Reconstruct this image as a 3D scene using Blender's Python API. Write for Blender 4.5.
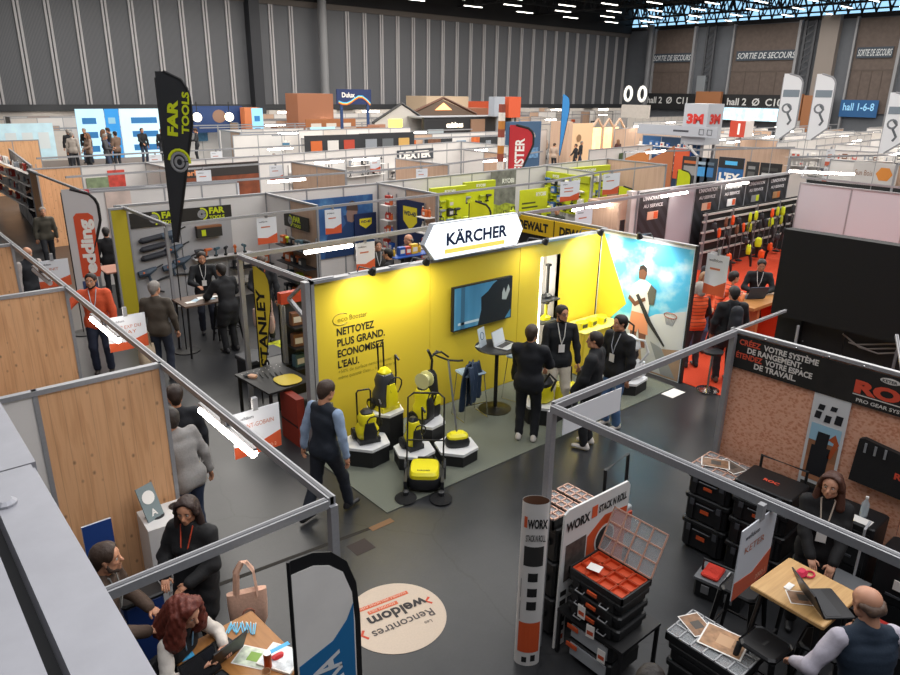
import bpy, math, random
import numpy as np
from mathutils import Matrix, Vector
R = math.radians
for _o in list(bpy.data.objects): bpy.data.objects.remove(_o)
SC = bpy.context.scene
COL = SC.collection
# ---------------------------------------------------------------- camera, world, light, exposure
CAM_H = 4.95
cd = bpy.data.cameras.new('camera'); cam = bpy.data.objects.new('camera', cd); COL.objects.link(cam)
cd.sensor_fit = 'HORIZONTAL'; cd.sensor_width = 36; cd.lens = 706.81 / 900 * 36; cd.clip_start = .05; cd.clip_end = 400
_yaw, _pit, _rol = R(40.731), R(19.247), R(.8267)
_F = Vector((math.sin(_yaw) * math.cos(_pit), math.cos(_yaw) * math.cos(_pit), -math.sin(_pit)))
_X = Vector((math.cos(_yaw), -math.sin(_yaw), 0)); _U = _X.cross(_F)
_r = _X * math.cos(_rol) + _U * math.sin(_rol); _u = _U * math.cos(_rol) - _X * math.sin(_rol)
_m = Matrix((_r, _u, -_F)).transposed().to_4x4(); _m.translation = (0, 0, CAM_H)
cam.matrix_world = _m; SC.camera = cam
SC.view_settings.view_transform = 'Standard'; SC.view_settings.look = 'None'
SC.view_settings.gamma = 1; SC.view_settings.use_curve_mapping = False
SC.view_settings.exposure = 0.0
SC.cycles.max_bounces = 6; SC.cycles.diffuse_bounces = 3; SC.cycles.glossy_bounces = 3
W = bpy.data.worlds.new('world'); SC.world = W; W.use_nodes = True
W.node_tree.nodes['Background'].inputs[0].default_value = (.55, .7, 1, 1)
W.node_tree.nodes['Background'].inputs[1].default_value = .6

def area(name, loc, sx, sy, power, col=(1, .96, .9), rot=(0, 0, 0)):
    l = bpy.data.lights.new(name, 'AREA'); l.shape = 'RECTANGLE'; l.size = sx; l.size_y = sy
    l.energy = power; l.color = col
    o = bpy.data.objects.new(name, l); COL.objects.link(o); o.location = loc; o.rotation_euler = rot
    return o
area('hall_light_front', (8, 6, 13.2), 26, 22, 2150, (.96, .97, 1))
area('hall_light_rear', (5, -2.5, 12.8), 16, 6, 650, (.97, .97, 1), (R(20), 0, 0))
area('aisle_fill_light', (24, 3, 12.8), 26, 9, 2600, (1, .97, .93), (R(25), 0, 0))  # added fill lamp, tilted to brighten upright faces on the right side
area('hall_light_middle', (20, 26, 13.2), 34, 18, 8800, (1, .95, .88))
area('hall_light_back', (32, 48, 13.2), 46, 22, 9000, (1, .95, .88))
area('hall_light_side', (52, 18, 13.2), 34, 26, 10500, (1, .95, .88))
area('hall_light_far', (72, 38, 13.2), 26, 40, 7000, (1, .95, .88))

# ---------------------------------------------------------------- helpers
def hexc(h):
    h = h.lstrip('#'); v = [int(h[i:i + 2], 16) / 255 for i in (0, 2, 4)]
    return tuple((c / 12.92 if c <= .04045 else ((c + .055) / 1.055) ** 2.4) for c in v) + (1,)
_mc = {}
def M(c, rough=.6, metal=0, emit=0, nz=0, scale=40, bump=0, spec=.5, alpha=1, trans=0, key=None):
    """plain material with a little procedural noise in colour and bump"""
    k = (c, rough, metal, emit, nz, scale, bump, spec, alpha, trans)
    if k in _mc: return _mc[k]
    m = bpy.data.materials.new('m_' + str(c).strip('#')); m.use_nodes = True; nt = m.node_tree; b = nt.nodes['Principled BSDF']
    col = hexc(c); b.inputs['Base Color'].default_value = col; b.inputs['Roughness'].default_value = rough
    b.inputs['Metallic'].default_value = metal; b.inputs['Specular IOR Level'].default_value = spec
    if emit: b.inputs['Emission Color'].default_value = col; b.inputs['Emission Strength'].default_value = emit
    if alpha < 1: b.inputs['Alpha'].default_value = alpha
    if trans: b.inputs['Transmission Weight'].default_value = trans
    if nz or bump:
        tc = nt.nodes.new('ShaderNodeTexCoord'); n = nt.nodes.new('ShaderNodeTexNoise'); n.inputs['Scale'].default_value = scale
        n.inputs['Detail'].default_value = 4; nt.links.new(tc.outputs['Object'], n.inputs['Vector'])
        if nz:
            mx = nt.nodes.new('ShaderNodeMix'); mx.data_type = 'RGBA'; mx.blend_type = 'MULTIPLY'
            mx.inputs[0].default_value = 1; mx.inputs[6].default_value = col
            cr = nt.nodes.new('ShaderNodeMapRange'); cr.inputs[1].default_value = .3; cr.inputs[2].default_value = .7
            cr.inputs[3].default_value = 1 - nz; cr.inputs[4].default_value = 1 + nz
            nt.links.new(n.outputs['Fac'], cr.inputs[0]); nt.links.new(cr.outputs[0], mx.inputs[7]); nt.links.new(mx.outputs[2], b.inputs['Base Color'])
        if bump:
            bp = nt.nodes.new('ShaderNodeBump'); bp.inputs['Strength'].default_value = bump; bp.inputs['Distance'].default_value = .01
            nt.links.new(n.outputs['Fac'], bp.inputs['Height']); nt.links.new(bp.outputs[0], b.inputs['Normal'])
    _mc[k] = m; return m

def ramp_mat(name, stops, tex, rough=.6, vec='Object', scale=(1, 1, 1), rot=(0, 0, 0), bump=0, metal=0, **tk):
    """a texture node through a colour ramp"""
    m = bpy.data.materials.new(name); m.use_nodes = True; nt = m.node_tree; b = nt.nodes['Principled BSDF']
    tc = nt.nodes.new('ShaderNodeTexCoord'); mp = nt.nodes.new('ShaderNodeMapping'); mp.inputs['Scale'].default_value = scale; mp.inputs['Rotation'].default_value = rot
    nt.links.new(tc.outputs[vec], mp.inputs[0])
    t = nt.nodes.new('ShaderNodeTex' + tex); nt.links.new(mp.outputs[0], t.inputs['Vector'])
    for k, v in tk.items():
        if hasattr(t, k): setattr(t, k, v)
        else: t.inputs[k.replace('_', ' ')].default_value = v
    cr = nt.nodes.new('ShaderNodeValToRGB'); cr.color_ramp.elements[0].position = stops[0][0]; cr.color_ramp.elements[0].color = hexc(stops[0][1])
    cr.color_ramp.elements[1].position = stops[-1][0]; cr.color_ramp.elements[1].color = hexc(stops[-1][1])
    for p, c in stops[1:-1]:
        e = cr.color_ramp.elements.new(p); e.color = hexc(c)
    out = 'Fac' if 'Fac' in t.outputs else ('Distance' if 'Distance' in t.outputs else 0)
    nt.links.new(t.outputs[out], cr.inputs[0]); nt.links.new(cr.outputs[0], b.inputs['Base Color'])
    b.inputs['Roughness'].default_value = rough; b.inputs['Metallic'].default_value = metal
    if bump:
        bp = nt.nodes.new('ShaderNodeBump'); bp.inputs['Strength'].default_value = bump; bp.inputs['Distance'].default_value = .01
        nt.links.new(t.outputs[out], bp.inputs['Height']); nt.links.new(bp.outputs[0], b.inputs['Normal'])
    return m

ALU = M('#98999d', .42, .3, nz=.05); ALUD = M('#5d6068', .45, .5); WHITE = M('#d6d2cf', .6, nz=.02, scale=3); OFFW = M('#c9c2bb', .65, nz=.04, scale=4)
BLACK = M('#141416', .5); BLK2 = M('#1f2023', .45); DARK = M('#2b2d31', .5); DGREY = M('#45474c', .55); GREY = M('#8c8d90', .55); CHROME = M('#c8c8c8', .18, 1)
YEL = M('#d6bd36', .45); YELK = M('#ecd718', .38); ORANGE = M('#d2562a', .5); ORG2 = M('#f06a2a', .5); RED = M('#c9242b', .5); BLUE = M('#1f4f9e', .5); NAVY = M('#14284f', .55)
LIME = M('#c9d51b', .5); GREEN = M('#3d8a44', .55); PAPER = M('#eeeae4', .7); SKYB = M('#4fb3e8', .55)
def pine():
    m = ramp_mat('pine_knots', [(0, '#b07e58'), (.4, '#cf9c70'), (.55, '#dcaa7e'), (1, '#c49066')], 'Noise', .55, scale=(9, 9, .55), Scale=2.2, Detail=6, Distortion=.6); nt = m.node_tree; b = nt.nodes['Principled BSDF']
    tc = nt.nodes.new('ShaderNodeTexCoord'); mp = nt.nodes.new('ShaderNodeMapping'); mp.inputs['Scale'].default_value = (9, 9, 6); nt.links.new(tc.outputs['Object'], mp.inputs[0])
    v = nt.nodes.new('ShaderNodeTexVoronoi'); v.inputs['Scale'].default_value = 1; nt.links.new(mp.outputs[0], v.inputs['Vector'])
    r_ = nt.nodes.new('ShaderNodeMapRange'); r_.inputs[1].default_value = .05; r_.inputs[2].default_value = .16; r_.inputs[3].default_value = .45; r_.inputs[4].default_value = 1; nt.links.new(v.outputs['Distance'], r_.inputs[0])
    sp = nt.nodes.new('ShaderNodeSeparateXYZ'); nt.links.new(tc.outputs['Object'], sp.inputs[0]); mo = nt.nodes.new('ShaderNodeMath'); mo.operation = 'PINGPONG'; mo.inputs[1].default_value = .055; nt.links.new(sp.outputs[0], mo.inputs[0])
    s2 = nt.nodes.new('ShaderNodeMapRange'); s2.inputs[1].default_value = 0; s2.inputs[2].default_value = .004; s2.inputs[3].default_value = .72; s2.inputs[4].default_value = 1; nt.links.new(mo.outputs[0], s2.inputs[0])
    mu = nt.nodes.new('ShaderNodeMath'); mu.operation = 'MULTIPLY'; nt.links.new(r_.outputs[0], mu.inputs[0]); nt.links.new(s2.outputs[0], mu.inputs[1])
    mx = nt.nodes.new('ShaderNodeMix'); mx.data_type = 'RGBA'; mx.blend_type = 'MULTIPLY'; mx.inputs[0].default_value = 1; src = b.inputs['Base Color'].links[0].from_socket; nt.links.new(src, mx.inputs[6]); nt.links.new(mu.outputs[0], mx.inputs[7]); nt.links.new(mx.outputs[2], b.inputs['Base Color']); return m
PINE = pine()
WOODC = M('#b98a5a', .6, nz=.1, scale=8); BROWN = M('#5c4032', .6)
PALEW = ramp_mat('pale_wood', [(0, '#a88a74'), (.5, '#bfa08a'), (1, '#c9ab94')], 'Noise', .6, scale=(14, 14, .5), Scale=2, Detail=5)
TABLEW = ramp_mat('butcher_block', [(0, '#9c7443'), (.5, '#c39a63'), (1, '#d6b27c')], 'Noise', .45, scale=(1.2, 22, 4), Scale=2, Detail=5)
OAKT = ramp_mat('oak_table', [(0, '#8d5f34'), (.5, '#a9743f'), (1, '#b9844d')], 'Noise', .45, scale=(18, 1.5, 4), Scale=2, Detail=5)
OSB = ramp_mat('osb_board', [(0, '#96523c'), (.3, '#c97f60'), (.6, '#d58d6c'), (1, '#e9b093')], 'Voronoi', .7, scale=(24, 24, 34), Scale=1, Detail=2, Randomness=1, bump=.15)
CARPETG = M('#666a5f', .95, nz=.16, scale=160, bump=.3); CARPETO = M('#c0380f', .95, nz=.12, scale=90, bump=.3)
LAMPM = M('#fff6ea', .5, emit=24)
def concrete():
    m = bpy.data.materials.new('polished_concrete'); m.use_nodes = True; nt = m.node_tree; b = nt.nodes['Principled BSDF']; L = nt.links.new
    tc = nt.nodes.new('ShaderNodeTexCoord')
    n1 = nt.nodes.new('ShaderNodeTexNoise'); n1.inputs['Scale'].default_value = .8; n1.inputs['Detail'].default_value = 8; n1.inputs['Roughness'].default_value = .65
    n2 = nt.nodes.new('ShaderNodeTexNoise'); n2.inputs['Scale'].default_value = 40; n2.inputs['Detail'].default_value = 4
    L(tc.outputs['Object'], n1.inputs[0]); L(tc.outputs['Object'], n2.inputs[0])
    cr = nt.nodes.new('ShaderNodeValToRGB'); cr.color_ramp.elements[0].position = .3; cr.color_ramp.elements[0].color = hexc('#26282b'); cr.color_ramp.elements[1].position = .75; cr.color_ramp.elements[1].color = hexc('#3e3e40')
    L(n1.outputs['Fac'], cr.inputs[0])
    mx = nt.nodes.new('ShaderNodeMix'); mx.data_type = 'RGBA'; mx.blend_type = 'MULTIPLY'; mx.inputs[0].default_value = .35; L(cr.outputs[0], mx.inputs[6]); L(n2.outputs['Fac'], mx.inputs[7])
    # wandering cracks: distance to the edge of large warped cells
    ad = nt.nodes.new('ShaderNodeMixRGB'); ad.blend_type = 'ADD'; ad.inputs[0].default_value = .55
    L(tc.outputs['Object'], ad.inputs[1]); L(n1.outputs['Color'], ad.inputs[2])
    vo = nt.nodes.new('ShaderNodeTexVoronoi'); vo.feature = 'DISTANCE_TO_EDGE'; vo.inputs['Scale'].default_value = .23; L(ad.outputs[0], vo.inputs['Vector'])
    c2 = nt.nodes.new('ShaderNodeMapRange'); c2.inputs[1].default_value = 0; c2.inputs[2].default_value = .004; c2.inputs[3].default_value = .62; c2.inputs[4].default_value = 1; L(vo.outputs['Distance'], c2.inputs[0])
    m2 = nt.nodes.new('ShaderNodeMix'); m2.data_type = 'RGBA'; m2.blend_type = 'MULTIPLY'; m2.inputs[0].default_value = 1; L(mx.outputs[2], m2.inputs[6]); L(c2.outputs[0], m2.inputs[7])
    L(m2.outputs[2], b.inputs['Base Color'])
    rr = nt.nodes.new('ShaderNodeMapRange'); rr.inputs[3].default_value = .22; rr.inputs[4].default_value = .42; L(n1.outputs['Fac'], rr.inputs[0]); L(rr.outputs[0], b.inputs['Roughness'])
    return m

def trs(loc=(0, 0, 0), rz=0, rx=0, ry=0):
    return Matrix.Translation(loc) @ Matrix.Rotation(rz, 4, 'Z') @ Matrix.Rotation(ry, 4, 'Y') @ Matrix.Rotation(rx, 4, 'X')
def plane(o, u, v=(0, 0, 1)):
    """frame of a wall: u to the viewer's right, v up, w = u x v out of the wall towards the viewer"""
    u = Vector(u).normalized(); v = Vector(v).normalized(); w = u.cross(v)
    m = Matrix((u, v, w)).transposed().to_4x4(); m.translation = o; return m
FX = lambda x, y, z=0: plane((x, y, z), (1, 0, 0))      # a wall along X, seen from -Y
FY = lambda x, y, z=0: plane((x, y, z), (0, -1, 0))     # a wall along Y, seen from -X

class B:
    """collects shapes and links them as ONE mesh object"""
    def __init__(s, m=None): s.v = []; s.f = []; s.k = []; s.mats = []; s.T = m or Matrix(); s.cur = 0
    def at(s, m): s.T = m; return s
    def mat(s, m):
        if m not in s.mats: s.mats.append(m)
        s.cur = s.mats.index(m); return s
    def add(s, vs, fs):
        n = len(s.v); s.v += [tuple(s.T @ Vector(v)) for v in vs]; s.f += [tuple(n + i for i in f) for f in fs]; s.k += [s.cur] * len(fs); return s
    def box(s, x0, x1, y0, y1, z0, z1, m=None):
        if m: s.mat(m)
        vs = [(x, y, z) for z in (z0, z1) for y in (y0, y1) for x in (x0, x1)]
        return s.add(vs, [(0, 2, 3, 1), (4, 5, 7, 6), (0, 1, 5, 4), (2, 6, 7, 3), (0, 4, 6, 2), (1, 3, 7, 5)])
    def rbox(s, x0, x1, y0, y1, z0, z1, r=.01, m=None):
        """box with chamfered vertical edges and top edge"""
        if m: s.mat(m)
        def ring(i, z): return [(x0 + r + i, y0 + i, z), (x1 - r - i, y0 + i, z), (x1 - i, y0 + r + i, z), (x1 - i, y1 - r - i, z), (x1 - r - i, y1 - i, z), (x0 + r + i, y1 - i, z), (x0 + i, y1 - r - i, z), (x0 + i, y0 + r + i, z)]
        q = r * .6; rs = [ring(q, z0), ring(0, z0 + q), ring(0, z1 - q), ring(q, z1)]
        return s.loft(rs)
    def loft(s, rings, cap=True, closed=True):
        n = len(rings[0]); vs = [p for r_ in rings for p in r_]; fs = []
        for a in range(len(rings) - 1):
            for i in range(n if closed else n - 1):
                j = (i + 1) % n; fs.append((a * n + i, a * n + j, (a + 1) * n + j, (a + 1) * n + i))
        if cap: fs += [tuple(range(n))[::-1], tuple(range((len(rings) - 1) * n, len(rings) * n))]
        return s.add(vs, fs)
    def tube(s, pts, r=.01, n=8, m=None, cap=True, flat=1):
        if m: s.mat(m)
        P = [Vector(p) for p in pts]; rs = r if isinstance(r, (list, tuple)) else [r] * len(P); rings = []
        up = None
        for i, p in enumerate(P):
            t = (P[min(i + 1, len(P) - 1)] - P[max(i - 1, 0)]).normalized()
            if up is None: up = Vector((0, 0, 1)) if abs(t.z) < .9 else Vector((1, 0, 0))
            a = t.cross(up).normalized(); b = a.cross(t).normalized(); up = b
            rings.append([tuple(p + (a * math.cos(2 * math.pi * k / n) + b * flat * math.sin(2 * math.pi * k / n)) * rs[i]) for k in range(n)])
        return s.loft(rings, cap)
    def bar(s, p, q, w=.04, h=None, m=None):
        """square bar from p to q"""
        if m: s.mat(m)
        h = h or w; p = Vector(p); q = Vector(q); t = (q - p).normalized(); up = Vector((0, 0, 1)) if abs(t.z) < .95 else Vector((1, 0, 0))
        a = t.cross(up).normalized() * w / 2; b = a.cross(t).normalized() * h / 2
        return s.loft([[tuple(c + a * i + b * j) for i, j in ((-1, -1), (1, -1), (1, 1), (-1, 1))] for c in (p, q)])
    def lathe(s, prof, c=(0, 0, 0), n=16, m=None, cap=True):
        if m: s.mat(m)
        return s.loft([[(c[0] + r_ * math.cos(2 * math.pi * k / n), c[1] + r_ * math.sin(2 * math.pi * k / n), c[2] + z) for k in range(n)] for r_, z in prof], cap)
    def ball(s, c, r, m=None, n=10, k=6, sq=(1, 1, 1)):
        if m: s.mat(m)
        rings = [[(c[0] + r * sq[0] * math.sin(a) * math.cos(2 * math.pi * i / n), c[1] + r * sq[1] * math.sin(a) * math.sin(2 * math.pi * i / n), c[2] - r * sq[2] * math.cos(a)) for i in range(n)] for a in [math.pi * (j + .15) / (k + .3) for j in range(k + 1)]]
        return s.loft(rings)
    def prism(s, pts, w0, w1, m=None):
        """2-D outline (u, v) pulled from w0 to w1 along w"""
        if m: s.mat(m)
        a = sum(pts[i][0] * pts[(i + 1) % len(pts)][1] - pts[(i + 1) % len(pts)][0] * pts[i][1] for i in range(len(pts)))
        if a < 0: pts = pts[::-1]
        return s.loft([[(p[0], p[1], w0) for p in pts], [(p[0], p[1], w1) for p in pts]])
    def hexa(s, c, r, h, m=None, rot=0, n=6):
        if m: s.mat(m)
        return s.loft([[(c[0] + r * math.cos(rot + 2 * math.pi * k / n), c[1] + r * math.sin(rot + 2 * math.pi * k / n), z) for k in range(n)] for z in (c[2], c[2] + h)])
    def build(s, name, parent=None, smooth=False):
        me = bpy.data.meshes.new(name); me.from_pydata(s.v, [], s.f)
        for m in s.mats: me.materials.append(m)
        if len(s.mats) > 1: me.polygons.foreach_set('material_index', s.k)
        me.update()
        if smooth:
            me.polygons.foreach_set('use_smooth', [True] * len(me.polygons))
            try: me.set_sharp_from_angle(angle=R(35))
            except Exception: pass
        o = bpy.data.objects.new(name, me); COL.objects.link(o)
        if parent: o.parent = parent
        return o
def tag(o, label, cat, group=None, kind=None):
    o['label'] = label; o['category'] = cat
    if group: o['group'] = group
    if kind: o['kind'] = kind
    return o
def E(name, label, cat, loc=(0, 0, 0), rz=0, group=None, kind=None):
    o = bpy.data.objects.new(name, None); o.empty_display_size = .1; COL.objects.link(o); o.location = loc; o.rotation_euler = (0, 0, rz)
    return tag(o, label, cat, group, kind)
def struct(b, name, smooth=False):
    o = b.build(name, smooth=smooth); o['kind'] = 'structure'; return o
def kids(o): return [c for c in bpy.data.objects if c.parent == o] if False else list(o.children)
def dup(o, loc, rz=0, label=None, group=None, mats=None):
    """a copy of a thing with copies of its parts and sub-parts"""
    r_ = o.copy(); COL.objects.link(r_); r_.location = loc; r_.rotation_euler = (0, 0, rz)
    if label: r_['label'] = label
    if group: r_['group'] = group
    for ch in list(_ch.get(o.name, [])):
        c = ch.copy(); COL.objects.link(c); c.parent = r_
        for g in _ch.get(ch.name, []):
            d = g.copy(); COL.objects.link(d); d.parent = c
    return r_
_ch = {}
def freeze(o):
    """remember the children of a prototype for dup()"""
    _ch[o.name] = list(o.children)
    for c in o.children: _ch[c.name] = list(c.children)
    return o
_tc = {}
def text(s, size, mat, frame, name='lettering', parent=None, bold=.012, align='LEFT', width=None, shear=0, space=1, w=.002):
    """writing as a mesh lying in frame (u right, v up)"""
    k = (s, bold, align, shear, space)
    if k not in _tc:
        cu = bpy.data.curves.new('t', 'FONT'); cu.body = s; cu.size = 1; cu.offset = bold; cu.align_x = align; cu.shear = shear; cu.space_character = space
        cu.resolution_u = 3; cu.extrude = 0
        to = bpy.data.objects.new('t', cu); COL.objects.link(to); dg = bpy.context.evaluated_depsgraph_get()
        me = bpy.data.meshes.new_from_object(to.evaluated_get(dg)); bpy.data.objects.remove(to)
        _tc[k] = ([tuple(v.co) for v in me.vertices], [tuple(p.vertices) for p in me.polygons]); bpy.data.meshes.remove(me)
    vs, fs = _tc[k]
    if not vs: return None
    sx = size
    if width:
        ext = max(v[0] for v in vs) - min(v[0] for v in vs); sx = width / max(ext, 1e-3)
    b = B(frame); b.mat(mat); b.add([(v[0] * sx, v[1] * size, w) for v in vs], fs)
    return b.build(name, parent)
def rgrid(vs): return vs
random.seed(4)
# ---------------------------------------------------------------- hall shell
b = B(); b.box(-8, 90, -6, 67, -.3, 0, concrete()); struct(b, 'floor')
WALLG = M('#6b6c70', .55, .15, nz=.06, scale=2, bump=.1); WALLL = M('#b3b1b3', .5, .1); 
corr = ramp_mat('corrugated_cladding', [(0, '#484a4f'), (.5, '#5d5f64'), (1, '#686a6f')], 'Wave', .5, scale=(1, 1, 1), Scale=3.2, Distortion=.0, bump=.4, bands_direction='X')
b = B(); b.box(-8, 90, 65, 65.4, 3.0, 12.4, corr); b.box(-8, 90, 65.05, 65.4, 0, 3.0, OFFW)
b.mat(WALLL)
x = -6.0
while x < 88:
    if not (30.2 < x < 32.2 or 36.5 < x < 40.5):
        b.box(x, x + .16, 64.86, 65.0, 3.5, 12.4); b.box(x + .26, x + .42, 64.86, 65.0, 3.5, 12.4)
    x += 2.07
b.box(-8, 90, 64.7, 65.0, 3.0, 3.5, M('#34363a', .6))
b.box(-8, 90, 64.8, 65.0, 12.2, 12.7, M('#5f5853', .6)); b.box(-8, 90, 64.6, 65.2, 12.7, 16.4, M('#1d1d20', .8))
b.box(31.0, 32.0, 64.0, 65.0, 0, 16.4, M('#303238', .6))
struct(b, 'wall_back')
b = B(); b.tube([(38.4, 63.9, 0), (38.4, 63.9, 16.4)], .42, 16, M('#86878a', .5)); struct(b, 'column_1', True)
b = B(); b.tube([(87.0, 60.7, 0), (87.0, 60.7, 13.6)], .38, 16, M('#75777c', .5)); struct(b, 'column_2', True)
# right hand wall: sliding doors between concrete bays
BRN = M('#5f534d', .7, nz=.12, scale=2.5, bump=.1); BAY = M('#60646b', .6, nz=.05, scale=1.5)
b = B(); b.box(88, 88.5, -6, 65, 0, 13.4, BAY)
b.box(87.95, 88, -6, 65, 13.0, 13.5, M('#26262a', .7)); b.box(88, 88.5, -6, 65, 15.8, 16.5, M('#1d1d20', .8))
for y0, y1 in ((54.6, 60.2), (41.2, 48.9), (30.4, 34.7), (18, 25)):
    b.box(87.7, 88, y0, y1, 3.2, 12.9, BRN); b.mat(M('#584d47', .7))
    b.box(87.66, 87.7, y0, y1, 7.6, 7.75)
    for k in range(1, 4): b.box(87.66, 87.7, y0 + (y1 - y0) * k / 4 - .04, y0 + (y1 - y0) * k / 4 + .04, 3.2, 7.6)
    b.box(87.4, 88, y0 - .35, y0 - .05, 0, 13.1, M('#8f9094', .5)); b.box(87.4, 88, y1 + .05, y1 + .25, 0, 13.1)
for yy in (52.6, 51.5, 40.3, 39.2):   # lattice posts with conduit
    b.box(87.3, 87.6, yy - .12, yy + .12, 5, 13, M('#4b4d52', .6))
for k in range(9):
    b.bar((87.4, 52.6, 6 + k * .75), (87.4, 51.5, 6.75 + k * .75), .12); b.bar((87.4, 40.3, 6 + k * .75), (87.4, 39.2, 6.75 + k * .75), .12)
b.box(87.2, 88, 36.6, 38.6, 0, 13.4, M('#8a817b', .6)); b.box(87.2, 87.8, 52.0, 53.2, 5.2, 7.2, M('#7f858b', .6))
struct(b, 'wall_right')
b = B(); b.box(88.05, 88.3, -6, 65, 13.5, 15.8, M('#9fd0f2', .6, emit=1.3)); struct(b, 'window_1')
b = B(); b.box(-8, 90, -6, 66, 16.4, 16.7, M('#26262a', .8, nz=.2, scale=1)); struct(b, 'ceiling')
b = B(); b.box(-8.3, -8, -6, 65, 0, 16.5, M('#5c5d61', .7)); struct(b, 'wall_left')
b = B(); b.box(-8, 90, -6.3, -6, 0, 16.5, M('#5c5d61', .7)); struct(b, 'wall_front')
# roof trusses
TR = M('#1b1c20', .6); 
def truss(name, p, q, lab, n=18, d=1.6):
    b = B(); b.mat(TR); p = Vector(p); q = Vector(q)
    b.bar(p, q, .16); b.bar(p + Vector((0, 0, -d)), q + Vector((0, 0, -d)), .16)
    for i in range(n):
        a = p.lerp(q, i / n); c = p.lerp(q, (i + .5) / n) + Vector((0, 0, -d)); e = p.lerp(q, (i + 1) / n); b.bar(a, c, .1); b.bar(c, e, .1)
    o = b.build(name); o['kind'] = 'structure'
for i, y in enumerate((30, 36, 42, 48, 54, 60)): truss('ceiling_truss', (20, y, 15.8), (88, y, 15.8), '', 40)
for i, x in enumerate((44, 56, 68, 80, 86.4)): truss('ceiling_truss', (x, 0, 15.7), (x, 64.5, 15.7), '', 38, 2.0)
# clerestory lattice in front of the skylight band
b = B(); b.mat(TR)
for k in range(44):
    y = 2 + k * 1.42; b.bar((87.6, y, 13.4), (87.6, y + .8, 15.9), .14); b.bar((87.6, y + .8, 15.9), (87.6, y + 1.42, 13.4), .14)
b.bar((87.6, 0, 14.6), (87.6, 65, 14.6), .2); o = b.build('window_lattice_trim'); o['kind'] = 'structure'
# rows of ceiling fluorescent tubes
pr = None; n = 0
for y in (20, 25, 30, 34, 38, 42, 46, 50, 54, 58, 62):
    for x in range(22, 88, 8):
        xx = x + (y * 7 % 6); zz = 13.5
        if pr is None:
            pr = E('ceiling_lamp', 'long white fluorescent tube hung under the dark hall roof trusses', 'ceiling lamp', (xx, y, zz), 0, 'fluorescent tubes under the hall roof')
            q = B(); q.box(-1.3, 1.3, -.09, .09, .05, .14, M('#bbbbbb')); q.build('housing', pr); q = B(); q.box(-1.28, 1.28, -.06, .06, 0, .05, M('#fffaf0', emit=7)); q.build('tube', pr)
            q = B(); q.bar((0, 0, .12), (0, 0, 2.2), .02, m=BLACK); q.build('hanger', pr); freeze(pr)
        else: dup(pr, (xx, y, zz), 0)
# emergency exit lettering and hall signs on the right wall
for i, (y0, wd, wh) in enumerate(((60.3, 5.6, 'the far left door'), (48.3, 7.2, 'the middle brown door'), (34.3, 3.4, 'the right brown door'))):
    t = E('exit_sign', 'dark emergency exit sign with white italic capitals across ' + wh, 'sign', (87.6, y0, 9.0))
    q = B(); q.box(-.06, 0, -wd - .1, .1, -.1, 1.0, M('#3a4450', .6)); q.build('sign_board', t)
    text('SORTIE DE SECOURS', .95, M('#cfd3d6', .6), FY(-.07, 0, .12), 'lettering', t, .01, width=wd, shear=.25)
for i, (y0, wd, tx, wh) in enumerate(((60.4, 6.6, 'hall 2  \u00d8  C11', 'the further brown door'), (48.6, 7.4, 'hall 2  \u00d8  C10', 'the middle brown door'))):
    t = E('hall_sign', 'long black hall direction sign with white letters below ' + wh, 'sign', (87.4, y0 + .3, 3.3))
    q = B(); q.box(-.1, 0, -wd - .8, .4, -.3, 1.7, M('#1c1d20', .6)); q.build('sign_board', t)
    text(tx, 1.15, M('#d8d8d8', .6), FY(-.12, -.2, .45), 'lettering', t, .02, width=wd - .4)
t = E('hall_sign', 'blue lit hall direction sign low on the right wall', 'sign', (87.4, 35.0, 3.2)); q = B(); q.box(-.1, 0, -3.9, 0, -.4, 1.4, M('#1d4f7e', .6, emit=.25)); q.build('sign_board', t)
text('hall 1-6-8', 1.1, M('#8ec6ea', .6, emit=.3), FY(-.12, -.3, .3), 'lettering', t, .015, width=3.2)
for i, (y0, y1, w_) in enumerate(((52.7, 49.2, 'between the two hall signs'), (40.2, 39.05, 'right of the second hall sign'), (38.9, 35.7, 'beside the blue hall sign'), (29.9, 28.4, 'far right of the blue hall sign'))):
    tag(B().box(86.6, 87.05, y1, y0, 0, 5.3 - i * .15, M('#a06a45', .6)).build('timber_hoarding'), 'plain orange brown timber hoarding ' + w_, 'hoarding')
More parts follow.
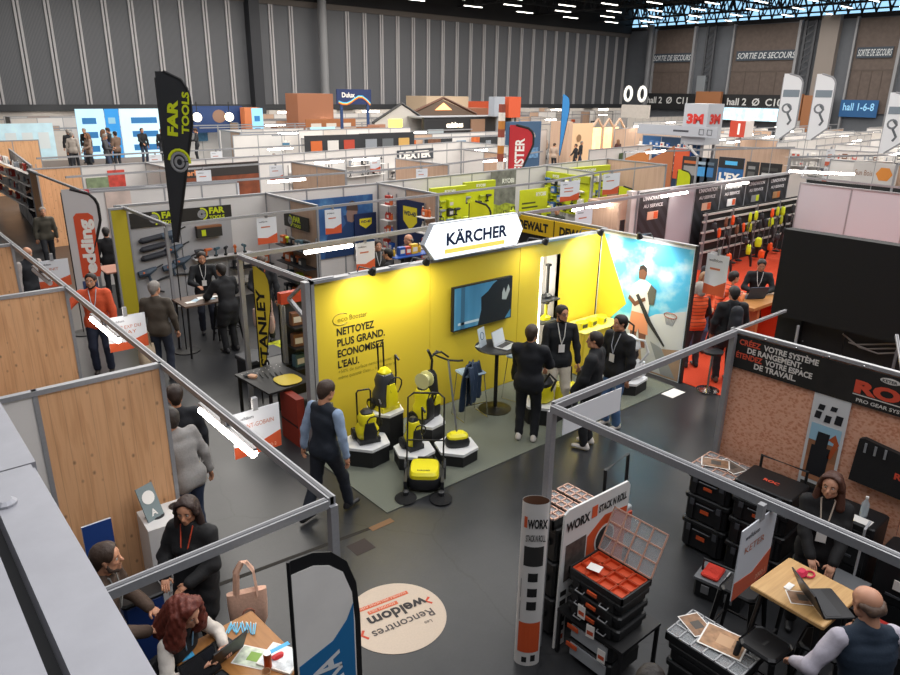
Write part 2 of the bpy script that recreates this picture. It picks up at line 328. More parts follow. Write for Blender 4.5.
# ---------------------------------------------------------------- people: smooth blended surfaces meshed by surface nets
def nets(fn, lo, hi, res):
    """mesh of fn(x,y,z) < 0 inside a box"""
    ax = [np.arange(lo[i], hi[i] + res, res) for i in range(3)]
    X, Y, Z = np.meshgrid(*ax, indexing='ij'); V = fn(X, Y, Z); S = V < 0
    n = np.array(V.shape) - 1
    cs = [(i, j, k) for i in (0, 1) for j in (0, 1) for k in (0, 1)]
    g = lambda A, c: A[c[0]:c[0] + n[0], c[1]:c[1] + n[1], c[2]:c[2] + n[2]]
    cnt = sum(g(S, c).astype(np.int8) for c in cs); act = (cnt > 0) & (cnt < 8)
    idx = -np.ones(act.shape, int); I = np.argwhere(act); idx[act] = np.arange(len(I))
    acc = np.zeros((len(I), 3)); num = np.zeros(len(I))
    for a in cs:
        for d in range(3):
            if a[d]: continue
            b_ = list(a); b_[d] = 1
            va = V[I[:, 0] + a[0], I[:, 1] + a[1], I[:, 2] + a[2]]; vb = V[I[:, 0] + b_[0], I[:, 1] + b_[1], I[:, 2] + b_[2]]
            m = (va < 0) != (vb < 0); t = np.where(m, va / np.where(m, va - vb, 1), 0)
            p = np.tile(np.array(a, float), (len(I), 1)); p[:, d] += t; acc[m] += p[m]; num[m] += 1
    P = (I + acc / num[:, None]) * res + np.array(lo)
    F = []
    for d in range(3):
        e = [0, 0, 0]; e[d] = 1; u, v = [q for q in range(3) if q != d]
        sl0 = [slice(1, -1)] * 3; sl1 = [slice(1, -1)] * 3; sl0[d] = slice(0, -1); sl1[d] = slice(1, None)
        A = S[tuple(sl0)]; Bq = S[tuple(sl1)]; Q = np.argwhere(A != Bq)
        if not len(Q): continue
        ins = A[Q[:, 0], Q[:, 1], Q[:, 2]]; off = np.array([1, 1, 1]); off[d] = 0; Q = Q + off
        du = np.zeros(3, int); du[u] = 1; dv = np.zeros(3, int); dv[v] = 1
        q = [Q - du - dv, Q - dv, Q, Q - du]; q = np.stack([idx[a_[:, 0], a_[:, 1], a_[:, 2]] for a_ in q], 1)
        flip = ins if d != 1 else ~ins
        q = np.where(flip[:, None], q, q[:, ::-1]); F.append(q)
    return P, np.concatenate(F)
def cap_sdf(X, Y, Z, a, b, ra, rb, fl=1, ax=None):
    """tapered capsule; fl < 1 flattens it along direction ax"""
    a = np.array(a, float); b = np.array(b, float); d = b - a; L2 = max(d @ d, 1e-9)
    px, py, pz = X - a[0], Y - a[1], Z - a[2]
    t = np.clip((px * d[0] + py * d[1] + pz * d[2]) / L2, 0, 1)
    qx, qy, qz = px - t * d[0], py - t * d[1], pz - t * d[2]
    if fl != 1:
        ax = np.array(ax, float); s = (qx * ax[0] + qy * ax[1] + qz * ax[2]) * (1 / fl - 1); qx = qx + s * ax[0]; qy = qy + s * ax[1]; qz = qz + s * ax[2]
    return np.sqrt(qx * qx + qy * qy + qz * qz) - (ra + (rb - ra) * t)
def blend(prims, k=.03, grow=0, wob=None):
    def fn(X, Y, Z):
        D = None
        for p in prims:
            d = cap_sdf(X, Y, Z, *p) - grow
            if D is None: D = d
            else:
                h = np.clip(.5 + .5 * (D - d) / k, 0, 1); D = D * (1 - h) + d * h - k * h * (1 - h)
        if wob: D = D + wob(X, Y, Z)
        return D
    return fn
def bounds(prims, pad):
    P = np.array([p[i] for p in prims for i in (0, 1)], float); r_ = max(max(p[2], p[3]) for p in prims) + pad
    return P.min(0) - r_, P.max(0) + r_
def sdf_obj(prims, res, mat, name, parent, k=.03, grow=0, wob=None, extra=None):
    lo, hi = bounds(prims, grow + .04); P, F = nets(blend(prims, k, grow, wob), lo, hi, res)
    b = B(); b.mat(mat); b.v = [tuple(p) for p in P]; b.f = [tuple(f) for f in F]; b.k = [0] * len(F)
    if extra: extra(b)
    o = b.build(name, parent); o.data.polygons.foreach_set('use_smooth', [True] * len(o.data.polygons)); return o
def ik(a, t, l1, l2, hint):
    a = np.array(a, float); t = np.array(t, float); d = t - a; L = np.linalg.norm(d); mx = (l1 + l2) * .995
    if L > mx: t = a + d * mx / L; d = t - a; L = mx
    x = (l1 * l1 - l2 * l2 + L * L) / (2 * L); h = math.sqrt(max(l1 * l1 - x * x, 0)); u = d / L
    v = np.array(hint, float); v = v - (v @ u) * u; v = v / (np.linalg.norm(v) + 1e-9); return a + u * x + v * h, t
folds = lambda amp: (lambda X, Y, Z: amp * (np.sin(Z * 38 + 9 * X + 3 * np.sin(Y * 21)) + .6 * np.sin(X * 47 - Z * 22 + 5 * np.sin(Z * 17))))
quilt = lambda X, Y, Z: -.007 * np.abs(np.sin(Z * 52 + .25 * np.sin(X * 30)))
_hc = {}
def head_mesh(fem):
    """face looking along +Y, origin at the head's centre"""
    if fem in _hc: return _hc[fem]
    j = .9 if fem else 1.0
    pr = [((0, -.018, .03), (0, .012, .03), .081, .078), ((0, .03, -.045), (0, .045, -.082), .058 * j, .036 * j), ((-.028, .02, -.06), (.028, .02, -.06), .046 * j, .046 * j),
          ((0, .083, .012), (0, .104, -.026), .010, .0155), ((-.034, .066, .028), (.034, .066, .028), .014, .014), ((-.041, .057, -.018), (-.030, .066, -.024), .021, .016), ((.041, .057, -.018), (.030, .066, -.024), .021, .016),
          ((-.014, .085, -.052), (.014, .085, -.052), .009, .009), ((-.012, .081, -.064), (.012, .081, -.064), .009, .009), ((0, .072, -.088), (0, .07, -.09), .02 * j, .02 * j),
          ((-.083, .0, .012), (-.078, .004, -.028), .013, .009, .5, (1, 0, 0)), ((.083, .0, .012), (.078, .004, -.028), .013, .009, .5, (1, 0, 0)), ((0, -.03, -.05), (0, -.035, -.14), .052 * j, .052 * j)]
    eye = [((-.031, .083, .006), .017), ((.031, .083, .006), .017)]
    f0 = blend(pr, .018)
    def fn(X, Y, Z):
        D = f0(X, Y, Z)
        for c, r_ in eye:
            e = np.sqrt((X - c[0]) ** 2 + (Y - c[1]) ** 2 + (Z - c[2]) ** 2) - r_; D = np.maximum(D, -e * .7 - .002)
        return D
    _hc[fem] = nets(fn, (-.12, -.13, -.21), (.12, .13, .13), .0095); return _hc[fem]
LIP = M('#8c4a42', .5); EYEW = M('#d8d4cc', .4); EYED = M('#1b120c', .3)
HAIRS = {}
def hair_prims(st):
    c = [((0, -.028, .042), (0, .004, .050), .088, .086)]
    if st == 'short': return c + [((0, -.06, -.01), (0, -.055, -.05), .062, .05)], .002
    if st == 'quiff': return c + [((0, -.06, -.01), (0, -.055, -.05), .062, .05), ((-.03, .05, .1), (.03, .06, .1), .026, .024)], .005
    if st == 'bald': return [((-.062, -.06, .0), (-.03, -.088, -.01), .024, .024), ((.062, -.06, .0), (.03, -.088, -.01), .024, .024), ((-.04, -.08, -.03), (.04, -.08, -.03), .03, .03), ((-.076, -.015, .01), (-.074, -.045, .005), .012, .018), ((.076, -.015, .01), (.074, -.045, .005), .012, .018)], .001
    if st == 'long': return c + [((-.085, -.02, .02), (-.11, -.0, -.2), .026, .036), ((.085, -.02, .02), (.11, -.0, -.2), .026, .036), ((0, -.07, -.0), (0, -.10, -.2), .08, .085), ((-.06, .045, .085), (-.09, .03, .0), .022, .02), ((.06, .045, .085), (.09, .03, .0), .022, .02)], .005
    if st == 'curly': return c + [((-.095, -.01, .02), (-.13, .03, -.2), .055, .075), ((.095, -.01, .02), (.13, .02, -.2), .055, .075), ((0, -.08, -.0), (0, -.13, -.24), .10, .12), ((-.05, .03, .09), (.05, .03, .09), .045, .045)], .012
    if st == 'tail': return c + [((0, -.06, -.01), (0, -.055, -.05), .062, .05), ((0, -.12, .04), (0, -.15, -.12), .035, .028)], .004
    if st == 'bob': return c + [((-.085, -.01, .02), (-.09, .0, -.07), .035, .04), ((.085, -.01, .02), (.09, .0, -.07), .035, .04), ((0, -.07, -.0), (0, -.075, -.07), .075, .07), ((-.05, .05, .085), (-.085, .03, .0), .022, .02), ((.05, .05, .085), (.085, .03, .0), .022, .02)], .004
    if st == 'cap': return c + [((-.03, .07, .05), (.03, .07, .05), .022, .022), ((-.03, .12, .04), (.03, .12, .04), .018, .018)], .006
    return c, .002
def hair_mesh(st):
    if st in HAIRS: return HAIRS[st]
    pr, gr = hair_prims(st); f0 = blend(pr, .03, gr); amp = {'curly': .014, 'long': .004, 'cap': 0}.get(st, .003); fr = 75 if st == 'curly' else 120
    def fn(X, Y, Z):
        D = f0(X, Y, Z) + amp * np.sin(X * fr) * np.sin(Y * fr + Z * 30) * np.sin(Z * fr * .7 + 20 * X)
        if st not in ('bald', 'cap'):   # leave the face free
            face = np.sqrt((X / (.95 if st in ('long', 'curly', 'bob') else .85)) ** 2 + (Y - .14) ** 2 + ((Z + .015) / 1.2) ** 2) - (.122 if st in ('long', 'curly', 'bob') else .112); D = np.maximum(D, -face)
        return D
    r_ = .012 if st == 'curly' else .011
    lo, hi = bounds(pr, .05); HAIRS[st] = nets(fn, lo, hi, r_); return HAIRS[st]
def frame_dir(d, upv=(0, 0, 1)):
    y = Vector(d).normalized(); x = y.cross(Vector(upv))
    x = x.normalized() if x.length > 1e-3 else Vector((1, 0, 0)); z = x.cross(y); return x, y, z
def hand(b, w, d, side, curl, mat, s=1):
    """palm, four unequal bent fingers and a thumb, joined into the body's mesh"""
    x, y, z = frame_dir(d); b.mat(mat); w = Vector(w); o = w
    b.tube([o - y * .01 * s, o + y * .04 * s, o + y * .085 * s], [.027 * s, .038 * s, .036 * s], 8, flat=.42)
    for i, (off, L) in enumerate(((-.027, .062), (-.009, .074), (.009, .069), (.026, .054))):
        p = o + x * off * side * s + y * .083 * s; ds = []; a = 0; pts = [p - y * .012 * s, p]
        for q in (.45, .32, .23):
            a += curl; dd = y * math.cos(a) - z * math.sin(a); p = p + dd * L * q * s; pts.append(p)
        b.tube(pts, [.0098 * s, .0095 * s, .009 * s, .0082 * s, .0068 * s], 6)
    p = o + y * .022 * s - x * .028 * side * s
    b.tube([p, p + (y * .6 - x * .75 * side) * .034 * s, p + (y * .6 - x * .75 * side) * .034 * s + (y * .9 - x * .25 * side - z * curl * .5) * .036 * s], [.013 * s, .011 * s, .008 * s], 6)
def person(label, loc, face, h=1.76, hips=None, lean=0, side=0, rh=None, lh=None, rf=None, lf=None, look=0, nod=0, skin='#c08a6c', hair='short', haircol='#2a1c14', top='#20242c', topname='jacket', sleeves=None, legs='#1d2129', shoes='#16161a', fem=False, style=None, coat=0, beard=None, lanyard=None, badge=False, curl=.35, bulk=1, res=.024, group=None, rhint=(.7, -.7, -.3), lhint=(-.7, -.7, -.3), glasses=False, extra=None, shoulder_turn=0, vest=False, strap=None):
    """right = +X, forward = +Y in the person's own frame; every target is in metres for a 1.76 m person"""
    root = E('person', label, 'person', loc, face, group); s = h / 1.76
    hp = np.array(hips if hips is not None else (0, 0, .95)); ln = R(lean); up = np.array([math.sin(R(side)), math.sin(ln), math.cos(ln)]); up = up / np.linalg.norm(up)
    fw = np.array([0, math.cos(ln), -math.sin(ln)]); st = R(shoulder_turn); rt = np.array([math.cos(st), math.sin(st), 0])
    chest = hp + up * .30; neck = hp + up * .53; sw = .172 if fem else .195
    shR = hp + up * .458 + rt * sw; shL = hp + up * .458 - rt * sw
    lk = R(look); hc = neck + up * .095 + np.array([0, .03, .055]) 
    rh = rh or (.27, .06, .80); lh = lh or (-.27, .06, .80); rf = rf or (.11, .03, 0); lf = lf or (-.11, .03, 0)
    eR, wR = ik(shR, rh, .29, .255, rhint); eL, wL = ik(shL, lh, .29, .255, lhint)
    hR = hp + np.array([.09, 0, -.02]); hL = hp + np.array([-.09, 0, -.02])
    kR, aR = ik(hR, np.array(rf) + (0, 0, .085), .44, .42, (.12, 1, .1)); kL, aL = ik(hL, np.array(lf) + (0, 0, .085), .44, .42, (-.12, 1, .1))
    q = bulk
    torso = [(hp - up * .02 - rt * .05, hp - up * .02 + rt * .05, .112 * q, .112 * q, .85, fw), (hp + up * .10 - rt * .035, chest - rt * .04, .1 * q, .112 * q, .76, fw), (hp + up * .10 + rt * .035, chest + rt * .04, .1 * q, .112 * q, .76, fw), (chest + up * .05 - rt * .075, chest + up * .05 + rt * .075, .1 * q, .1 * q, .8, fw), (neck - up * .045, shR - rt * .02 - up * .0, .05, .046), (neck - up * .045, shL + rt * .02 - up * .0, .05, .046)]
    if fem: torso.append((chest + fw * .05 - rt * .07, chest + fw * .05 + rt * .07, .072, .072))
    arms = [(shR, eR, .05 * q, .04), (eR, wR, .042, .028), (shL, eL, .05 * q, .04), (eL, wL, .042, .028)]
    lg = [(hR, kR, .088 * q, .058), (kR, aR, .058, .040), (hL, kL, .088 * q, .058), (kL, aL, .058, .040)]
    nk = [(neck - up * .05, hc - np.array([0, .02, .07]), .058, .052)]
    SK = M(skin, .55)
    def fdir(a, k_): d_ = np.array([a[0] - k_[0], a[1] - k_[1], 0]) * .3 + np.array([0, 1, 0]); d_[2] = 0; return d_ / np.linalg.norm(d_)
    def more(b):
        hm = Matrix.Translation(Vector(hc)) @ Matrix.Rotation(lk, 4, 'Z') @ Matrix.Rotation(R(nod), 4, 'X'); P, F = head_mesh(fem)
        b.at(hm).mat(SK).add([tuple(p) for p in P], [tuple(f) for f in F])
        for sx in (-1, 1):
            b.ball((.031 * sx, .072, .006), .0125, EYEW, 8, 4); b.ball((.031 * sx, .0795, .006), .0062, EYED, 6, 4)
            b.tube([(.016 * sx, .088, .028), (.034 * sx, .085, .032), (.048 * sx, .072, .026)], .0042, 4, M(haircol if hair != 'curly' else '#6b2d1a', .7))
        b.tube([(-.022, .082, -.057), (0, .092, -.057), (.022, .082, -.057)], .0052, 5, LIP); b.at(Matrix())
        hand(b, wR, wR - eR, 1, curl, SK); hand(b, wL, wL - eL, -1, curl, SK)
    body = sdf_obj(torso + arms + lg + nk, res * 1.15, SK, 'body', root, .03, 0, None, more)
    hm = Matrix.Translation(Vector(hc)) @ Matrix.Rotation(lk, 4, 'Z') @ Matrix.Rotation(R(nod), 4, 'X')
    if hair:
        P, F = hair_mesh(hair); b = B(hm); b.mat(M(haircol, .6, bump=.4, scale=60)).add([tuple(p) for p in P], [tuple(f) for f in F]); o = b.build('cap' if hair == 'cap' else 'hair', root); o.data.polygons.foreach_set('use_smooth', [True] * len(o.data.polygons))
    if beard:
        bp = [((-.05, .03, -.072), (-.01, .066, -.1), .022, .023), ((.05, .03, -.072), (.01, .066, -.1), .022, .023), ((-.068, .01, -.025), (-.056, .028, -.065), .013, .02), ((.068, .01, -.025), (.056, .028, -.065), .013, .02), ((-.022, .088, -.045), (.022, .088, -.045), .007, .007)]
        o = sdf_obj(bp, .012, M(beard, .8), 'beard', root, .02); o.data.transform(hm)
    if glasses:
        b = B(hm); b.mat(BLACK)
        for sx in (-1, 1):
            b.tube([(.031 * sx + .022 * math.cos(t), .094, .006 + .017 * math.sin(t)) for t in [i * math.pi / 5 for i in range(11)]], .0025, 4); b.tube([(.053 * sx, .092, .01), (.083 * sx, .0, .014)], .0025, 4)
        b.tube([(-.009, .095, .01), (.009, .095, .01)], .0025, 4); b.build('glasses', root)
    wob = quilt if style == 'quilt' else folds(.0035)
    tm = M(top, .8, nz=.08, scale=60, bump=.2) if style != 'stripe' else stripe_mat(top)
    g = .016 if not coat else .026
    tp = torso + ([(shR, eR + (wR - eR) * .2, .057, .045), (shL, eL + (wL - eL) * .2, .057, .045)] if sleeves == 'short' else [] if vest else [(shR, eR, .05 * q, .041), (eR, eR + (wR - eR) * .93, .045, .033), (shL, eL, .05 * q, .041), (eL, eL + (wL - eL) * .93, .045, .033)])
    hm_ = coat or .17; rr_ = .098 if coat else .09; tp = tp + [(hR + up * .03, hR + (kR - hR) * hm_, rr_, rr_ - .005), (hL + up * .03, hL + (kL - hL) * hm_, rr_, rr_ - .005), (hR + (kR - hR) * hm_ * .5, hL + (kL - hL) * hm_ * .5, rr_ - .01, rr_ - .01)]
    tp = tp + [(neck - up * .055, neck - up * .015, .062, .058)]
    sdf_obj(tp, res, tm, topname, root, .035, g, wob)
    if vest:
        sl = [(shR, eR, .052 * q, .045), (eR, eR + (wR - eR) * .93, .045, .033), (shL, eL, .052 * q, .045), (eL, eL + (wL - eL) * .93, .045, .033)]
        sdf_obj(sl, res * .9, M(sleeves, .8, nz=.05, bump=.2), 'shirt_sleeves', root, .02, .011, folds(.003))
    bt = [torso[0]] + [(hR, kR, .09 * q, .064), (kR, kR + (aR - kR) * .95, .064, .055), (hL, kL, .09 * q, .064), (kL, kL + (aL - kL) * .95, .064, .055)]
    sdf_obj(bt, res, M(legs, .8, nz=.06, scale=50, bump=.15), 'trousers', root, .03, .008, folds(.003))
    b = B()
    for nm, a, k_ in (('shoe', aR, kR), ('shoe', aL, kL)):
        d_ = fdir(a, k_); f0 = np.array([a[0], a[1], a[2] - .045])
        sdf_obj([(f0 - d_ * .05, f0 + d_ * .15, .042, .036, .85, (0, 0, 1)), (f0 - d_ * .04 + (0, 0, .03), a - d_ * .03 + (0, 0, .01), .04, .038)], .016, M(shoes, .5), nm, root, .02)
    if lanyard:
        b = B(); sf = neck - up * .03
        p0 = chest + fw * .115 * q - up * .06; n1 = neck + fw * .06 + rt * .06; n2 = neck + fw * .06 - rt * .06
        mid = chest + fw * (.118 * q) + up * .06
        b.tube([neck - fw * .06 + up * .02, n1 + up * .015, mid + rt * .035, p0], .007, 4, M(lanyard, .6)); b.tube([neck - fw * .06 + up * .02, n2 + up * .015, mid - rt * .035, p0], .007, 4); lo_ = b.build('lanyard', root)
        if badge:
            b = B(Matrix((Vector(rt), Vector(up), Vector(fw))).transposed().to_4x4()); b.T.translation = Vector(p0 - up * .06 + fw * .012)
            b.box(-.045, .045, -.06, .06, 0, .006, PAPER); b.build('badge', root)
    if strap:
        b = B()
        for sx in (-1, 1):
            b.tube([chest - fw * .13 - up * .12 + rt * .07 * sx, neck - fw * .06 + rt * .09 * sx, neck + fw * .08 - up * .04 + rt * .10 * sx, chest + fw * .11 - up * .1 + rt * .13 * sx], .018, 5, M(strap, .7))
        b.build('backpack_straps', root)
        sdf_obj([(chest - fw * .2 - up * .15, chest - fw * .19 + up * .12, .13, .11, .7, fw), (chest - fw * .27 - up * .13, chest - fw * .26 - up * .02, .07, .07, .6, fw)], res, M(strap, .7, bump=.2), 'backpack', root, .03)
    if s != 1: root.scale = (s, s, s)
    return root
_st = {}
def stripe_mat(c):
    if c in _st: return _st[c]
    m = ramp_mat('quilted_' + c.strip('#'), [(0, '#2a1a14'), (.12, c), (1, c)], 'Wave', .7, scale=(0, 0, 1), Scale=4.5, Distortion=.3, bands_direction='Z'); _st[c] = m; return m
def face_to(dx, dy): return math.atan2(-dx, dy)     # yaw that turns +Y to (dx, dy)
# ---------------------------------------------------------------- the mezzanine handrail we look over
RAILM = M('#a2a2a8', .5, .25, nz=.05, scale=14, bump=.08)
b = B(); y0, y1 = -.6, 1.56
b.box(.105, .19, y0, y1, 4.12, 4.2, RAILM); b.box(-.35, .082, y0, y1, 4.12, 4.195); b.box(.08, .107, y0, y1, 4.12, 4.14, BLACK)
b.mat(RAILM); b.box(-.3, .2, y1 + .006, 2.6, 4.12, 4.2); b.box(.19, .196, y0, y1, 4.06, 4.19); b.lathe([(.02, 0), (.02, .006), (.012, .012), (.002, .012)], (.12, 1.42, 4.199), 12, RAILM)
b.box(-.35, .15, -.6, 2.6, 3.0, 4.12, M('#6a6b70', .7)); struct(b, 'handrail_trim')
b = B(); b.box(-8, .15, -6, 2.6, 2.6, 3.0, M('#4a4b50', .8)); struct(b, 'mezzanine_floor')

# ---------------------------------------------------------------- exhibition dividers and rails
def divider(label, p, q, cols, z1=2.5, group=None, thick=.05, z0=0, mod=None, cat='partition'):
    """panels between aluminium uprights from p to q (plan points)"""
    p = Vector((*p, 0)); q = Vector((*q, 0)); L = (q - p).length; t = E('booth_divider', label, cat, p, math.atan2(q.y - p.y, q.x - p.x), group, 'thing')
    n = len(cols) if not mod else max(1, round(L / mod)); w = L / n
    if mod: cols = [cols[i % len(cols)] for i in range(n)]
    for i, c in enumerate(cols): B().box(i * w + .02, (i + 1) * w - .02, -thick / 2 + .01, thick / 2 - .01, z0, z1 - .04, c).build('panel', t)
    f = B(); f.mat(ALU)
    for i in range(n + 1): f.box(i * w - .02, i * w + .02, -thick / 2, thick / 2, z0, z1)
    f.box(0, L, -thick / 2 - .005, thick / 2 + .005, z1 - .045, z1); f.build('frame', t); return t
def rail(label, pts, z=2.5, posts=(), w=.055, group=None, m=None):
    t = E('overhead_rail', label, 'rail', (*pts[0], 0), 0, group); o = Vector((*pts[0], 0))
    for a, c in zip(pts, pts[1:]):
        B().bar(Vector((*a, z - w / 2)) - o, Vector((*c, z - w / 2)) - o, w, w, m or ALU).bar(Vector((*a, z - w / 2)) - o, Vector((*c, z - w / 2)) - o, w * .45, w * 1.12, M('#55565b', .5)).build('beam', t)
    for a in posts: B().box(a[0] - o.x - w / 2, a[0] - o.x + w / 2, a[1] - o.y - w / 2, a[1] - o.y + w / 2, 0, z - w, m or ALU).build('post', t)
    return t
def tube_lamp(label, loc, rz, L=1.25, power=0, group=None, em=None, par=True):
    t = E('tube_lamp', label, 'lamp', loc, rz, group)
    B().box(-L / 2 - .03, L / 2 + .03, -.014, .014, .036, .06, M('#9a9a9e', .4, .5)).build('housing', t)
    B().tube([(-L / 2, 0, 0), (L / 2, 0, 0)], .034, 8, em or LAMPM).build('tube', t)
    B().box(-.05, .05, -.02, .02, .05, .14, ALUD).build('bracket', t)
    return t
SIGNW = M('#d3d6dc', .5); SIGNO = M('#c4532f', .5)
def hang_sign(label, fr, lines, w=.62, h=.6, code=None, group=None, tcol='#b96a4c'):
    """white card with an orange corner wedge hanging under a rail; fr = top left corner of its face"""
    t = tag(bpy.data.objects.new('hanging_sign', None), label, 'sign', group); COL.objects.link(t); t.matrix_world = fr
    B().prism([(0, -h), (w, -h), (w, 0), (0, 0)], -.008, 0, SIGNW).build('card', t)
    B().prism([(0, -h), (w, -h), (w, -h * .62), (w * .5, -h * .78), (0, -h * .74)], 0, .002, SIGNO).build('orange_wedge', t)
    B().box(w * .45, w * .55, -.01, .1, -.03, .01, GREY).build('clip', t)
    text('welldom', .06 * h / .6, M('#3a3f4a'), Matrix.Translation((w * .12, -h * .18, 0)), 'logo_lettering', t, .01)
    for i, l in enumerate(lines):
        if l[0] == '~': B().box(w * .2, w * .66, -h * (.38 + .16 * i), -h * (.33 + .16 * i), 0, .002, M(tcol)).build('printed_line', t); continue
        text(l.strip(), .085 * h / .6, M(tcol), Matrix.Translation((w * (.14 + .07 * (len(l) - len(l.lstrip()))), -h * (.38 + .16 * i), .001)), 'lettering', t, .0, width=min(w * .72, .085 * h / .6 * len(l.strip()) * .68))
    if code: text(code, .1 * h, M('#e9b49a'), Matrix.Translation((w * .62, -h * .94, .002)), 'lettering', t, .01)
    return t
# left stands: pine panels ending on the long rail
divider('pine board divider on the near left, with a white panel beside it', (-1.2, 6.47), (1.97, 6.47), [WHITE, WHITE, PINE] if 0 else [WHITE, WHITE, PINE], 2.5)
divider('pine board divider behind the near left one, shoes on its ledge', (-1.2, 9.9), (1.97, 9.9), [PINE, PINE, PINE], 2.5)
divider('furthest of the three pine board dividers at the left edge', (-1.2, 13.3), (1.97, 13.3), [PINE, PINE, PINE], 2.5)
rail('long grey overhead rail running along the left hand stands', [(1.99, 3.44), (1.99, 17.5)], 2.5, [(1.99, 3.44)])
rail('grey rail crossing the near left corner to the handrail', [(.2, 3.41), (1.95, 3.44)], 2.5)
tube_lamp('lit tube lamp on the left rail, nearer the camera', (1.99, 5.07, 2.33), R(90), 1.0)
tube_lamp('lit tube lamp on the left rail above the orange-vested man', (1.99, 8.35, 2.33), R(90), 1.0)
tube_lamp('unlit tube lamp at the far end of the left rail', (1.99, 11.4, 2.33), R(90), 1.0, em=M('#b9b9bd', .4))
hang_sign('white card with a place name and orange wedge nearest on left rail', FX(2.04, 5.06, 2.45), ['SAINT-GOBAIN'], .42, .4, '2002-2')
hang_sign('white card with two rows of orange capitals above the brown tote', FX(2.05, 8.5, 2.4), ['TOP EXP DU', '   LJAY'], .44, .42)
hang_sign('white card sign furthest along the left rail, by the orange-vested man', FX(2.05, 12.0, 2.42), ['  UNIT'], .44, .42)
# right hand stand
rail('grey rail frame of the toolbox stand with its near post', [(4.15, 3.5), (4.15, .2)], 2.5, [(4.15, 3.5)], .06)
rail('grey rail along the back of the toolbox stand', [(4.19, 3.52), (7.22, 3.56)], 2.5, [(7.2, 3.56)], .06)
rail('thin pale rail from the chipboard wall to the black backdrop', [(7.3, 3.58), (8.45, 3.58)], 2.5, (), .03, m=M('#b7b7b9', .4, .4))
rail('thin pale brace behind the black banner of the chipboard wall', [(7.3, 1.9), (8.6, 2.4)], 2.47, (), .03, m=M('#a9a9ac', .4, .4))
sp = E('acrylic_sheet', 'blank white acrylic sheet hung below the corner of the toolbox stand rail', 'sheet', (4.3, 3.5, 0)); B().box(0, .8, -.004, .004, 2.17, 2.4, M('#eceef2', .3)).build('sheet', sp)
for x in (.1, .7): B().bar((x, 0, 2.4), (x, 0, 2.45), .006, m=GREY).build('hook', sp)
# ---------------------------------------------------------------- yellow cleaning-machine booth
CP = B(); CP.box(4.35, 10.66, 6.2, 8.2, .004, .012, CARPETG); tag(CP.build('booth_carpet'), 'grey green carpet of the yellow cleaning-machine booth', 'carpet')
t = E('booth_divider', 'long yellow back wall of the cleaning-machine booth with black French slogan', 'partition', (4.62, 8.25, 0), 0, kind='thing')
for a, c in ((0, 2.04), (2.05, 4.02), (4.03, 4.58), (5.05, 6.2)): B().box(a, c, -.02, .04, .0, 2.46, YEL).build('panel', t)
B().box(4.58, 5.05, .28, .3, .0, 2.2, WHITE).build('niche_back', t); B().box(4.58, 5.05, -.02, .04, 2.2, 2.46, YEL).build('panel', t)
B().box(4.56, 4.6, -.03, .28, .5, 2.2, M('#fff8e8', .5, emit=5)).build('lit_edge', t)
B().box(5.05, 5.08, -.02, .3, .0, 2.2, WHITE).build('niche_side', t)
B().box(4.6, 5.05, -.1, .28, 1.36, 1.39, M('#3a3a3c')).box(4.6, 5.05, -.1, .28, .95, .98).build('shelf', t)
f = B(); f.mat(ALU)
f.box(-.05, 0, -.06, .06, 0, 2.5); f.box(-.05, 6.24, -.06, .06, 2.46, 2.5)
for x in (-.02, .6, 1.3, 2.05): f.box(x, x + .35, -.03, .03, 2.5, 2.515)
f.build('frame', t)
S1 = M('#24231a', .6)
for i, (l, wd) in enumerate((('NETTOYEZ', .64), ('PLUS GRAND.', .83), ('ECONOMISEZ', .81), ("L'EAU.", .36))):
    text(l, .155, S1, FX(.34, -.021, 1.64 - .165 * i), 'slogan_lettering', t, .03, width=wd)
text('eco', .1, M('#8a7c14'), FX(.36, -.021, 1.84), 'logo_lettering', t, .01, width=.17); text('Booster', .11, M('#6d6420'), FX(.56, -.021, 1.84), 'logo_lettering', t, .005, width=.3)
lp = [(.43 + .14 * math.cos(a), 1.875 + .085 * math.sin(a)) for a in [i * math.pi / 12 for i in range(3, 22)]]
B(FX(0, -.022, 0)).tube([(u, v, 0) for u, v in lp], .006, 4, M('#8a7c14')).build('logo_ring', t)
for i, l in enumerate(('+50% de surface nettoy\u00e9e avec la', 'm\u00eame quantit\u00e9 d\'eau\u2026 \u00e0 n\'importe te')): text(l, .075, M('#8d8220'), FX(.34, -.021, 1.06 - .09 * i), 'small_lettering', t, 0, width=1.02)
# light wall on the right
t = E('booth_divider', 'printed wall with blue sky picture closing the yellow booth on the right', 'partition', (10.88, 8.25, 0), 0, kind='thing')
B().box(0, .06, -1.98, 0, 0, 2.5, M('#dfe8ee')).build('panel', t)
sky = ramp_mat('printed_sky', [(0, '#37a6dc'), (.48, '#54bfe8'), (.6, '#a6dcf0'), (.72, '#eef4f6'), (1, '#ffffff')], 'Noise', .5, scale=(1, 1.2, 1.6), Scale=1.4, Detail=6)
FP = lambda w: FY(-.001 - w, 0, 0)
def pic(pl, name, m, pts, par, w1=.0015): return B(pl).prism(pts, 0, w1, m).build(name, par)
pp = E('printed_picture', 'large picture of a person washing with a lance before a blue sky', 'picture', (10.88, 8.25, 0))
pic(FP(0), 'sky', sky, [(.02, .02), (1.96, .02), (1.96, 2.44), (.02, 2.44)], pp)
pic(FP(.002), 'yellow_field', YEL, [(.02, .02), (.45, .02), (.25, .72), (.7, 1.2), (.06, 2.44), (.02, 2.44)], pp)
pic(FP(.002), 'white_ground', M('#d3d6d6'), [(.5, .3), (.8, .8), (1.35, 1.15), (1.96, 1.35), (1.96, .3)], pp)
pic(FP(.0035), 'brown_ground', M('#a58a72'), [(.45, .02), (.5, .32), (1.96, .62), (1.96, .02)], pp)
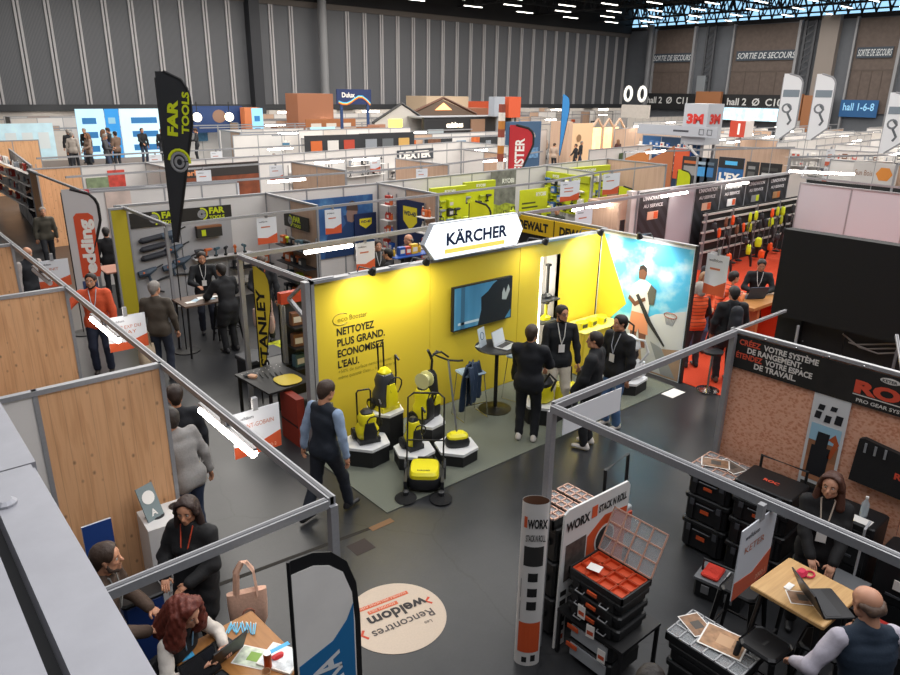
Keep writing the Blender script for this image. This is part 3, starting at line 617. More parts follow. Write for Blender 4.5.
pic(FP(.005), 'grey_wedge', M('#b9bcbc'), [(1.0, .95), (1.3, .95), (1.85, -.0 + .05), (1.2, .05)], pp)
pic(FP(.0055), 'grey_wedge', M('#8d9090'), [(1.3, .62), (1.55, .55), (1.9, .05), (1.6, .05)], pp)
fg = [('legs', '#7d5140', [(.86, .45), (.98, .45), (1.0, .9), (1.08, .45), (1.2, .45), (1.2, 1.0), (.84, 1.0)]), ('shorts', '#e79a72', [(.8, .72), (1.0, .72), (1.02, .8), (1.06, .72), (1.24, .72), (1.18, 1.14), (.84, 1.14)]),
      ('shirt', '#dedbd4', [(.84, 1.1), (1.2, 1.1), (1.22, 1.4), (1.3, 1.55), (1.2, 1.68), (1.06, 1.74), (.94, 1.72), (.82, 1.6), (.76, 1.4), (.84, 1.36)]), ('sleeve', '#57564f', [(1.2, 1.3), (1.3, 1.32), (1.32, 1.6), (1.2, 1.68), (1.14, 1.5)]),
      ('face', '#6b4433', [(.93, 1.74), (1.06, 1.74), (1.09, 1.86), (1.05, 1.96), (.95, 1.96), (.91, 1.86)]), ('hair', '#2b221e', [(.91, 1.88), (.93, 1.98), (1.0, 2.01), (1.08, 1.96), (1.09, 1.88), (1.0, 1.93)]), ('arm', '#6b4433', [(.76, 1.4), (.9, 1.3), (1.1, 1.42), (1.12, 1.36), (.9, 1.2), (.74, 1.32)]),
      ('lance', '#2b2c30', [(.9, 1.42), (.96, 1.46), (1.3, .98), (1.62, .62), (1.6, .59), (1.2, .96)])]
for i, (n_, c_, p_) in enumerate(fg): pic(FP(.007 + .0016 * i), n_, M(c_), p_, pp)
hp_ = B(FP(.008)); hp_.tube([(1.66 + .13 * math.cos(a), 1.2 + .05 * math.sin(a), 0) for a in [i * math.pi / 8 for i in range(17)]], .008, 4, M('#a6543a'))
for k in range(7): hp_.bar((1.55 + k * .037, 1.17, 0), (1.6 + k * .02, 1.02, 0), .005, m=M('#8f8f8f'))
hp_.build('basketball_hoop', pp)
f = B(); f.box(-.01, .07, -2.02, -1.98, 0, 2.52, M('#1c1c1e')); f.box(-.01, .07, -1.98, .04, 2.48, 2.52, ALU); f.build('frame', pp)
# illuminated sign
sg = E('illuminated_sign', 'glowing white elongated hexagon sign with navy maker name on the yellow wall', 'sign', (7.52, 8.19, 2.79))
hx = [(-1.06, -.02), (-.86, -.28), (.92, -.26), (1.05, 0), (.9, .28), (-.88, .28)]
B(FX(0, -.07, 0)).prism(hx, -.1, -.01, M('#b9bec4', .4)).build('casing', sg); B(FX(0, -.07, 0)).prism([(a * .985, c * .94) for a, c in hx], -.012, 0, M('#eef4fa', .4, emit=1.25)).build('face', sg)
text('K\u00c4RCHER', .26, M('#14284f'), FX(-.64, -.072, -.07), 'lettering', sg, .035, width=1.3); B(FX(0, -.071, 0)).prism([(-.66, -.2), (.62, -.2), (.62, -.13), (-.66, -.13)], 0, .002, M('#f3e06a', emit=.5)).build('yellow_stripe', sg)
for x in (-.7, .7): B().bar((x, .02, -.2), (x, .06, -.32), .04, m=ALU).build('bracket', sg)
def spotlamp(label, x, y, aim, power, col=(1, .95, .8), ang=150):
    t = E('spotlight', label, 'spotlight', (x, 8.24, 2.5)); B().tube([(0, 0, .02), (0, -.05, .1), (0, y - 8.24, .12)], .01, 6, ALUD).build('arm', t)
    B(Matrix.Translation((0, y - 8.24, .12))).tube([(0, -.03, .03), (0, .03, -.05)], [.03, .06], 10, M('#2a2a2c')).build('lamp_head', t)
    l = bpy.data.lights.new('spotlight_bulb', 'SPOT'); l.energy = power; l.spot_size = R(ang); l.spot_blend = 1; l.color = col; l.shadow_soft_size = .04
    o = bpy.data.objects.new('spotlight_bulb', l); COL.objects.link(o); o.parent = t; o.location = (0, y - 8.24 - .02, .02)
    d = Vector(aim) - Vector((x, y, 2.6)); o.rotation_euler = d.to_track_quat('-Z', 'Y').to_euler(); return t
spotlamp('leftmost arm spotlight over the yellow wall slogan', 5.35, 7.85, (5.35, 8.25, 1.6), 62); spotlamp('second arm spotlight over the yellow wall, left of the glowing sign', 6.3, 7.85, (6.3, 8.25, 1.6), 62)
spotlamp('arm spotlight just right of the glowing sign, over the screen', 8.8, 7.8, (8.7, 8.2, 1.3), 30); spotlamp('arm spotlight at the corner of the yellow wall', 10.2, 7.75, (10.5, 8.2, 1.5), 150)
t = E('spotlight', 'arm spotlight over the blue sky picture', 'spotlight', (10.86, 7.1, 2.52)); B().tube([(0, 0, 0), (-.1, 0, .1), (-.45, 0, .12)], .01, 6, ALUD).build('arm', t); B().tube([(-.47, 0, .15), (-.42, 0, .06)], [.03, .06], 10, M('#2a2a2c')).build('lamp_head', t)
l = bpy.data.lights.new('spotlight_bulb', 'SPOT'); l.energy = 75; l.spot_size = R(150); l.spot_blend = 1; l.shadow_soft_size = .04; o = bpy.data.objects.new('spotlight_bulb', l); COL.objects.link(o); o.parent = t; o.location = (-.42, 0, .02)
o.rotation_euler = Vector((.42, 0, -1.0)).to_track_quat('-Z', 'Y').to_euler()
# television
tv = E('television', 'flat television showing a dark figure on blue, on the yellow wall', 'television', (7.73, 8.22, 1.64)); B(FX(0, -.05, 0)).prism([(-.66, -.37), (.66, -.37), (.66, .37), (-.66, .37)], -.03, .03, BLK2).build('casing', tv)
P_ = lambda w: FX(0, -.08 - w, 0)
pic(P_(.001), 'screen', ramp_mat('screen_blue', [(0, '#2b5470'), (.5, '#4c8fb5'), (1, '#9fc9da')], 'Noise', .3, scale=(3, 1, .6), Scale=1.2), [(-.64, -.35), (.64, -.35), (.64, .35), (-.64, .35)], tv)
pic(P_(.003), 'dark_figure', M('#17222b', .4), [(-.12, -.35), (-.05, -.1), (-.06, .12), (.1, .2), (.2, .3), (.3, .35), (.64, .35), (.64, -.2), (.5, -.35)], tv); pic(P_(.005), 'pale_hand', M('#a9b4b4', .4), [(.42, .0), (.52, -.02), (.6, .14), (.56, .24), (.5, .1), (.46, .2), (.42, .12)], tv)
pic(P_(.003), 'window_bar', M('#3c6a86', .4), [(-.5, -.35), (-.42, -.35), (-.42, .35), (-.5, .35)], tv); pic(P_(.003), 'caption', M('#c3d8e2', .4), [(-.56, -.28), (-.1, -.28), (-.1, -.24), (-.56, -.24)], tv)
# podiums
def podium(label, x, y, h, r=.33):
    t = E('podium', label, 'podium', (x, y, .012)); B().hexa((0, 0, 0), r * .97, h - .04, M('#19191b', .6), R(8)).build('base', t); B().hexa((0, 0, h - .04), r, .04, M('#d9d9da', .4), R(8)).build('top', t)
podium('hexagonal podium nearest the walking man, under the wheeled washer', 4.95, 7.5, .28); podium('tall hexagonal podium at the back of the washer display', 5.42, 7.72, .56, .28)
podium('mid-height hexagonal podium under the hose reel washer', 5.86, 7.3, .4, .28); podium('low front podium under the small yellow washer', 5.38, 6.98, .22, .3); podium('low podium under the upright sweeper right of the display', 5.93, 6.72, .2, .32)
podium('black and white podium behind the suited man, with vacuum', 7.85, 6.86, .3, .36); podium('black podium under the white scrubber by the sky picture', 9.9, 6.78, .22, .42)
YB = M('#e6d91e', .35); GB = M('#3b3d40', .4)
def rr(w, d, z, r=.3, n=16, cx=0, cy=0, e=3.0):
    """superellipse ring"""
    out = []
    for i in range(n):
        a = 2 * math.pi * (i + .5) / n; c, s_ = math.cos(a), math.sin(a)
        out.append((cx + w / 2 * math.copysign(abs(c) ** (2 / e), c), cy + d / 2 * math.copysign(abs(s_) ** (2 / e), s_), z))
    return out
def washer(label, loc, rz, H=.8, w=.3, main=YB, sec=BLK2, handle=True, reel=False, tall=False, s=1):
    t = E('pressure_washer', label, 'pressure washer', loc, rz)
    q = B(); q.mat(main); q.loft([rr(w * .9, w * .8, .06), rr(w, w * .95, .14), rr(w, w * .95, H * .3), rr(w * .72, w * .75, H * .42), rr(w * .8, w * .8, H * .55), rr(w * .6, w * .6, H * .66), rr(w * .3, w * .3, H * .7)]); q.build('body', t, True)
    q = B(); q.mat(sec); q.loft([rr(w * .62, .05, H * .1, cy=-w * .47), rr(w * .62, .06, H * .3, cy=-w * .47), rr(w * .4, .05, H * .5, cy=-w * .4)]); q.box(-w * .48, w * .48, -w * .42, w * .4, 0, .07); q.loft([rr(w * .5, w * .5, H * .62), rr(w * .55, w * .5, H * .7), rr(w * .3, w * .3, H * .76)]); q.build('dark_cover', t, True)
    for sx in (-1, 1): B(Matrix.Translation((sx * w * .5, w * .3, .085)) @ Matrix.Rotation(R(90), 4, 'Y')).lathe([(.03, -.03), (.085, -.025), (.085, .025), (.03, .03)], n=14, m=BLACK).lathe([(.02, -.034), (.05, -.034), (.05, .034), (.02, .034)], n=10, m=sec if main == YB else YB).build('wheel', t)
    if tall: B().tube([(-.05, w * .2, H * .6), (-.05, w * .25, H * 1.2), (.05, w * .25, H * 1.2), (.05, w * .2, H * .6)], .013, 8, BLACK).build('handle', t)
    elif handle:
        hz = H * 1.15
        B().tube([(-w * .32, w * .3, H * .3), (-w * .32, w * .36, hz - .03), (-w * .25, w * .37, hz), (w * .25, w * .37, hz), (w * .32, w * .36, hz - .03), (w * .32, w * .3, H * .3)], .013, 8, BLACK).build('handle', t)
    if reel:
        B(Matrix.Translation((0, -w * .1, H * .86)) @ Matrix.Rotation(R(90), 4, 'Y')).lathe([(.02, -.07), (.12, -.07), (.12, -.06), (.07, -.055), (.07, .055), (.12, .06), (.12, .07), (.02, .07)], n=16, m=M('#dcd9a0', .4)).build('hose_reel', t)
    gun = B(); gun.mat(BLACK); gun.tube([(w * .55, 0, .2), (w * .58, -.02, H * .6), (w * .55, -.02, H * .95)], .014, 6); gun.tube([(w * .55, -.02, H * .95), (w * .55, -.1, H * .88)], .018, 6); gun.build('spray_gun', t)
    ho = B(); ho.tube([(w * (.2 + .35 * math.cos(a)), -w * .45 - .02 * math.sin(a * 2), H * .45 + w * .4 * math.sin(a)) for a in [i * math.pi / 6 for i in range(13)]], .011, 6, BLACK); ho.build('hose', t)
    text('K\u00c4RCHER', .035, BLACK if main == YB else YB, FX(-w * .3, -w * .5, H * .22), 'logo_lettering', t, .03)
    return t
washer('yellow and black wheeled pressure washer on the podium nearest the walking man', (4.95, 7.5, .3), R(-15), .62, .32)
washer('tall black and grey pressure washer on the highest podium', (5.42, 7.72, .575), R(5), .82, .34, GB, YB, True, False, True)
washer('yellow pressure washer with pale hose reel on top', (5.8, 7.32, .415), R(20), .74, .28, YB, BLK2, False, True)
washer('small yellow pressure washer low at the front of the display', (5.38, 7.0, .235), R(-5), .62, .24, YB, BLK2, False)
# black battery vacuum with loop handle on the mid podium
t = E('upright_vacuum', 'black upright hose washer with curled grip behind the reel washer', 'washer', (6.02, 7.4, .415), R(10))
q = B(); q.mat(BLK2); q.loft([rr(.24, .24, 0), rr(.26, .26, .1), rr(.2, .2, .35), rr(.16, .15, .62), rr(.08, .08, .7)]); q.build('body', t, True); B().tube([(0, 0, .65), (.02, 0, .85), (-.06, -.02, .98), (-.12, -.04, 1.05)], .02, 6, BLACK).tube([(0, 0, .9), (.12, 0, .96), (.2, 0, .92)], .018, 6).build('handle', t)
B().box(-.06, .06, -.14, -.1, .2, .34, YB).build('yellow_cover', t)
t = E('floor_sweeper', 'upright hard-floor cleaner with long silver handle and yellow head', 'floor cleaner', (5.95, 6.72, .215), R(-25))
q = B(); q.mat(BLK2); q.loft([rr(.34, .24, 0), rr(.36, .26, .05), rr(.3, .2, .13)]); q.build('base', t, True); q = B(); q.mat(YB); q.loft([rr(.32, .22, .07), rr(.3, .2, .15), rr(.2, .12, .19)]); q.build('yellow_cover', t, True)
B().tube([(0, .02, .15), (-.05, .35, 1.15)], .016, 8, M('#9b9ea3', .3, .7)).build('pole', t); B().tube([(-.05, .35, 1.15), (-.2, .36, 1.22), (-.28, .3, 1.28), (-.18, .26, 1.32), (-.05, .35, 1.2)], .014, 6, BLACK).tube([(-.05, .35, 1.15), (.1, .34, 1.13), (.16, .32, 1.14)], .015, 6).build('handle', t)
# push sweeper on the floor
t = E('push_sweeper', 'yellow push sweeper with two round side brushes at the carpet corner', 'sweeper', (5.12, 6.42, .012), R(-46) + R(0)); t.rotation_euler.z = R(-41); t.scale = (.84, .95, 1.0)
q = B(); q.mat(BLK2); q.loft([rr(.56, .5, .06), rr(.58, .54, .14), rr(.54, .5, .2)]); q.box(-.31, -.26, -.28, .3, .05, .2); q.box(.26, .31, -.28, .3, .05, .2); q.build('chassis', t, True)
q = B(); q.mat(YB); q.loft([rr(.46, .46, .17, e=5), rr(.46, .46, .25, e=5), rr(.42, .4, .285, e=5)]); q.build('yellow_lid', t, True); text('K\u00c4RCHER', .045, M('#2a2a2a'), Matrix.Translation((-.11, -.15, .289)), 'logo_lettering', t, .02)
B(Matrix.Translation((0, 0, 0))).box(-.12, .12, .2, .235, .24, .3, BLACK).build('grip', t)
for sx in (-1, 1):
    q = B(Matrix.Translation((sx * .27, -.36, .0))); q.lathe([(.02, .12), (.05, .11), (.05, .06), (.02, .05)], n=10, m=BLK2); q.lathe([(.16, 0), (.17, .01), (.06, .06), (.02, .06)], n=24, m=M('#0f0f10', .9, bump=.5, scale=90)); q.build('side_brush', t)
    B(Matrix.Translation((sx * .31, .2, .14)) @ Matrix.Rotation(R(90), 4, 'Y')).lathe([(.04, -.025), (.14, -.02), (.14, .02), (.04, .025)], n=18, m=BLACK).build('wheel', t)
B().tube([(-.29, .1, .16), (-.29, .3, .55), (-.29, .5, 1.05), (-.2, .54, 1.1), (.2, .54, 1.1), (.29, .5, 1.05), (.29, .3, .55), (.29, .1, .16)], .014, 8, BLACK).tube([(-.29, .28, .52), (.29, .28, .52)], .012, 8).build('push_handle', t)
# high table, laptop, leaflet display
def pedestal(label, x, y, H=1.1, r=.36, top=BLK2, name='high_table'):
    t = E(name, label, 'table', (x, y, .012)); B().lathe([(.02, 0), (.26, 0), (.27, .012), (.06, .03), (.03, .05)], n=24, m=M('#1a1a1c', .3, .5)).build('base', t, True); B().tube([(0, 0, .03), (0, 0, H - .03)], .032, 12, BLACK).build('column', t)
    B().lathe([(.02, H - .03), (r - .01, H - .03), (r, H - .015), (r - .01, H), (.02, H)], n=28, m=top).build('table_top', t, True); return t
pedestal('black round high table carrying the silver laptop', 7.5, 7.55)
def laptop(label, loc, rz, body='#b9bcc0', open_=105, scr='#c8d4da', w=.34):
    t = E('laptop', label, 'laptop', loc, rz); m_ = M(body, .4, .3); B().rbox(-w / 2, w / 2, -w * .35, w * .35, 0, .016, .01, m_).build('base', t)
    B().box(-w * .44, w * .44, -w * .05, w * .28, .016, .018, M('#2c2d30')).build('keyboard', t)
    fr = Matrix.Translation((0, w * .35, .014)) @ Matrix.Rotation(-R(open_ - 90), 4, 'X'); B(fr).box(-w / 2, w / 2, -.0, .012, 0, w * .68, m_).build('lid', t); B(fr).box(-w * .47, w * .47, -.002, 0, .02, w * .65, M(scr, .25)).build('screen', t); return t
laptop('open silver laptop on the black round high table', (7.6, 7.45, 1.113), R(-70) + R(85), scr='#cfd6da')
t = E('leaflet_stand', 'tilted clear leaflet stand beside the silver laptop', 'leaflet stand', (7.32, 7.68, 1.112), R(20)); B(Matrix.Rotation(R(-12), 4, 'X')).box(-.11, .11, -.004, .004, 0, .3, M('#b7c4cf', .3)).build('card', t); B().box(-.1, .1, 0, .1, 0, .006, M('#c4ccd2', .2)).build('foot', t)
B(Matrix.Rotation(R(-12), 4, 'X') @ FX(0, -.006, .17)).tube([(.06 * math.cos(a), .06 * math.sin(a), 0) for a in [i * math.pi / 6 for i in range(13)]], .006, 4, M('#4d6b86')).build('emblem', t)
def bar_stool(label, x, y, rz, H=.78):
    t = E('bar_stool', label, 'stool', (x, y, .012), rz); B().rbox(-.2, .2, -.18, .18, H - .04, H, .03, M('#8fa3b3', .5)).build('seat', t)
    for sx in (-1, 1):
        B().tube([(sx * .16, -.15, H - .04), (sx * .22, -.2, .006), (sx * .22, .2, .006), (sx * .16, .15, H - .04)], .008, 6, CHROME).build('sled_leg', t)
    B().tube([(-.2, -.19, .28), (.2, -.19, .28)], .008, 6, CHROME).build('footrest', t); return t
bar_stool('wire-legged bar stool with a navy jacket over its back', 7.0, 7.62, R(-10)); bar_stool('wire-legged bar stool partly behind the suited man', 8.15, 7.65, R(15))
def drape(label, c, w, top, drop, m, rz=0, name='jacket'):
    """cloth hung over an edge: two sides with folds"""
    b = B(Matrix.Translation(c) @ Matrix.Rotation(rz, 4, 'Z')); b.mat(m); nu, nv = 14, 18; out = []; 
    for sgn in (1, -1):
        vs = []; fs = []
        for j in range(nv + 1):
            v = j / nv
            for i in range(nu + 1):
                u = i / nu - .5; vs.append((u * w * (1 - .25 * (1 - v) * (1 - v)), sgn * (.03 + .05 * math.sin(min(v * 4, 1.57)) + .02 * math.sin(u * 17 + v * 4)), top - drop * v * (1 if sgn > 0 else .8) + .02 * math.cos(u * 9)))
        for j in range(nv):
            for i in range(nu): a = j * (nu + 1) + i; fs.append((a, a + 1, a + nu + 2, a + nu + 1))
        b.add(vs, fs)
    o = b.build(name, smooth=True); md = o.modifiers.new('thick', 'SOLIDIFY'); md.thickness = .02; return tag(o, label, name.replace('_', ' '))
drape('navy quilted jacket hung over the wire-legged stool', (6.9, 7.5, 0), .46, .98, .75, M('#1e3048', .7, bump=.4, scale=25), R(25))
t = E('handbag', 'dark blue bag hanging beside the high table stool', 'bag', (8.05, 7.55, .42)); B().mat(M('#20242c')).loft([rr(.3, .14, 0), rr(.34, .18, .12), rr(.28, .1, .38)]).build('body', t, True); B().tube([(-.1, 0, .36), (-.06, 0, .5), (.06, 0, .5), (.1, 0, .36)], .01, 6, BLACK).build('strap', t)
# vacuum on the central podium
t = E('wet_vacuum', 'yellow and black canister vacuum with arching hose behind the suited man', 'vacuum cleaner', (7.85, 6.86, .312), R(10))
q = B(); q.mat(YB); q.loft([rr(.34, .34, .03), rr(.36, .36, .1), rr(.36, .36, .24), rr(.3, .3, .3)]); q.build('tank', t, True); q = B(); q.mat(BLK2); q.loft([rr(.32, .32, .28), rr(.34, .34, .34), rr(.24, .24, .42), rr(.1, .1, .44)]); q.build('motor_head', t, True)
B().tube([(.0, -.16, .2), (-.1, -.3, .45), (-.3, -.3, .62), (-.38, -.2, .4), (-.42, -.2, .05)], .02, 8, BLACK).build('hose', t); B().tube([(.1, .1, .4), (.1, .12, .68), (-.1, .12, .68), (-.1, .1, .4)], .014, 6, BLACK).build('handle', t)
t = E('carpet_cleaner', 'second yellow cleaner with black handle between the suited and puffer men', 'vacuum cleaner', (8.25, 6.72, .012), R(-20)); q = B(); q.mat(YB); q.loft([rr(.4, .3, .3), rr(.42, .32, .4), rr(.36, .28, .52), rr(.2, .16, .55)]); q.build('tank', t, True); q = B(); q.mat(BLK2); q.loft([rr(.42, .34, 0), rr(.44, .36, .08), rr(.42, .32, .3)]); q.build('base', t, True); B().tube([(-.1, 0, .5), (-.1, .02, .8), (.1, .02, .8), (.1, 0, .5)], .013, 6, BLACK).build('handle', t)
# white scrubber on right podium
t = E('floor_scrubber', 'white and black professional scrubber on its podium by the sky picture', 'scrubber', (9.9, 6.8, .232), R(-25))
WB = M('#d5d6d6', .35)
q = B(); q.mat(WB); q.loft([rr(.62, .5, .02), rr(.66, .54, .1), rr(.6, .5, .26), rr(.44, .38, .34)]); q.build('lower_body', t, True); q = B(); q.mat(BLK2); q.loft([rr(.4, .36, .33), rr(.46, .4, .42), rr(.42, .36, .5)]); q.build('motor_block', t, True)
q = B(); q.mat(WB); q.loft([rr(.4, .34, .49), rr(.5, .42, .55), rr(.46, .38, .66), rr(.3, .24, .74)]); q.build('upper_body', t, True); B().tube([(-.18, .1, .66), (-.22, .16, .86), (-.1, .18, .95), (.1, .18, .95), (.22, .16, .86), (.18, .1, .66)], .018, 8, BLACK).build('handle', t)
B().tube([(.2, -.2, .3), (.3, -.26, .5), (.24, -.2, .7), (.05, -.1, .72)], .022, 8, WB).build('hose', t); 
for sx in (-1, 1): B(Matrix.Translation((sx * .28, .16, .09)) @ Matrix.Rotation(R(90), 4, 'Y')).lathe([(.03, -.03), (.09, -.02), (.09, .02), (.03, .03)], n=14, m=BLACK).build('wheel', t)
tag(B().lathe([(.02, 0), (.07, 0), (.075, .02), (.075, .14), (.04, .2), (.035, .24), (.01, .25)], (10.22, 6.62, .232), 12, WB).build('spray_bottle', smooth=True), 'small white bottle standing at the scrubber podium edge', 'bottle')
# products in the lit niche and on the yellow counter
for i, (z, h) in enumerate(((1.39, .6), (.98, .3))):
    t = E('cordless_vacuum' if i == 0 else 'hand_washer', ('black upright cordless stick vacuum on the top niche shelf', 'yellow and white hand steamer on the lower niche shelf')[i], 'appliance', (9.47, 8.3, z), 0)
    q = B(); q.mat(BLK2 if i == 0 else YB); q.loft([rr(.2, .14, 0), rr(.2, .14, .05), rr(.06, .05, .1), rr(.05, .05, h)]); q.build('body', t, True); B().box(-.04, .04, -.04, .04, h, h + .04, BLACK).build('grip', t)
t = E('display_counter', 'low yellow display counter in the corner of the yellow booth', 'counter', (10.25, 7.85, .012)); B().rbox(-.55, .55, -.3, .3, 0, .82, .02, YEL).build('body', t); B().rbox(-.57, .57, -.32, .32, .82, .85, .02, M('#efe36a')).build('top', t)
for i, x in enumerate((9.85, 10.12, 10.42)):
    t = E('cleaner_box', ('left', 'middle', 'right')[i] + ' one of three small yellow cleaning kits on the corner counter', 'kit', (x, 7.75, .863), R(10 * i)); B().rbox(-.11, .11, -.08, .08, 0, .14, .02, YB).build('body', t); B().box(-.07, .07, -.082, -.078, .03, .1, BLK2).build('label_patch', t)
tag(B().mat(M('#2a2420')).loft([rr(.26, .18, 0), rr(.32, .24, .12), rr(.26, .2, .36), rr(.1, .08, .42)]).build('backpack', smooth=True), 'dark backpack on the carpet behind the black-vested man', 'backpack'); bpy.context.scene.collection.objects['backpack'].location = (9.35, 7.2, .012)
tag(B().box(10.2, 10.6, 5.95, 6.18, .003, .006, PAPER).build('floor_leaflet'), 'white leaflet lying on the carpet edge by the scrubber podium', 'leaflet')
# ---------------------------------------------------------------- toolbox stand with the chipboard wall
t = E('booth_divider', 'chipboard wall with black French banner along the toolbox stand', 'partition', (7.27, 3.6, 0), 0, kind='thing')
for i, (a, c) in enumerate(((0, -.97), (-.98, -1.96), (-1.97, -2.95), (-2.96, -3.94))): B().box(0, .03, c, a, 0, 2.46, OSB).build('panel', t)
f = B(); f.mat(M('#b4b5b8', .4, .5)); f.box(-.015, .035, -3.95, .02, 2.46, 2.5); f.box(-.02, .04, -.01, .03, 0, 2.5)
f.build('frame', t)
bn = E('banner', 'black banner of white and orange French capitals along the chipboard wall top', 'banner', (7.25, 3.6, 0)); BM = M('#1a1918', .7, nz=.1, scale=3)
B(FY(0, 0, 0)).prism([(.0, 2.07), (.97, 2.07), (.97, 2.45), (.0, 2.45)], .002, .008, BM).build('cloth', bn); B(FY(0, 0, 0)).prism([(.97, 2.07), (3.9, 2.09), (3.9, 2.45), (.97, 2.45)], .003, .01, M('#221f1d', .8, nz=.3, scale=5)).build('cloth', bn)
for i, (a, wa, c, wc, u) in enumerate((('CR\u00c9EZ', .24, 'VOTRE SYST\u00c8ME', .58, .1), ('', 0, 'DE RANGEMENT.', .6, .2), ('\u00c9TENDEZ', .3, 'VOTRE ESPACE', .5, .08), ('', 0, 'DE TRAVAIL.', .46, .3))):
    z = 2.35 - i * .078
    if a: text(a, .085, M('#d8543a'), FY(-.009, -u, z), 'lettering', bn, .035, width=wa)
    text(c, .085, M('#ddd8d2'), FY(-.009, -u - wa - (.04 if a else 0), z), 'lettering', bn, .035, width=wc)
text('ROC', .17, M('#e0533a'), FY(-.0115, -1.32, 2.2), 'logo_lettering', bn, .06, width=.62); text('PRO GEAR SYSTEM', .05, M('#ddd8d2'), FY(-.0115, -1.36, 2.105), 'small_lettering', bn, .02, width=.5)
B(FY(-.0105, -1.32, 0)).prism([(0, 2.17), (.7, 2.17), (.7, 2.18), (0, 2.18)], 0, .002, M('#ddd8d2')).build('underline', bn); B(FY(-.0115, -1.62, 2.395)).prism([(.09 * math.cos(a), .03 * math.sin(a)) for a in [i * math.pi / 8 for i in range(16)]], 0, .002, M('#ddd8d2')).build('maker_oval', bn)
text('KETER', .04, BLACK, FY(-.014, -1.55, 2.38), 'small_lettering', bn, .02, width=.13)
for i in range(12): B().ball((-.02, -.05 - .33 * i, 2.475), .014, CHROME, 8, 4).build('eyelet_hook', bn)
ps = E('poster_strip', 'tall white poster strip of product pictures on the chipboard wall', 'poster', (7.25, 2.63, 0)); P5 = lambda w: FY(-w, 0, 0)
pic(P5(.0), 'sheet', M('#d9dadb'), [(0, .0), (.36, .0), (.36, 2.08), (0, 2.08)], ps, .004)
pic(P5(.004), 'photo', ramp_mat('print_a', [(0, '#9a6b4c'), (.5, '#c98f6d'), (1, '#7fb0cf')], 'Gradient', .6, scale=(1, 1, 1)), [(.03, 1.1), (.33, 1.1), (.33, 1.74), (.03, 1.74)], ps)
pic(P5(.006), 'sky_patch', M('#9cc6dc'), [(.03, 1.55), (.33, 1.55), (.33, 1.74), (.03, 1.74)], ps); pic(P5(.006), 'mud_patch', M('#b07856'), [(.03, 1.1), (.33, 1.1), (.33, 1.35), (.03, 1.35)], ps)
for (u0, u1, v0, v1) in ((.06, .25, 1.16, 1.5), (.1, .22, 1.5, 1.66), (.06, .12, 1.9, 1.96), (.18, .24, 1.92, 1.97), (.04, .1, 1.8, 1.88), (.14, .2, 1.78, 1.86), (.24, .31, 1.79, 1.89)): pic(P5(.0075), 'pictured_toolbox', M('#1b1d22'), [(u0, v0), (u1, v0), (u1 + .01, v1), (u0 + .01, v1)], ps)
pic(P5(.0075), 'pictured_digger_arm', M('#b5562e'), [(.24, 1.4), (.28, 1.4), (.33, 1.58), (.28, 1.68), (.22, 1.6), (.28, 1.58)], ps)
for i, v in enumerate((.86, .6, .34)):
    pic(P5(.004), 'photo', M(('#3b3632', '#8d7160', '#454545')[i]), [(.03, v - .02), (.33, v - .02), (.33, v + .2), (.03, v + .2)], ps); pic(P5(.006), 'pictured_toolbox', M('#1b1d22'), [(.1, v + .01), (.26, v + .01), (.26, v + .15), (.1, v + .15)], ps)
# black cloth bag on the wall
t = E('tool_blanket', 'black folded tool panel with orange maker mark on the chipboard wall', 'tool panel', (7.2, 1.75, 1.28)); B(FY(0, .38, 0)).prism([(0, .02), (.72, 0), (.75, .42), (.62, .45), (.5, .44), (.06, .5), (.02, .48)], -.03, .03, M('#151517', .7, bump=.5, scale=20)).build('panel', t)
text('ROC', .09, M('#e0533a'), FY(-.032, 0, .2), 'logo_lettering', t, .04, width=.22); 
for i in range(3): B(FY(-.032, .3 - .09 * i, .42)).prism([(0, -.06), (.02, -.06), (.02, .04), (0, .04)], 0, .01, GREY).build('buckle', t)

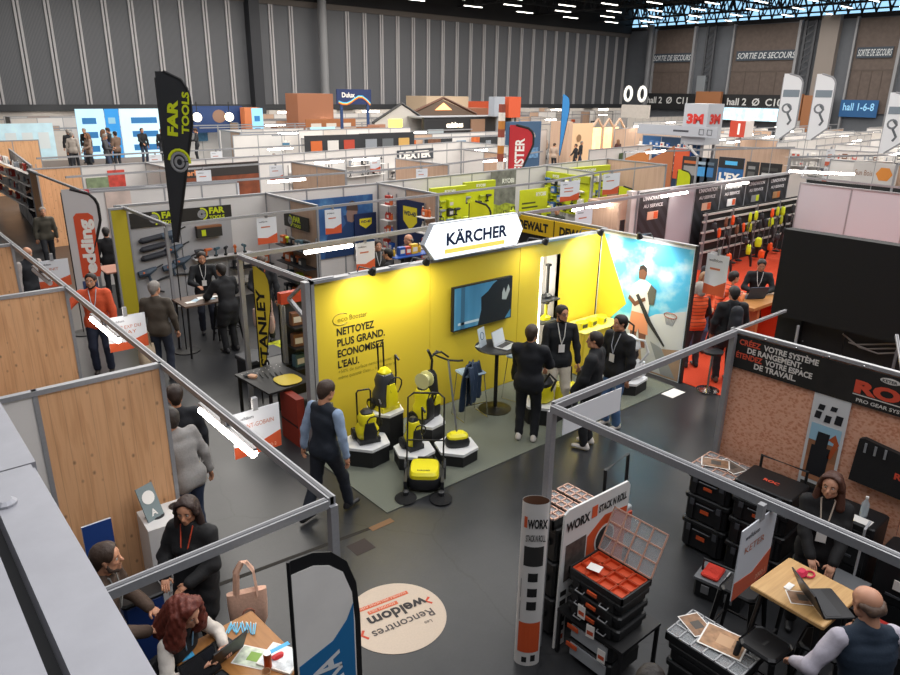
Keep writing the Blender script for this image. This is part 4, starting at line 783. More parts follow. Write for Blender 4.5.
LB = M('#17181a', .5, bump=.1); CLR = M('#b9bdbf', .15, alpha=.35)
def crate(b, w, d, z0, z1, lid=True):
    """stackable toolbox: ribbed body, lid with overhang, recessed grips"""
    b.mat(LB); h = z1 - z0
    b.rbox(-w / 2 + .02, w / 2 - .02, -d / 2 + .02, d / 2 - .02, z0, z1 - .05, .02); b.rbox(-w / 2, w / 2, -d / 2, d / 2, z1 - .07, z1 - .005, .02)
    for sx in (-1, 1):
        b.box(sx * w * .32 - .03, sx * w * .32 + .03, -d / 2 - .01, -d / 2 + .03, z0 + .02, z1 - .02)
    b.box(-w / 2 - .005, -w / 2 + .02, -d * .3, d * .3, z0 + h * .45, z0 + h * .6)
def toolbox_stack(label, x, y, rz, lv, w=.56, d=.42, wheels=False, pull=False, lab=ORANGE):
    t = E('toolbox_stack', label, 'toolbox stack', (x, y, 0), rz); z = .03
    for i, h in enumerate(lv):
        q = B(); crate(q, w, d, z, z + h); o = q.build('toolbox', t); B().box(-.05, .05, -d / 2 - .014, -d / 2 - .006, z + h * .42, z + h * .55, lab).build('maker_mark', o); B().tube([(-.1, -d / 2 - .005, z + h * .7), (-.1, -d / 2 - .03, z + h * .74), (.1, -d / 2 - .03, z + h * .74), (.1, -d / 2 - .005, z + h * .7)], .008, 6, DGREY).build('grip', o)
        for sx in (-1, 1): B().box(sx * w * .3 - .025, sx * w * .3 + .025, -d / 2 - .018, -d / 2 - .008, z + h * .62, z + h * .85, DGREY).build('latch', o)
        z += h
    if wheels:
        for sx in (-1, 1): B(Matrix.Translation((sx * (w / 2 + .01), d / 2 - .05, .1)) @ Matrix.Rotation(R(90), 4, 'Y')).lathe([(.03, -.02), (.1, -.02), (.1, .02), (.03, .02)], n=18, m=BLACK).build('wheel', t)
    if pull: B().tube([(-w * .4, d / 2 + .02, .5), (-w * .4, d / 2 + .02, z + .12), (w * .4, d / 2 + .02, z + .12), (w * .4, d / 2 + .02, .5)], .018, 8, LB).build('pull_handle', t)
    return t, z
def organizer(label, loc, rz, w=.5, d=.36, cols=4, rows=3, fill=('#2a2a2c', '#7b4a35', '#3a3a3c', '#b0502c'), lid=True, open_=False, base=LB, trim=None, h=.07):
    t = E('parts_organizer', label, 'organizer', loc, rz); q = B(); q.rbox(-w / 2, w / 2, -d / 2, d / 2, 0, h * .3, .015, base); q.mat(base)
    for y_ in (-d / 2, d / 2 - .015): q.box(-w / 2, w / 2, y_, y_ + .015, 0, h)
    for x_ in (-w / 2, w / 2 - .015): q.box(x_, x_ + .015, -d / 2, d / 2, 0, h)
    q.build('case', t); cw = (w - .04) / cols; ch = (d - .04) / rows; k = 0
    for i in range(cols):
        for j in range(rows):
            x0 = -w / 2 + .02 + i * cw; y0 = -d / 2 + .02 + j * ch; c = M(fill[k % len(fill)] if not trim else trim, .5); k += 1
            u = B(); u.mat(c); u.box(x0 + .004, x0 + cw - .004, y0 + .004, y0 + ch - .004, h * .3, h * .42)
            for s_ in (0, 1): u.box(x0 + .004 + s_ * (cw - .014), x0 + .01 + s_ * (cw - .014), y0 + .004, y0 + ch - .004, h * .3, h * .95); u.box(x0 + .004, x0 + cw - .004, y0 + .004 + s_ * (ch - .014), y0 + .01 + s_ * (ch - .014), h * .3, h * .95)
            u.build('bin', t)
    if lid or open_:
        fr = Matrix.Translation((0, 0, h)) if not open_ else Matrix.Translation((0, d / 2, h)) @ Matrix.Rotation(R(62), 4, 'X') @ Matrix.Translation((0, d / 2, 0))
        q = B(fr); q.box(-w / 2, w / 2, -d / 2, d / 2, .002, .008, CLR); q.mat(M('#a9aaac', .4) if not trim else M('#c79a86', .3))
        for i in range(cols + 1): q.box(-w / 2 + i * (w - .012) / cols, -w / 2 + .012 + i * (w - .012) / cols, -d / 2, d / 2, .006, .018)
        for j in range(rows + 1): q.box(-w / 2, w / 2, -d / 2 + j * (d - .012) / rows, -d / 2 + .012 + j * (d - .012) / rows, .006, .018)
        q.build('clear_lid', t)
    return t
def photo(label, loc, rz, w=.21, h=.3, c1='#8d6b50', c2='#4d4640', z=.002):
    t = E('leaflet', label, 'leaflet', loc, rz); B().box(-w / 2, w / 2, -h / 2, h / 2, 0, z, PAPER).build('sheet', t); B().box(-w * .45, w * .45, -h * .46, h * .46, z, z + .001, M(c1, .5, nz=.4, scale=14)).build('picture', t)
    B().box(-w * .2, w * .25, -h * .2, h * .15, z + .001, z + .002, M(c2, .5)).build('pictured_toolbox', t); return t
t, z = toolbox_stack('tall wheeled black toolbox stack nearest the open aisle, organizer trays on top', 6.85, 3.3, R(-88) + R(0), [.36, .32, .26], .52, .46, True)
organizer('orange-rimmed parts organizer on top of the wheeled toolbox stack', (6.85, 3.3, z), R(-88), .5, .44, 4, 4, trim='#b06a50')
photo('leaflet with brown photo lying on the wheeled stack organizer', (6.83, 3.36, z + .095), R(30)); photo('second leaflet partly under the first on the wheeled stack organizer', (6.9, 3.22, z + .091), R(-15), c1='#6f6258')
t, z = toolbox_stack('wide black toolbox stack with raised pull handle by the chipboard wall', 6.83, 2.72, R(-88), [.34, .3, .26, .2], .6, .46, False, True)
text('ROC', .07, M('#e0533a'), Matrix.Translation((-.08, -.05, z + .003)), 'logo_lettering', t, .03, width=.16)
t = E('open_toolbox', 'low open toolbox of red cloth and labels on the floor, by the wide stack', 'toolbox', (6.15, 2.75, 0), R(-80)); q = B(); q.rbox(-.24, .24, -.16, .16, 0, .2, .02, LB); q.build('body', t)
B().box(-.25, .25, -.17, .17, .2, .23, M('#6e7073', .4)).build('rim', t); B().tube([(-.22, 0, .22), (-.22, 0, .36), (.22, 0, .36), (.22, 0, .22)], .014, 8, LB).build('handle', t)
B().rbox(-.2, -.02, -.13, .13, .23, .27, .02, M('#c83424', .8, bump=.4)).build('red_cloth', t)
for i in range(6): B().box(.02 + .06 * (i % 3), .07 + .06 * (i % 3), -.12 + .13 * (i // 3), -.02 + .13 * (i // 3), .23, .25, M(('#c9c9c9', '#8a8a8a', '#dcdcdc')[i % 3])).build('tool_card', t)
for sx in (-1, 1): B().box(sx * .12 - .04, sx * .12 + .04, -.18, -.165, .08, .17, M('#9a9b9d', .3, .6)).build('latch', t)
t, z = toolbox_stack('black toolbox stack at the bottom edge under a grey-lidded organizer', 4.85, 2.15, R(0), [.3, .18], .42, .62)
organizer('grey-lidded parts organizer carrying leaflets at the bottom edge', (4.85, 2.15, z), R(90), .68, .42, 6, 3)
photo('leaflet with a workshop photo on the grey-lidded organizer', (4.9, 2.1, z + .094), R(12), .3, .36, '#a9805c', '#c9a07a'); photo('smaller leaflet peeping out behind the workshop photo', (4.9, 2.36, z + .091), R(-24), .2, .26, '#8f6a4c')
# butcher block high table
t = E('high_table', 'square butcher block high table on black metal legs', 'table', (5.46, 1.75, 0), R(-3)); B().rbox(-.32, .32, -.31, .31, 1.02, 1.06, .012, TABLEW).build('table_top', t)
for sx in (-1, 1):
    for sy in (-1, 1): B().tube([(sx * .24, sy * .23, 1.02), (sx * .33, sy * .31, 0)], [.024, .018], 6, BLACK).build('leg', t)
for sy in (-1, 1): B().bar((-.3, sy * .28, .3), (.3, sy * .28, .3), .02, m=BLACK).build('stretcher', t)
def tolix(label, x, y, rz, H=.75):
    t = E('metal_stool', label, 'stool', (x, y, 0), rz); B().rbox(-.165, .165, -.165, .165, H - .03, H, .04, M('#1b1b1d', .35, .4)).build('seat', t); B().box(-.04, .04, -.012, .012, H, H + .002, M('#050505')).build('grip_slot', t)
    for sx in (-1, 1):
        for sy in (-1, 1): B().tube([(sx * .14, sy * .14, H - .03), (sx * .21, sy * .21, 0)], [.028, .016], 6, M('#1b1b1d', .35, .4)).build('leg', t)
    q = B(); q.mat(M('#1b1b1d', .35, .4))
    for a, c in (((-.19, -.19), (.19, -.19)), ((.19, -.19), (.19, .19)), ((.19, .19), (-.19, .19)), ((-.19, .19), (-.19, -.19))): q.bar((*a, .28), (*c, .28), .018)
    q.build('footrest', t); return t
tolix('black metal stool under the white hanging card', 5.5, 2.27, R(5)); tolix('black metal stool in front of the butcher block table', 4.98, 1.8, R(-4)); tolix('black metal stool tucked deep under the butcher block table', 5.35, 1.5, R(8))
laptop('open black laptop on the butcher block table', (5.42, 1.55, 1.062), R(52), '#1c1d20', 118, '#2a2c31', .36)
t = E('pink_wrap', 'crumpled pink cord pouch on the butcher block table', 'pouch', (5.62, 1.86, 1.062)); B().mat(M('#c8264a', .7, bump=.6)).loft([rr(.09, .06, 0), rr(.12, .09, .02), rr(.08, .05, .05)]).build('body', t, True); B().tube([(.05 + .05 * math.cos(a), -.05 + .035 * math.sin(a), .012) for a in [i * math.pi / 6 for i in range(13)]], .009, 6, M('#c8264a', .7)).build('loop', t)
tag(B().box(5.34, 5.44, 1.83, 1.88, 1.062, 1.068, PAPER).build('card_box'), 'small white card on the butcher block table', 'card'); photo('photo leaflet half under the black laptop', (5.33, 1.72, 1.061), R(40), .17, .22)
hang_sign('tilted white card with orange letters hanging from the toolbox stand rail', FX(3.78, 1.62, 2.43) @ Matrix.Rotation(R(0), 4, 'Z'), ['KETER'], .46, .52, '2002-1')
# drawer towers and boxes behind the woman
def tower(label, x, y, H, n, w=.46, d=.4, c=LB, hc=DGREY):
    t = E('drawer_tower', label, 'drawer unit', (x, y, 0), R(-90)); B().rbox(-w / 2, w / 2, -d / 2, d / 2, .03, H, .02, c).build('body', t)
    for i in range(n):
        z0 = .07 + i * (H - .12) / n; o = B().box(-w * .44, w * .44, -d / 2 - .015, -d / 2, z0, z0 + (H - .12) / n - .02, c).build('drawer', t); B().box(-w * .2, w * .2, -d / 2 - .03, -d / 2 - .015, z0 + .08, z0 + .1, hc).build('drawer_handle', o)
    return t
tower('black drawer tower under the water bottle behind the woman', 6.95, 1.92, 1.1, 5)
tower('black toolbox with white maker patch beside the drawer tower', 6.9, 1.38, .95, 2); tag(B().box(6.655, 6.664, 1.3, 1.42, .66, .76, PAPER).build('maker_patch_sticker'), 'white square sticker on the black toolbox beside the drawer tower', 'sticker')
t = E('open_tool_case', 'low red-lined tool case standing at the right edge', 'tool case', (6.2, 1.22, 0), R(-90)); B().rbox(-.24, .24, -.18, .18, .03, .5, .02, LB).build('body', t); B().box(-.2, .2, -.14, .14, .5, .52, M('#b02a22', .8)).build('red_lining', t)
t = E('tool_rack', 'grey socket case on a black stand behind the woman', 'tool case', (6.55, 1.75, 0), R(-90)); B().box(-.15, .15, -.12, .12, 0, .42, LB).build('stand', t); B().box(-.16, .16, -.13, .13, .42, .6, M('#8f9194', .4, .4)).build('case', t)
for i in range(3): B().box(-.13 + .09 * i, -.06 + .09 * i, -.14, -.13, .45, .57, BLK2).build('socket_row', t)
t = E('water_bottle', 'clear water bottle on the drawer tower', 'bottle', (6.93, 1.86, 1.1)); B().lathe([(.03, 0), (.036, .01), (.036, .14), (.015, .18), (.013, .2)], n=14, m=M('#c9d6dc', .1, alpha=.5)).build('bottle', t, True); B().lathe([(.015, .2), (.015, .22)], n=10, m=PAPER).build('cap', t)
tag(B().box(6.78, 6.9, 1.75, 2.05, 1.1, 1.104, PAPER).build('paper_sheet'), 'white paper beside the water bottle on the drawer tower', 'paper')
t = E('hose_pipe', 'pale pipe rising in front of the drawer tower', 'pipe', (6.68, 1.75, 0)); B().tube([(0, 0, .6), (0, 0, 1.12), (.1, 0, 1.16)], .012, 8, M('#b0b1b4', .4)).build('pipe', t)
# ---------------------------------------------------------------- black and orange organizer display by the near post
t = E('poster_column', 'tall oval card column with black and orange tool pictures', 'display column', (3.95, 3.44, 0), R(-42)); 
ov = lambda a, k=1: (.115 * math.cos(a) * k, .075 * math.sin(a) * k)
rg = [[(*ov(2 * math.pi * i / 28), z) for i in range(28)] for z in (0, 1.7)]; B().mat(M('#d5d2cf', .6)).loft(rg, cap=False).build('card_shell', t, True)
B().mat(M('#6b4a36', .8)).loft([[(*ov(2 * math.pi * i / 28, .985), z) for i in range(28)] for z in (0, 1.695)], cap=False).build('card_inside', t, True)
def wrap(b, u0, u1, z0, z1, m, k=1.02, n=6):
    b.mat(m); vs = []
    for i in range(n + 1):
        a = R(-90) + (u0 + (u1 - u0) * i / n); x_, y_ = ov(a, k); vs += [(x_, y_, z0), (x_, y_, z1)]
    b.add(vs, [(2 * i, 2 * i + 2, 2 * i + 3, 2 * i + 1) for i in range(n)]); return b
wrap(B(), -.95, .95, .15, .48, ORANGE).build('orange_band', t); wrap(B(), -.8, .8, 1.08, 1.28, M('#2d2c2b')).build('dark_photo', t)
for i, z in enumerate((.92, .76, .62)): wrap(B(), -.35, .4, z, z + .09, M('#1c1c1d')).build('pictured_toolbox', t)
wrap(B(), -.5, -.1, .04, .1, M('#1c1c1d')).build('pictured_toolbox', t); wrap(B(), .2, .6, .05, .12, M('#1c1c1d')).build('pictured_toolbox', t)
for i, z in enumerate((.5, .74)): wrap(B(), -.95, -.9, z, z + .2, M('#4a4a4a')).build('dark_line', t)
wrap(B(), -.95, -.65, 1.46, 1.57, ORANGE).build('orange_patch', t)
text('WORX', .12, BLACK, plane((-.066, -.08, 1.47), (1, .05, 0)), 'lettering', t, .04, width=.17); text('STACK N ROLL', .09, BLACK, plane((-.08, -.08, 1.34), (1, .03, 0)), 'lettering', t, .02, width=.17)
t = E('display_board', 'white and orange tool display board on its edge behind the organizers', 'display board', (4.22, 3.36, 0), 0); WP = lambda w: FX(0, -.011 - w, 0)
B(FX(0, 0, 0)).prism([(0, .03), (.14, .03), (.14, .55), (.95, .45), (.97, 1.42), (.93, 1.47), (.08, 1.5), (.02, 1.47)], -.01, .01, M('#d9d8d6', .5)).build('board', t)
pic(WP(0), 'orange_field', ORANGE, [(.36, .5), (.95, .5), (.95, 1.2), (.6, 1.24), (.46, 1.16), (.36, 1.1)], t); pic(WP(.002), 'photo', M('#4b4440', nz=.5, scale=16), [(.06, .75), (.34, .78), (.34, 1.14), (.06, 1.14)], t)
B(WP(.003)).prism([(.62 + .15 * math.cos(a), .98 + .15 * math.sin(a)) for a in [i * math.pi / 12 for i in range(24)]], 0, .002, M('#ddd8d4')).build('ring', t); B(WP(.005)).prism([(.62 + .13 * math.cos(a), .98 + .13 * math.sin(a)) for a in [i * math.pi / 12 for i in range(24)]], 0, .002, M('#35302e', nz=.4, scale=20)).build('photo', t)
text('WORX', .13, BLACK, WP(.002) @ Matrix.Translation((.05, 1.28, 0)), 'lettering', t, .04, width=.33); pic(WP(.001), 'orange_patch', ORANGE, [(.4, 1.28), (.48, 1.28), (.48, 1.4), (.4, 1.4)], t)
text('STACK N ROLL', .11, BLACK, WP(.002) @ Matrix.Translation((.5, 1.3, 0)), 'lettering', t, .03, width=.42)
for i in range(6): pic(WP(.002), 'pictured_case', M('#22211f' if i else '#b5512e'), [(.03, .1 + i * .1), (.11, .1 + i * .1), (.11, .155 + i * .1), (.03, .155 + i * .1)], t)
t, z = toolbox_stack('black toolbox stack behind the white and orange display board', 4.55, 3.68, R(0), [.42, .4, .38], .5, .42)
for i in range(3): organizer(('left', 'middle', 'right')[i] + ' of three orange-rimmed organizers tilted up behind the display board', (4.34 + .21 * i, 3.66, z), R(90), .34, .17, 4, 2, trim='#b8593a', h=.1)
t = E('rolling_frame', 'black trolley frame with tall loop handle behind the display board', 'trolley', (5.4, 3.62, 0), R(0)); B().tube([(-.18, 0, .1), (-.18, .05, 1.42), (.18, .05, 1.48), (.18, 0, .1)], .018, 8, BLACK).build('handle', t); B().rbox(-.19, .19, -.1, .12, .05, .45, .02, LB).build('crate', t)
B().rbox(-.15, .17, -.08, .1, .62, .95, .02, M('#9da3a6', .5)).build('grey_case', t); B().box(-.12, .02, -.1, -.08, .66, .9, M('#32548a')).build('blue_label', t); B().box(.05, .14, -.1, -.08, .66, .9, M('#b9452c')).build('red_label', t)
t = E('display_bench', 'black metal bench holding the open organizer stack', 'bench', (4.5, 2.99, 0), R(-90)); B().box(-.36, .36, -.27, .3, .46, .49, BLACK).build('bench_top', t)
for sx in (-1, 1):
    for y_ in (-.25, .28): B().box(sx * .34 - .015, sx * .34 + .015, y_ - .015, y_ + .015, 0, .46, BLACK).build('leg', t)
for zz in (.06, .26):
    tt = E('clear_case', ('lower' if zz < .1 else 'upper') + ' clear-fronted case inside the black metal bench', 'case', (4.5, 2.99, zz), R(-90)); B().rbox(-.24, .24, -.24, .2, 0, .17, .02, LB).build('body', tt); B().box(-.2, .2, -.25, -.24, .02, .15, M('#a5a9ad', .2)).build('clear_front', tt); B().box(-.24, -.12, -.262, -.25, .1, .14, ORANGE).build('orange_latch', tt)
z = .49
for i in range(3):
    t = E('toolbox', ('lowest', 'middle', 'top')[i] + ' black toolbox carrying the open orange organizer', 'toolbox', (4.48, 3.0, z), R(-90)); q = B(); crate(q, .58, .42, 0, .135); q.build('body', t)
    for sx in (-1, 1): B().tube([(sx * .13 - .04, -.222, .05), (sx * .13 - .04, -.25, .04), (sx * .13 + .04, -.25, .04), (sx * .13 + .04, -.222, .05)], .006, 6, M('#a9aaac', .3, .6)).build('wire_latch', t)
    B().box(-.05, .05, -.245, -.23, .08, .11, ORANGE).build('orange_latch', t); z += .137
t = organizer('open organizer with orange trays and raised clear lid', (4.48, 3.0, z), R(-90), .58, .42, 4, 3, open_=True, trim='#c94a22', h=.06)
t = E('price_card', 'blank white card lying on the orange trays', 'card', (4.42, 3.12, z + .075), R(15)); B().box(-.05, .05, -.06, .06, 0, .003, PAPER).build('card', t)
for i, (x_, y_, z_) in enumerate(((4.2, 3.06, .72), (4.21, 2.82, .4), (4.2, 2.95, .58))):
    t = E('price_tag', ('upper', 'lower', 'middle')[i] + ' white paper tag hanging from the bench cases', 'tag', (x_, y_, z_), R(-90 + 5 * i)); B().box(-.04, .04, -.002, .002, -.13, 0, PAPER).build('tag', t); B().box(-.03, .03, -.003, -.002, -.1, -.06, M('#c9512c')).build('orange_print', t)
# ---------------------------------------------------------------- near left corner: table, counter, flag, sticker
t = E('reception_table', 'oak topped table at the bottom left with laptops and pens', 'table', (1.62, 4.36, 0), R(4)); B().rbox(-.36, .36, -.42, .42, .72, .75, .012, OAKT).build('table_top', t)
for sx in (-1, 1):
    for sy in (-1, 1): B().box(sx * .31 - .02, sx * .31 + .02, sy * .37 - .02, sy * .37 + .02, 0, .72, BLACK).build('leg', t)
laptop('open black laptop in front of the red-haired woman', (1.52, 4.52, .752), R(195), '#17181b', 112, '#3a4d66', .32); laptop('closed-up dark laptop at the bottom edge of the oak table', (1.36, 4.2, .752), R(12), '#101114', 115, '#1b1c20', .3)
for i in range(16):
    a = random.uniform(-.4, .4); t = E('pen', 'light blue pen in the fan of pens on the oak table', 'pen', (1.70 + .011 * i, 4.72 - .010 * i + random.uniform(-.01, .01), .754 + (i % 2) * .006), R(60) + a, 'fan of light blue pens on the oak table'); B().tube([(-.06, 0, .004), (.06, 0, .004)], .005, 6, M('#6cc0e2', .3)).build('barrel', t); B().tube([(.06, 0, .004), (.072, 0, .004)], .004, 6, PAPER).build('tip', t)
photo('blue and white calendar at the right corner of the oak table', (1.88, 4.14, .752), R(30), .24, .3, '#dfe5e8', '#eef1f2', .02); tag(B().box(1.8, 2.0, 4.22, 4.26, .772, .774, SKYB).build('calendar_header'), 'light blue strip along the calendar top on the oak table', 'strip'); 
tag(B().mat(RED).loft([rr(.09, .06, .777, cx=1.86, cy=4.16), rr(.1, .05, .79, cx=1.86, cy=4.16), rr(.05, .03, .8, cx=1.86, cy=4.16)]).build('sweet_wrapper', smooth=True), 'red sweet wrapper on the calendar', 'wrapper')
photo('green and white brochure beside the black laptop', (1.72, 4.3, .752), R(35), .2, .27, '#cfd8c4', '#7fa63e'); tag(B().box(1.28, 1.38, 4.6, 4.66, .752, .757, SKYB).build('blue_card'), 'light blue card on the oak table under the laptop edge', 'card')
t = E('drink_can', 'copper coloured drink can on the oak table', 'can', (1.76, 4.12, .752)); B().lathe([(.025, 0), (.03, .006), (.03, .135), (.024, .145), (.002, .145)], n=18, m=M('#a8512e', .3, .6)).build('can', t, True); B().lathe([(.028, .143), (.028, .148)], n=16, m=CHROME).build('rim', t)
t = E('paper_cup', 'small brown paper cup beside the drink can', 'cup', (1.7, 4.03, .752)); B().lathe([(.025, 0), (.036, .08), (.033, .08), (.024, .01)], n=16, m=M('#b58a63')).build('cup', t, True)
t = E('display_plinth', 'white square plinth with coloured ring emblem before the pine divider', 'plinth', (1.78, 6.18, 0), R(-3)); B().box(-.24, .24, -.2, .2, 0, 1.08, M('#d8d6d4', .5)).build('body', t)
for i, (c, a0) in enumerate((('#3f7d3c', 200), ('#a3b23a', 160), ('#d9b43a', 120), ('#cf6a2f', 75), ('#b8352c', 35))):
    B(FX(-.02, -.201, .82)).tube([(.125 * math.cos(R(a0 + 30 - k * 8)), .125 * math.sin(R(a0 + 30 - k * 8)), 0) for k in range(6)], .017, 4, M(c), flat=.15).build('ring_segment', t)
for r_ in (.035, .06, .085): B(FX(-.02, -.201, .82)).tube([(r_ * math.cos(a), r_ * math.sin(a), 0) for a in [R(-40 + k * 22) for k in range(14)]], .006, 4, BLK2, flat=.3).build('fingerprint_line', t)
for i, l in enumerate(('Des actions', 'responsables', "pour l'avenir")): text(l, .06, M('#55585a'), FX(-.14, -.202, .5 - .085 * i), 'lettering', t, .0, width=.26)
for i, (x_, y_) in enumerate(((-.1, .02), (.1, .08))): B().lathe([(.0, .0), (.07, 0), (.07, .008), (.045, .012), (.04, .004), (.002, .004)], (x_, y_, 1.08), 18, M('#3a3a3c', .3, .6)).build('turntable_disc', t)
t = E('tablet_stand', 'grey info card with large A leaning on the white plinth', 'info card', (1.66, 6.16, 1.08), R(20)); B(Matrix.Rotation(R(-22), 4, 'X')).box(-.09, .09, -.006, .006, 0, .34, M('#7e8b8d', .4)).build('card', t)
B(Matrix.Rotation(R(-22), 4, 'X') @ FX(0, -.008, .22)).prism([(.065 * math.cos(a), .065 * math.sin(a)) for a in [i * math.pi / 9 for i in range(18)]], 0, .002, PAPER).build('disc', t); text('A', .09, PAPER, Matrix.Rotation(R(-22), 4, 'X') @ FX(-.03, -.008, .04), 'lettering', t, .03); B().box(-.05, .05, 0, .1, 0, .01, GREY).build('foot', t)
t = E('beverage_crate', 'dark blue bin standing between the bearded man and the white plinth', 'bin', (1.22, 5.35, 0)); B().rbox(-.16, .16, -.14, .14, 0, .95, .02, M('#16336e', .5)).build('body', t); B().rbox(-.17, .17, -.15, .15, .95, .99, .02, BLACK).build('lid', t)
t = E('info_banner', 'narrow blue and white panel standing behind the bearded man', 'banner', (1.12, 6.0, 0)); B().box(-.12, .12, -.01, .01, 0, 1.35, M('#c3c7cf')).build('board', t); B().box(-.12, .12, -.014, -.01, .9, 1.35, M('#1c3f84')).build('blue_print', t)
def tote(label, loc, rz, c='#cfa690', H=.38, hl=.3):
    t = E('tote_bag', label, 'tote bag', loc, rz); m_ = M(c, .85, nz=.06, bump=.3); B().mat(m_).loft([rr(.26, .08, 0, e=4), rr(.32, .13, .08, e=4), rr(.34, .12, H * .7, e=4), rr(.34, .07, H, e=4)]).build('bag', t, True)
    for sy in (-1, 1): B().tube([(-.09, sy * .03, H - .05), (-.07, sy * .02, H + hl * .7), (-.02, sy * .005, H + hl), (.02, sy * .005, H + hl), (.07, sy * .02, H + hl * .7), (.09, sy * .03, H - .05)], .012, 4, m_, flat=2.2).build('strap', t)
    B(FX(0, -.062, H * .5)).tube([(.05 * math.cos(a), .05 * math.sin(a), 0) for a in [R(-20 + k * 40) for k in range(6)]], .006, 4, M('#b5715a')).build('print', t); return t
tote('pinkish canvas tote bag with long handles beside the woman in the dark coat', (2.0, 5.0, .42), R(-20), '#cfa690'); 
t = E('feather_flag', 'white feather flag with black border and blue patch at the bottom edge', 'flag', (1.77, 3.03, 0), R(0)); FF = FX(0, 0, 0)
outl = [(-.3, .6), (.14, .6)] + [(.14, 1.9), (.12, 2.15), (.06, 2.33), (-.04, 2.44), (-.16, 2.49), (-.3, 2.5)]
B(FF).prism(outl, -.004, .004, BLACK).build('border', t); inn = [(-.3, .62), (.1, .62), (.1, 1.88), (.085, 2.1), (.03, 2.27), (-.06, 2.36), (-.16, 2.405), (-.3, 2.41)]
B(FF).prism(inn, -.006, .006, M('#e6e3df', .8, nz=.05, scale=4)).build('cloth', t); B(FX(0, -.007, 0)).prism([(-.29, .62), (.09, .62), (.09, 2.02), (.04, 1.92), (-.06, 1.82), (-.29, 1.76)], 0, .002, M('#1d6ea6')).build('blue_patch', t)
B().tube([(-.31, 0, 0), (-.31, 0, 2.5)], .012, 8, BLACK).build('pole', t); B().lathe([(.2, 0), (.2, .03), (.04, .05)], (-.31, 0, 0), 20, BLACK).build('base', t)
text('VITRA', .26, M('#dcdfe2'), FX(.03, -.0095, 1.25) @ Matrix.Rotation(R(97), 4, 'Z'), 'lettering', t, .03, width=.5)
t = E('floor_sticker', 'round cream floor sticker with upside-down lettering and orange bars', 'sticker', (3.36, 4.66, .002), 0); t.scale = (.7, .7, 1)
B().lathe([(.002, 0), (.715, 0), (.715, .002), (.002, .002)], n=64, m=M('#cbb9a6', .6, nz=.04)).build('disc', t)
Fr = Matrix.Rotation(R(171) , 4, 'Z'); Z_ = lambda u, v: Fr @ Matrix.Translation((u, v, .003))
text('Les', .09, M('#4a4240'), Z_(-.40, .30), 'lettering', t, .0); text('Rencontres', .22, M('#4a4240'), Z_(-.52, .1), 'lettering', t, .01, width=.95); text('weldom', .28, M('#2c2628'), Z_(-.52, -.17), 'lettering', t, .03, width=.92)
for (u0, u1, v) in ((-.15, .32, -.29), (-.38, .5, -.41)): B(Fr).prism([(u0, v), (u1, v), (u1, v + .07), (u0, v + .07)], .002, .004, M('#d1603a')).build('orange_bar', t)
text('EDITION 2023', .055, M('#e8c8b4'), Z_(-.11, -.278) @ Matrix.Translation((0, 0, .002)), 'lettering', t, 0, width=.4); text('ENSEMBLE VERS NOTRE AVENIR', .055, M('#e8c8b4'), Z_(-.35, -.398) @ Matrix.Translation((0, 0, .002)), 'lettering', t, 0, width=.8)
B(Fr).tube([(.52, .2, .003), (.58, .1, .003), (.52, .02, .003)], .02, 4, M('#c8452a'), flat=.1).build('chevron', t); B(Fr).tube([(-.58, .02, .003), (-.52, -.06, .003), (-.6, -.12, .003)], .02, 4, M('#c8452a'), flat=.1).build('chevron', t)
# floor gully, tape marks, patch
tag(B().prism([(1.2, 3.9 + 2.4), (4.3, 6.02), (4.3, 6.07), (1.2, 6.36)], .0005, .002, M('#28241f', .9, nz=.3)).build('floor_gully'), 'dark worn joint line in the concrete beside the carpet corner', 'floor joint')
tag(B().box(4.0, 4.32, 6.0, 6.09, .002, .004, M('#7a5a3c', .8)).build('tape_mark'), 'brown tape remnant at the carpet corner', 'tape'); tag(B().box(3.6, 3.85, 5.72, 5.95, .0005, .002, M('#3a302c', .8)).build('floor_patch'), 'dark square patch in the concrete below the carpet corner', 'patch')
# shoes and price board on the pine ledge
t = E('ledge', 'pine shelf with work boots between the left dividers', 'shelf', (.55, 9.2, 0)); B().box(-.5, .5, -.25, .3, 1.2, 1.23, PINE).build('shelf_board', t); B().box(-.5, .5, .25, .3, 0, 1.2, PINE).build('back_board', t)
def boot(label, x, y, z, rz):
    t = E('work_boot', label, 'boot', (x, y, z), rz); B().mat(BLACK).loft([rr(.1, .28, 0), rr(.1, .28, .03)]).build('sole', t, True); B().mat(M('#18181a', .45)).loft([rr(.09, .26, .03), rr(.095, .25, .07), rr(.085, .14, .11, cy=-.05), rr(.085, .12, .2, cy=-.06)]).build('upper', t, True)
    q = B()
    for i in range(4): q.tube([(-.035, .02 - i * .02, .1 + i * .025), (.035, .02 - i * .02, .1 + i * .025)], .005, 5, GREY)
    q.build('laces', t)
boot('nearest black work boot on the pine ledge at the left edge', .93, 9.1, 1.23, R(-60)); boot('second black work boot behind the nearest one on the ledge', .78, 9.28, 1.23, R(-50)); boot('third black work boot under the yellow price board', .58, 9.2, 1.23, R(-55))
t = E('price_board', 'small black board with a yellow label above the work boots', 'price board', (.82, 9.38, 1.23), R(-10)); B().box(-.14, .14, -.01, .01, 0, .42, M('#2b2320')).build('board', t); B().box(-.1, .08, -.014, -.01, .12, .3, YEL).build('yellow_label', t); B().box(-.06, .04, -.016, -.014, .18, .24, BLACK).build('printed_line', t)
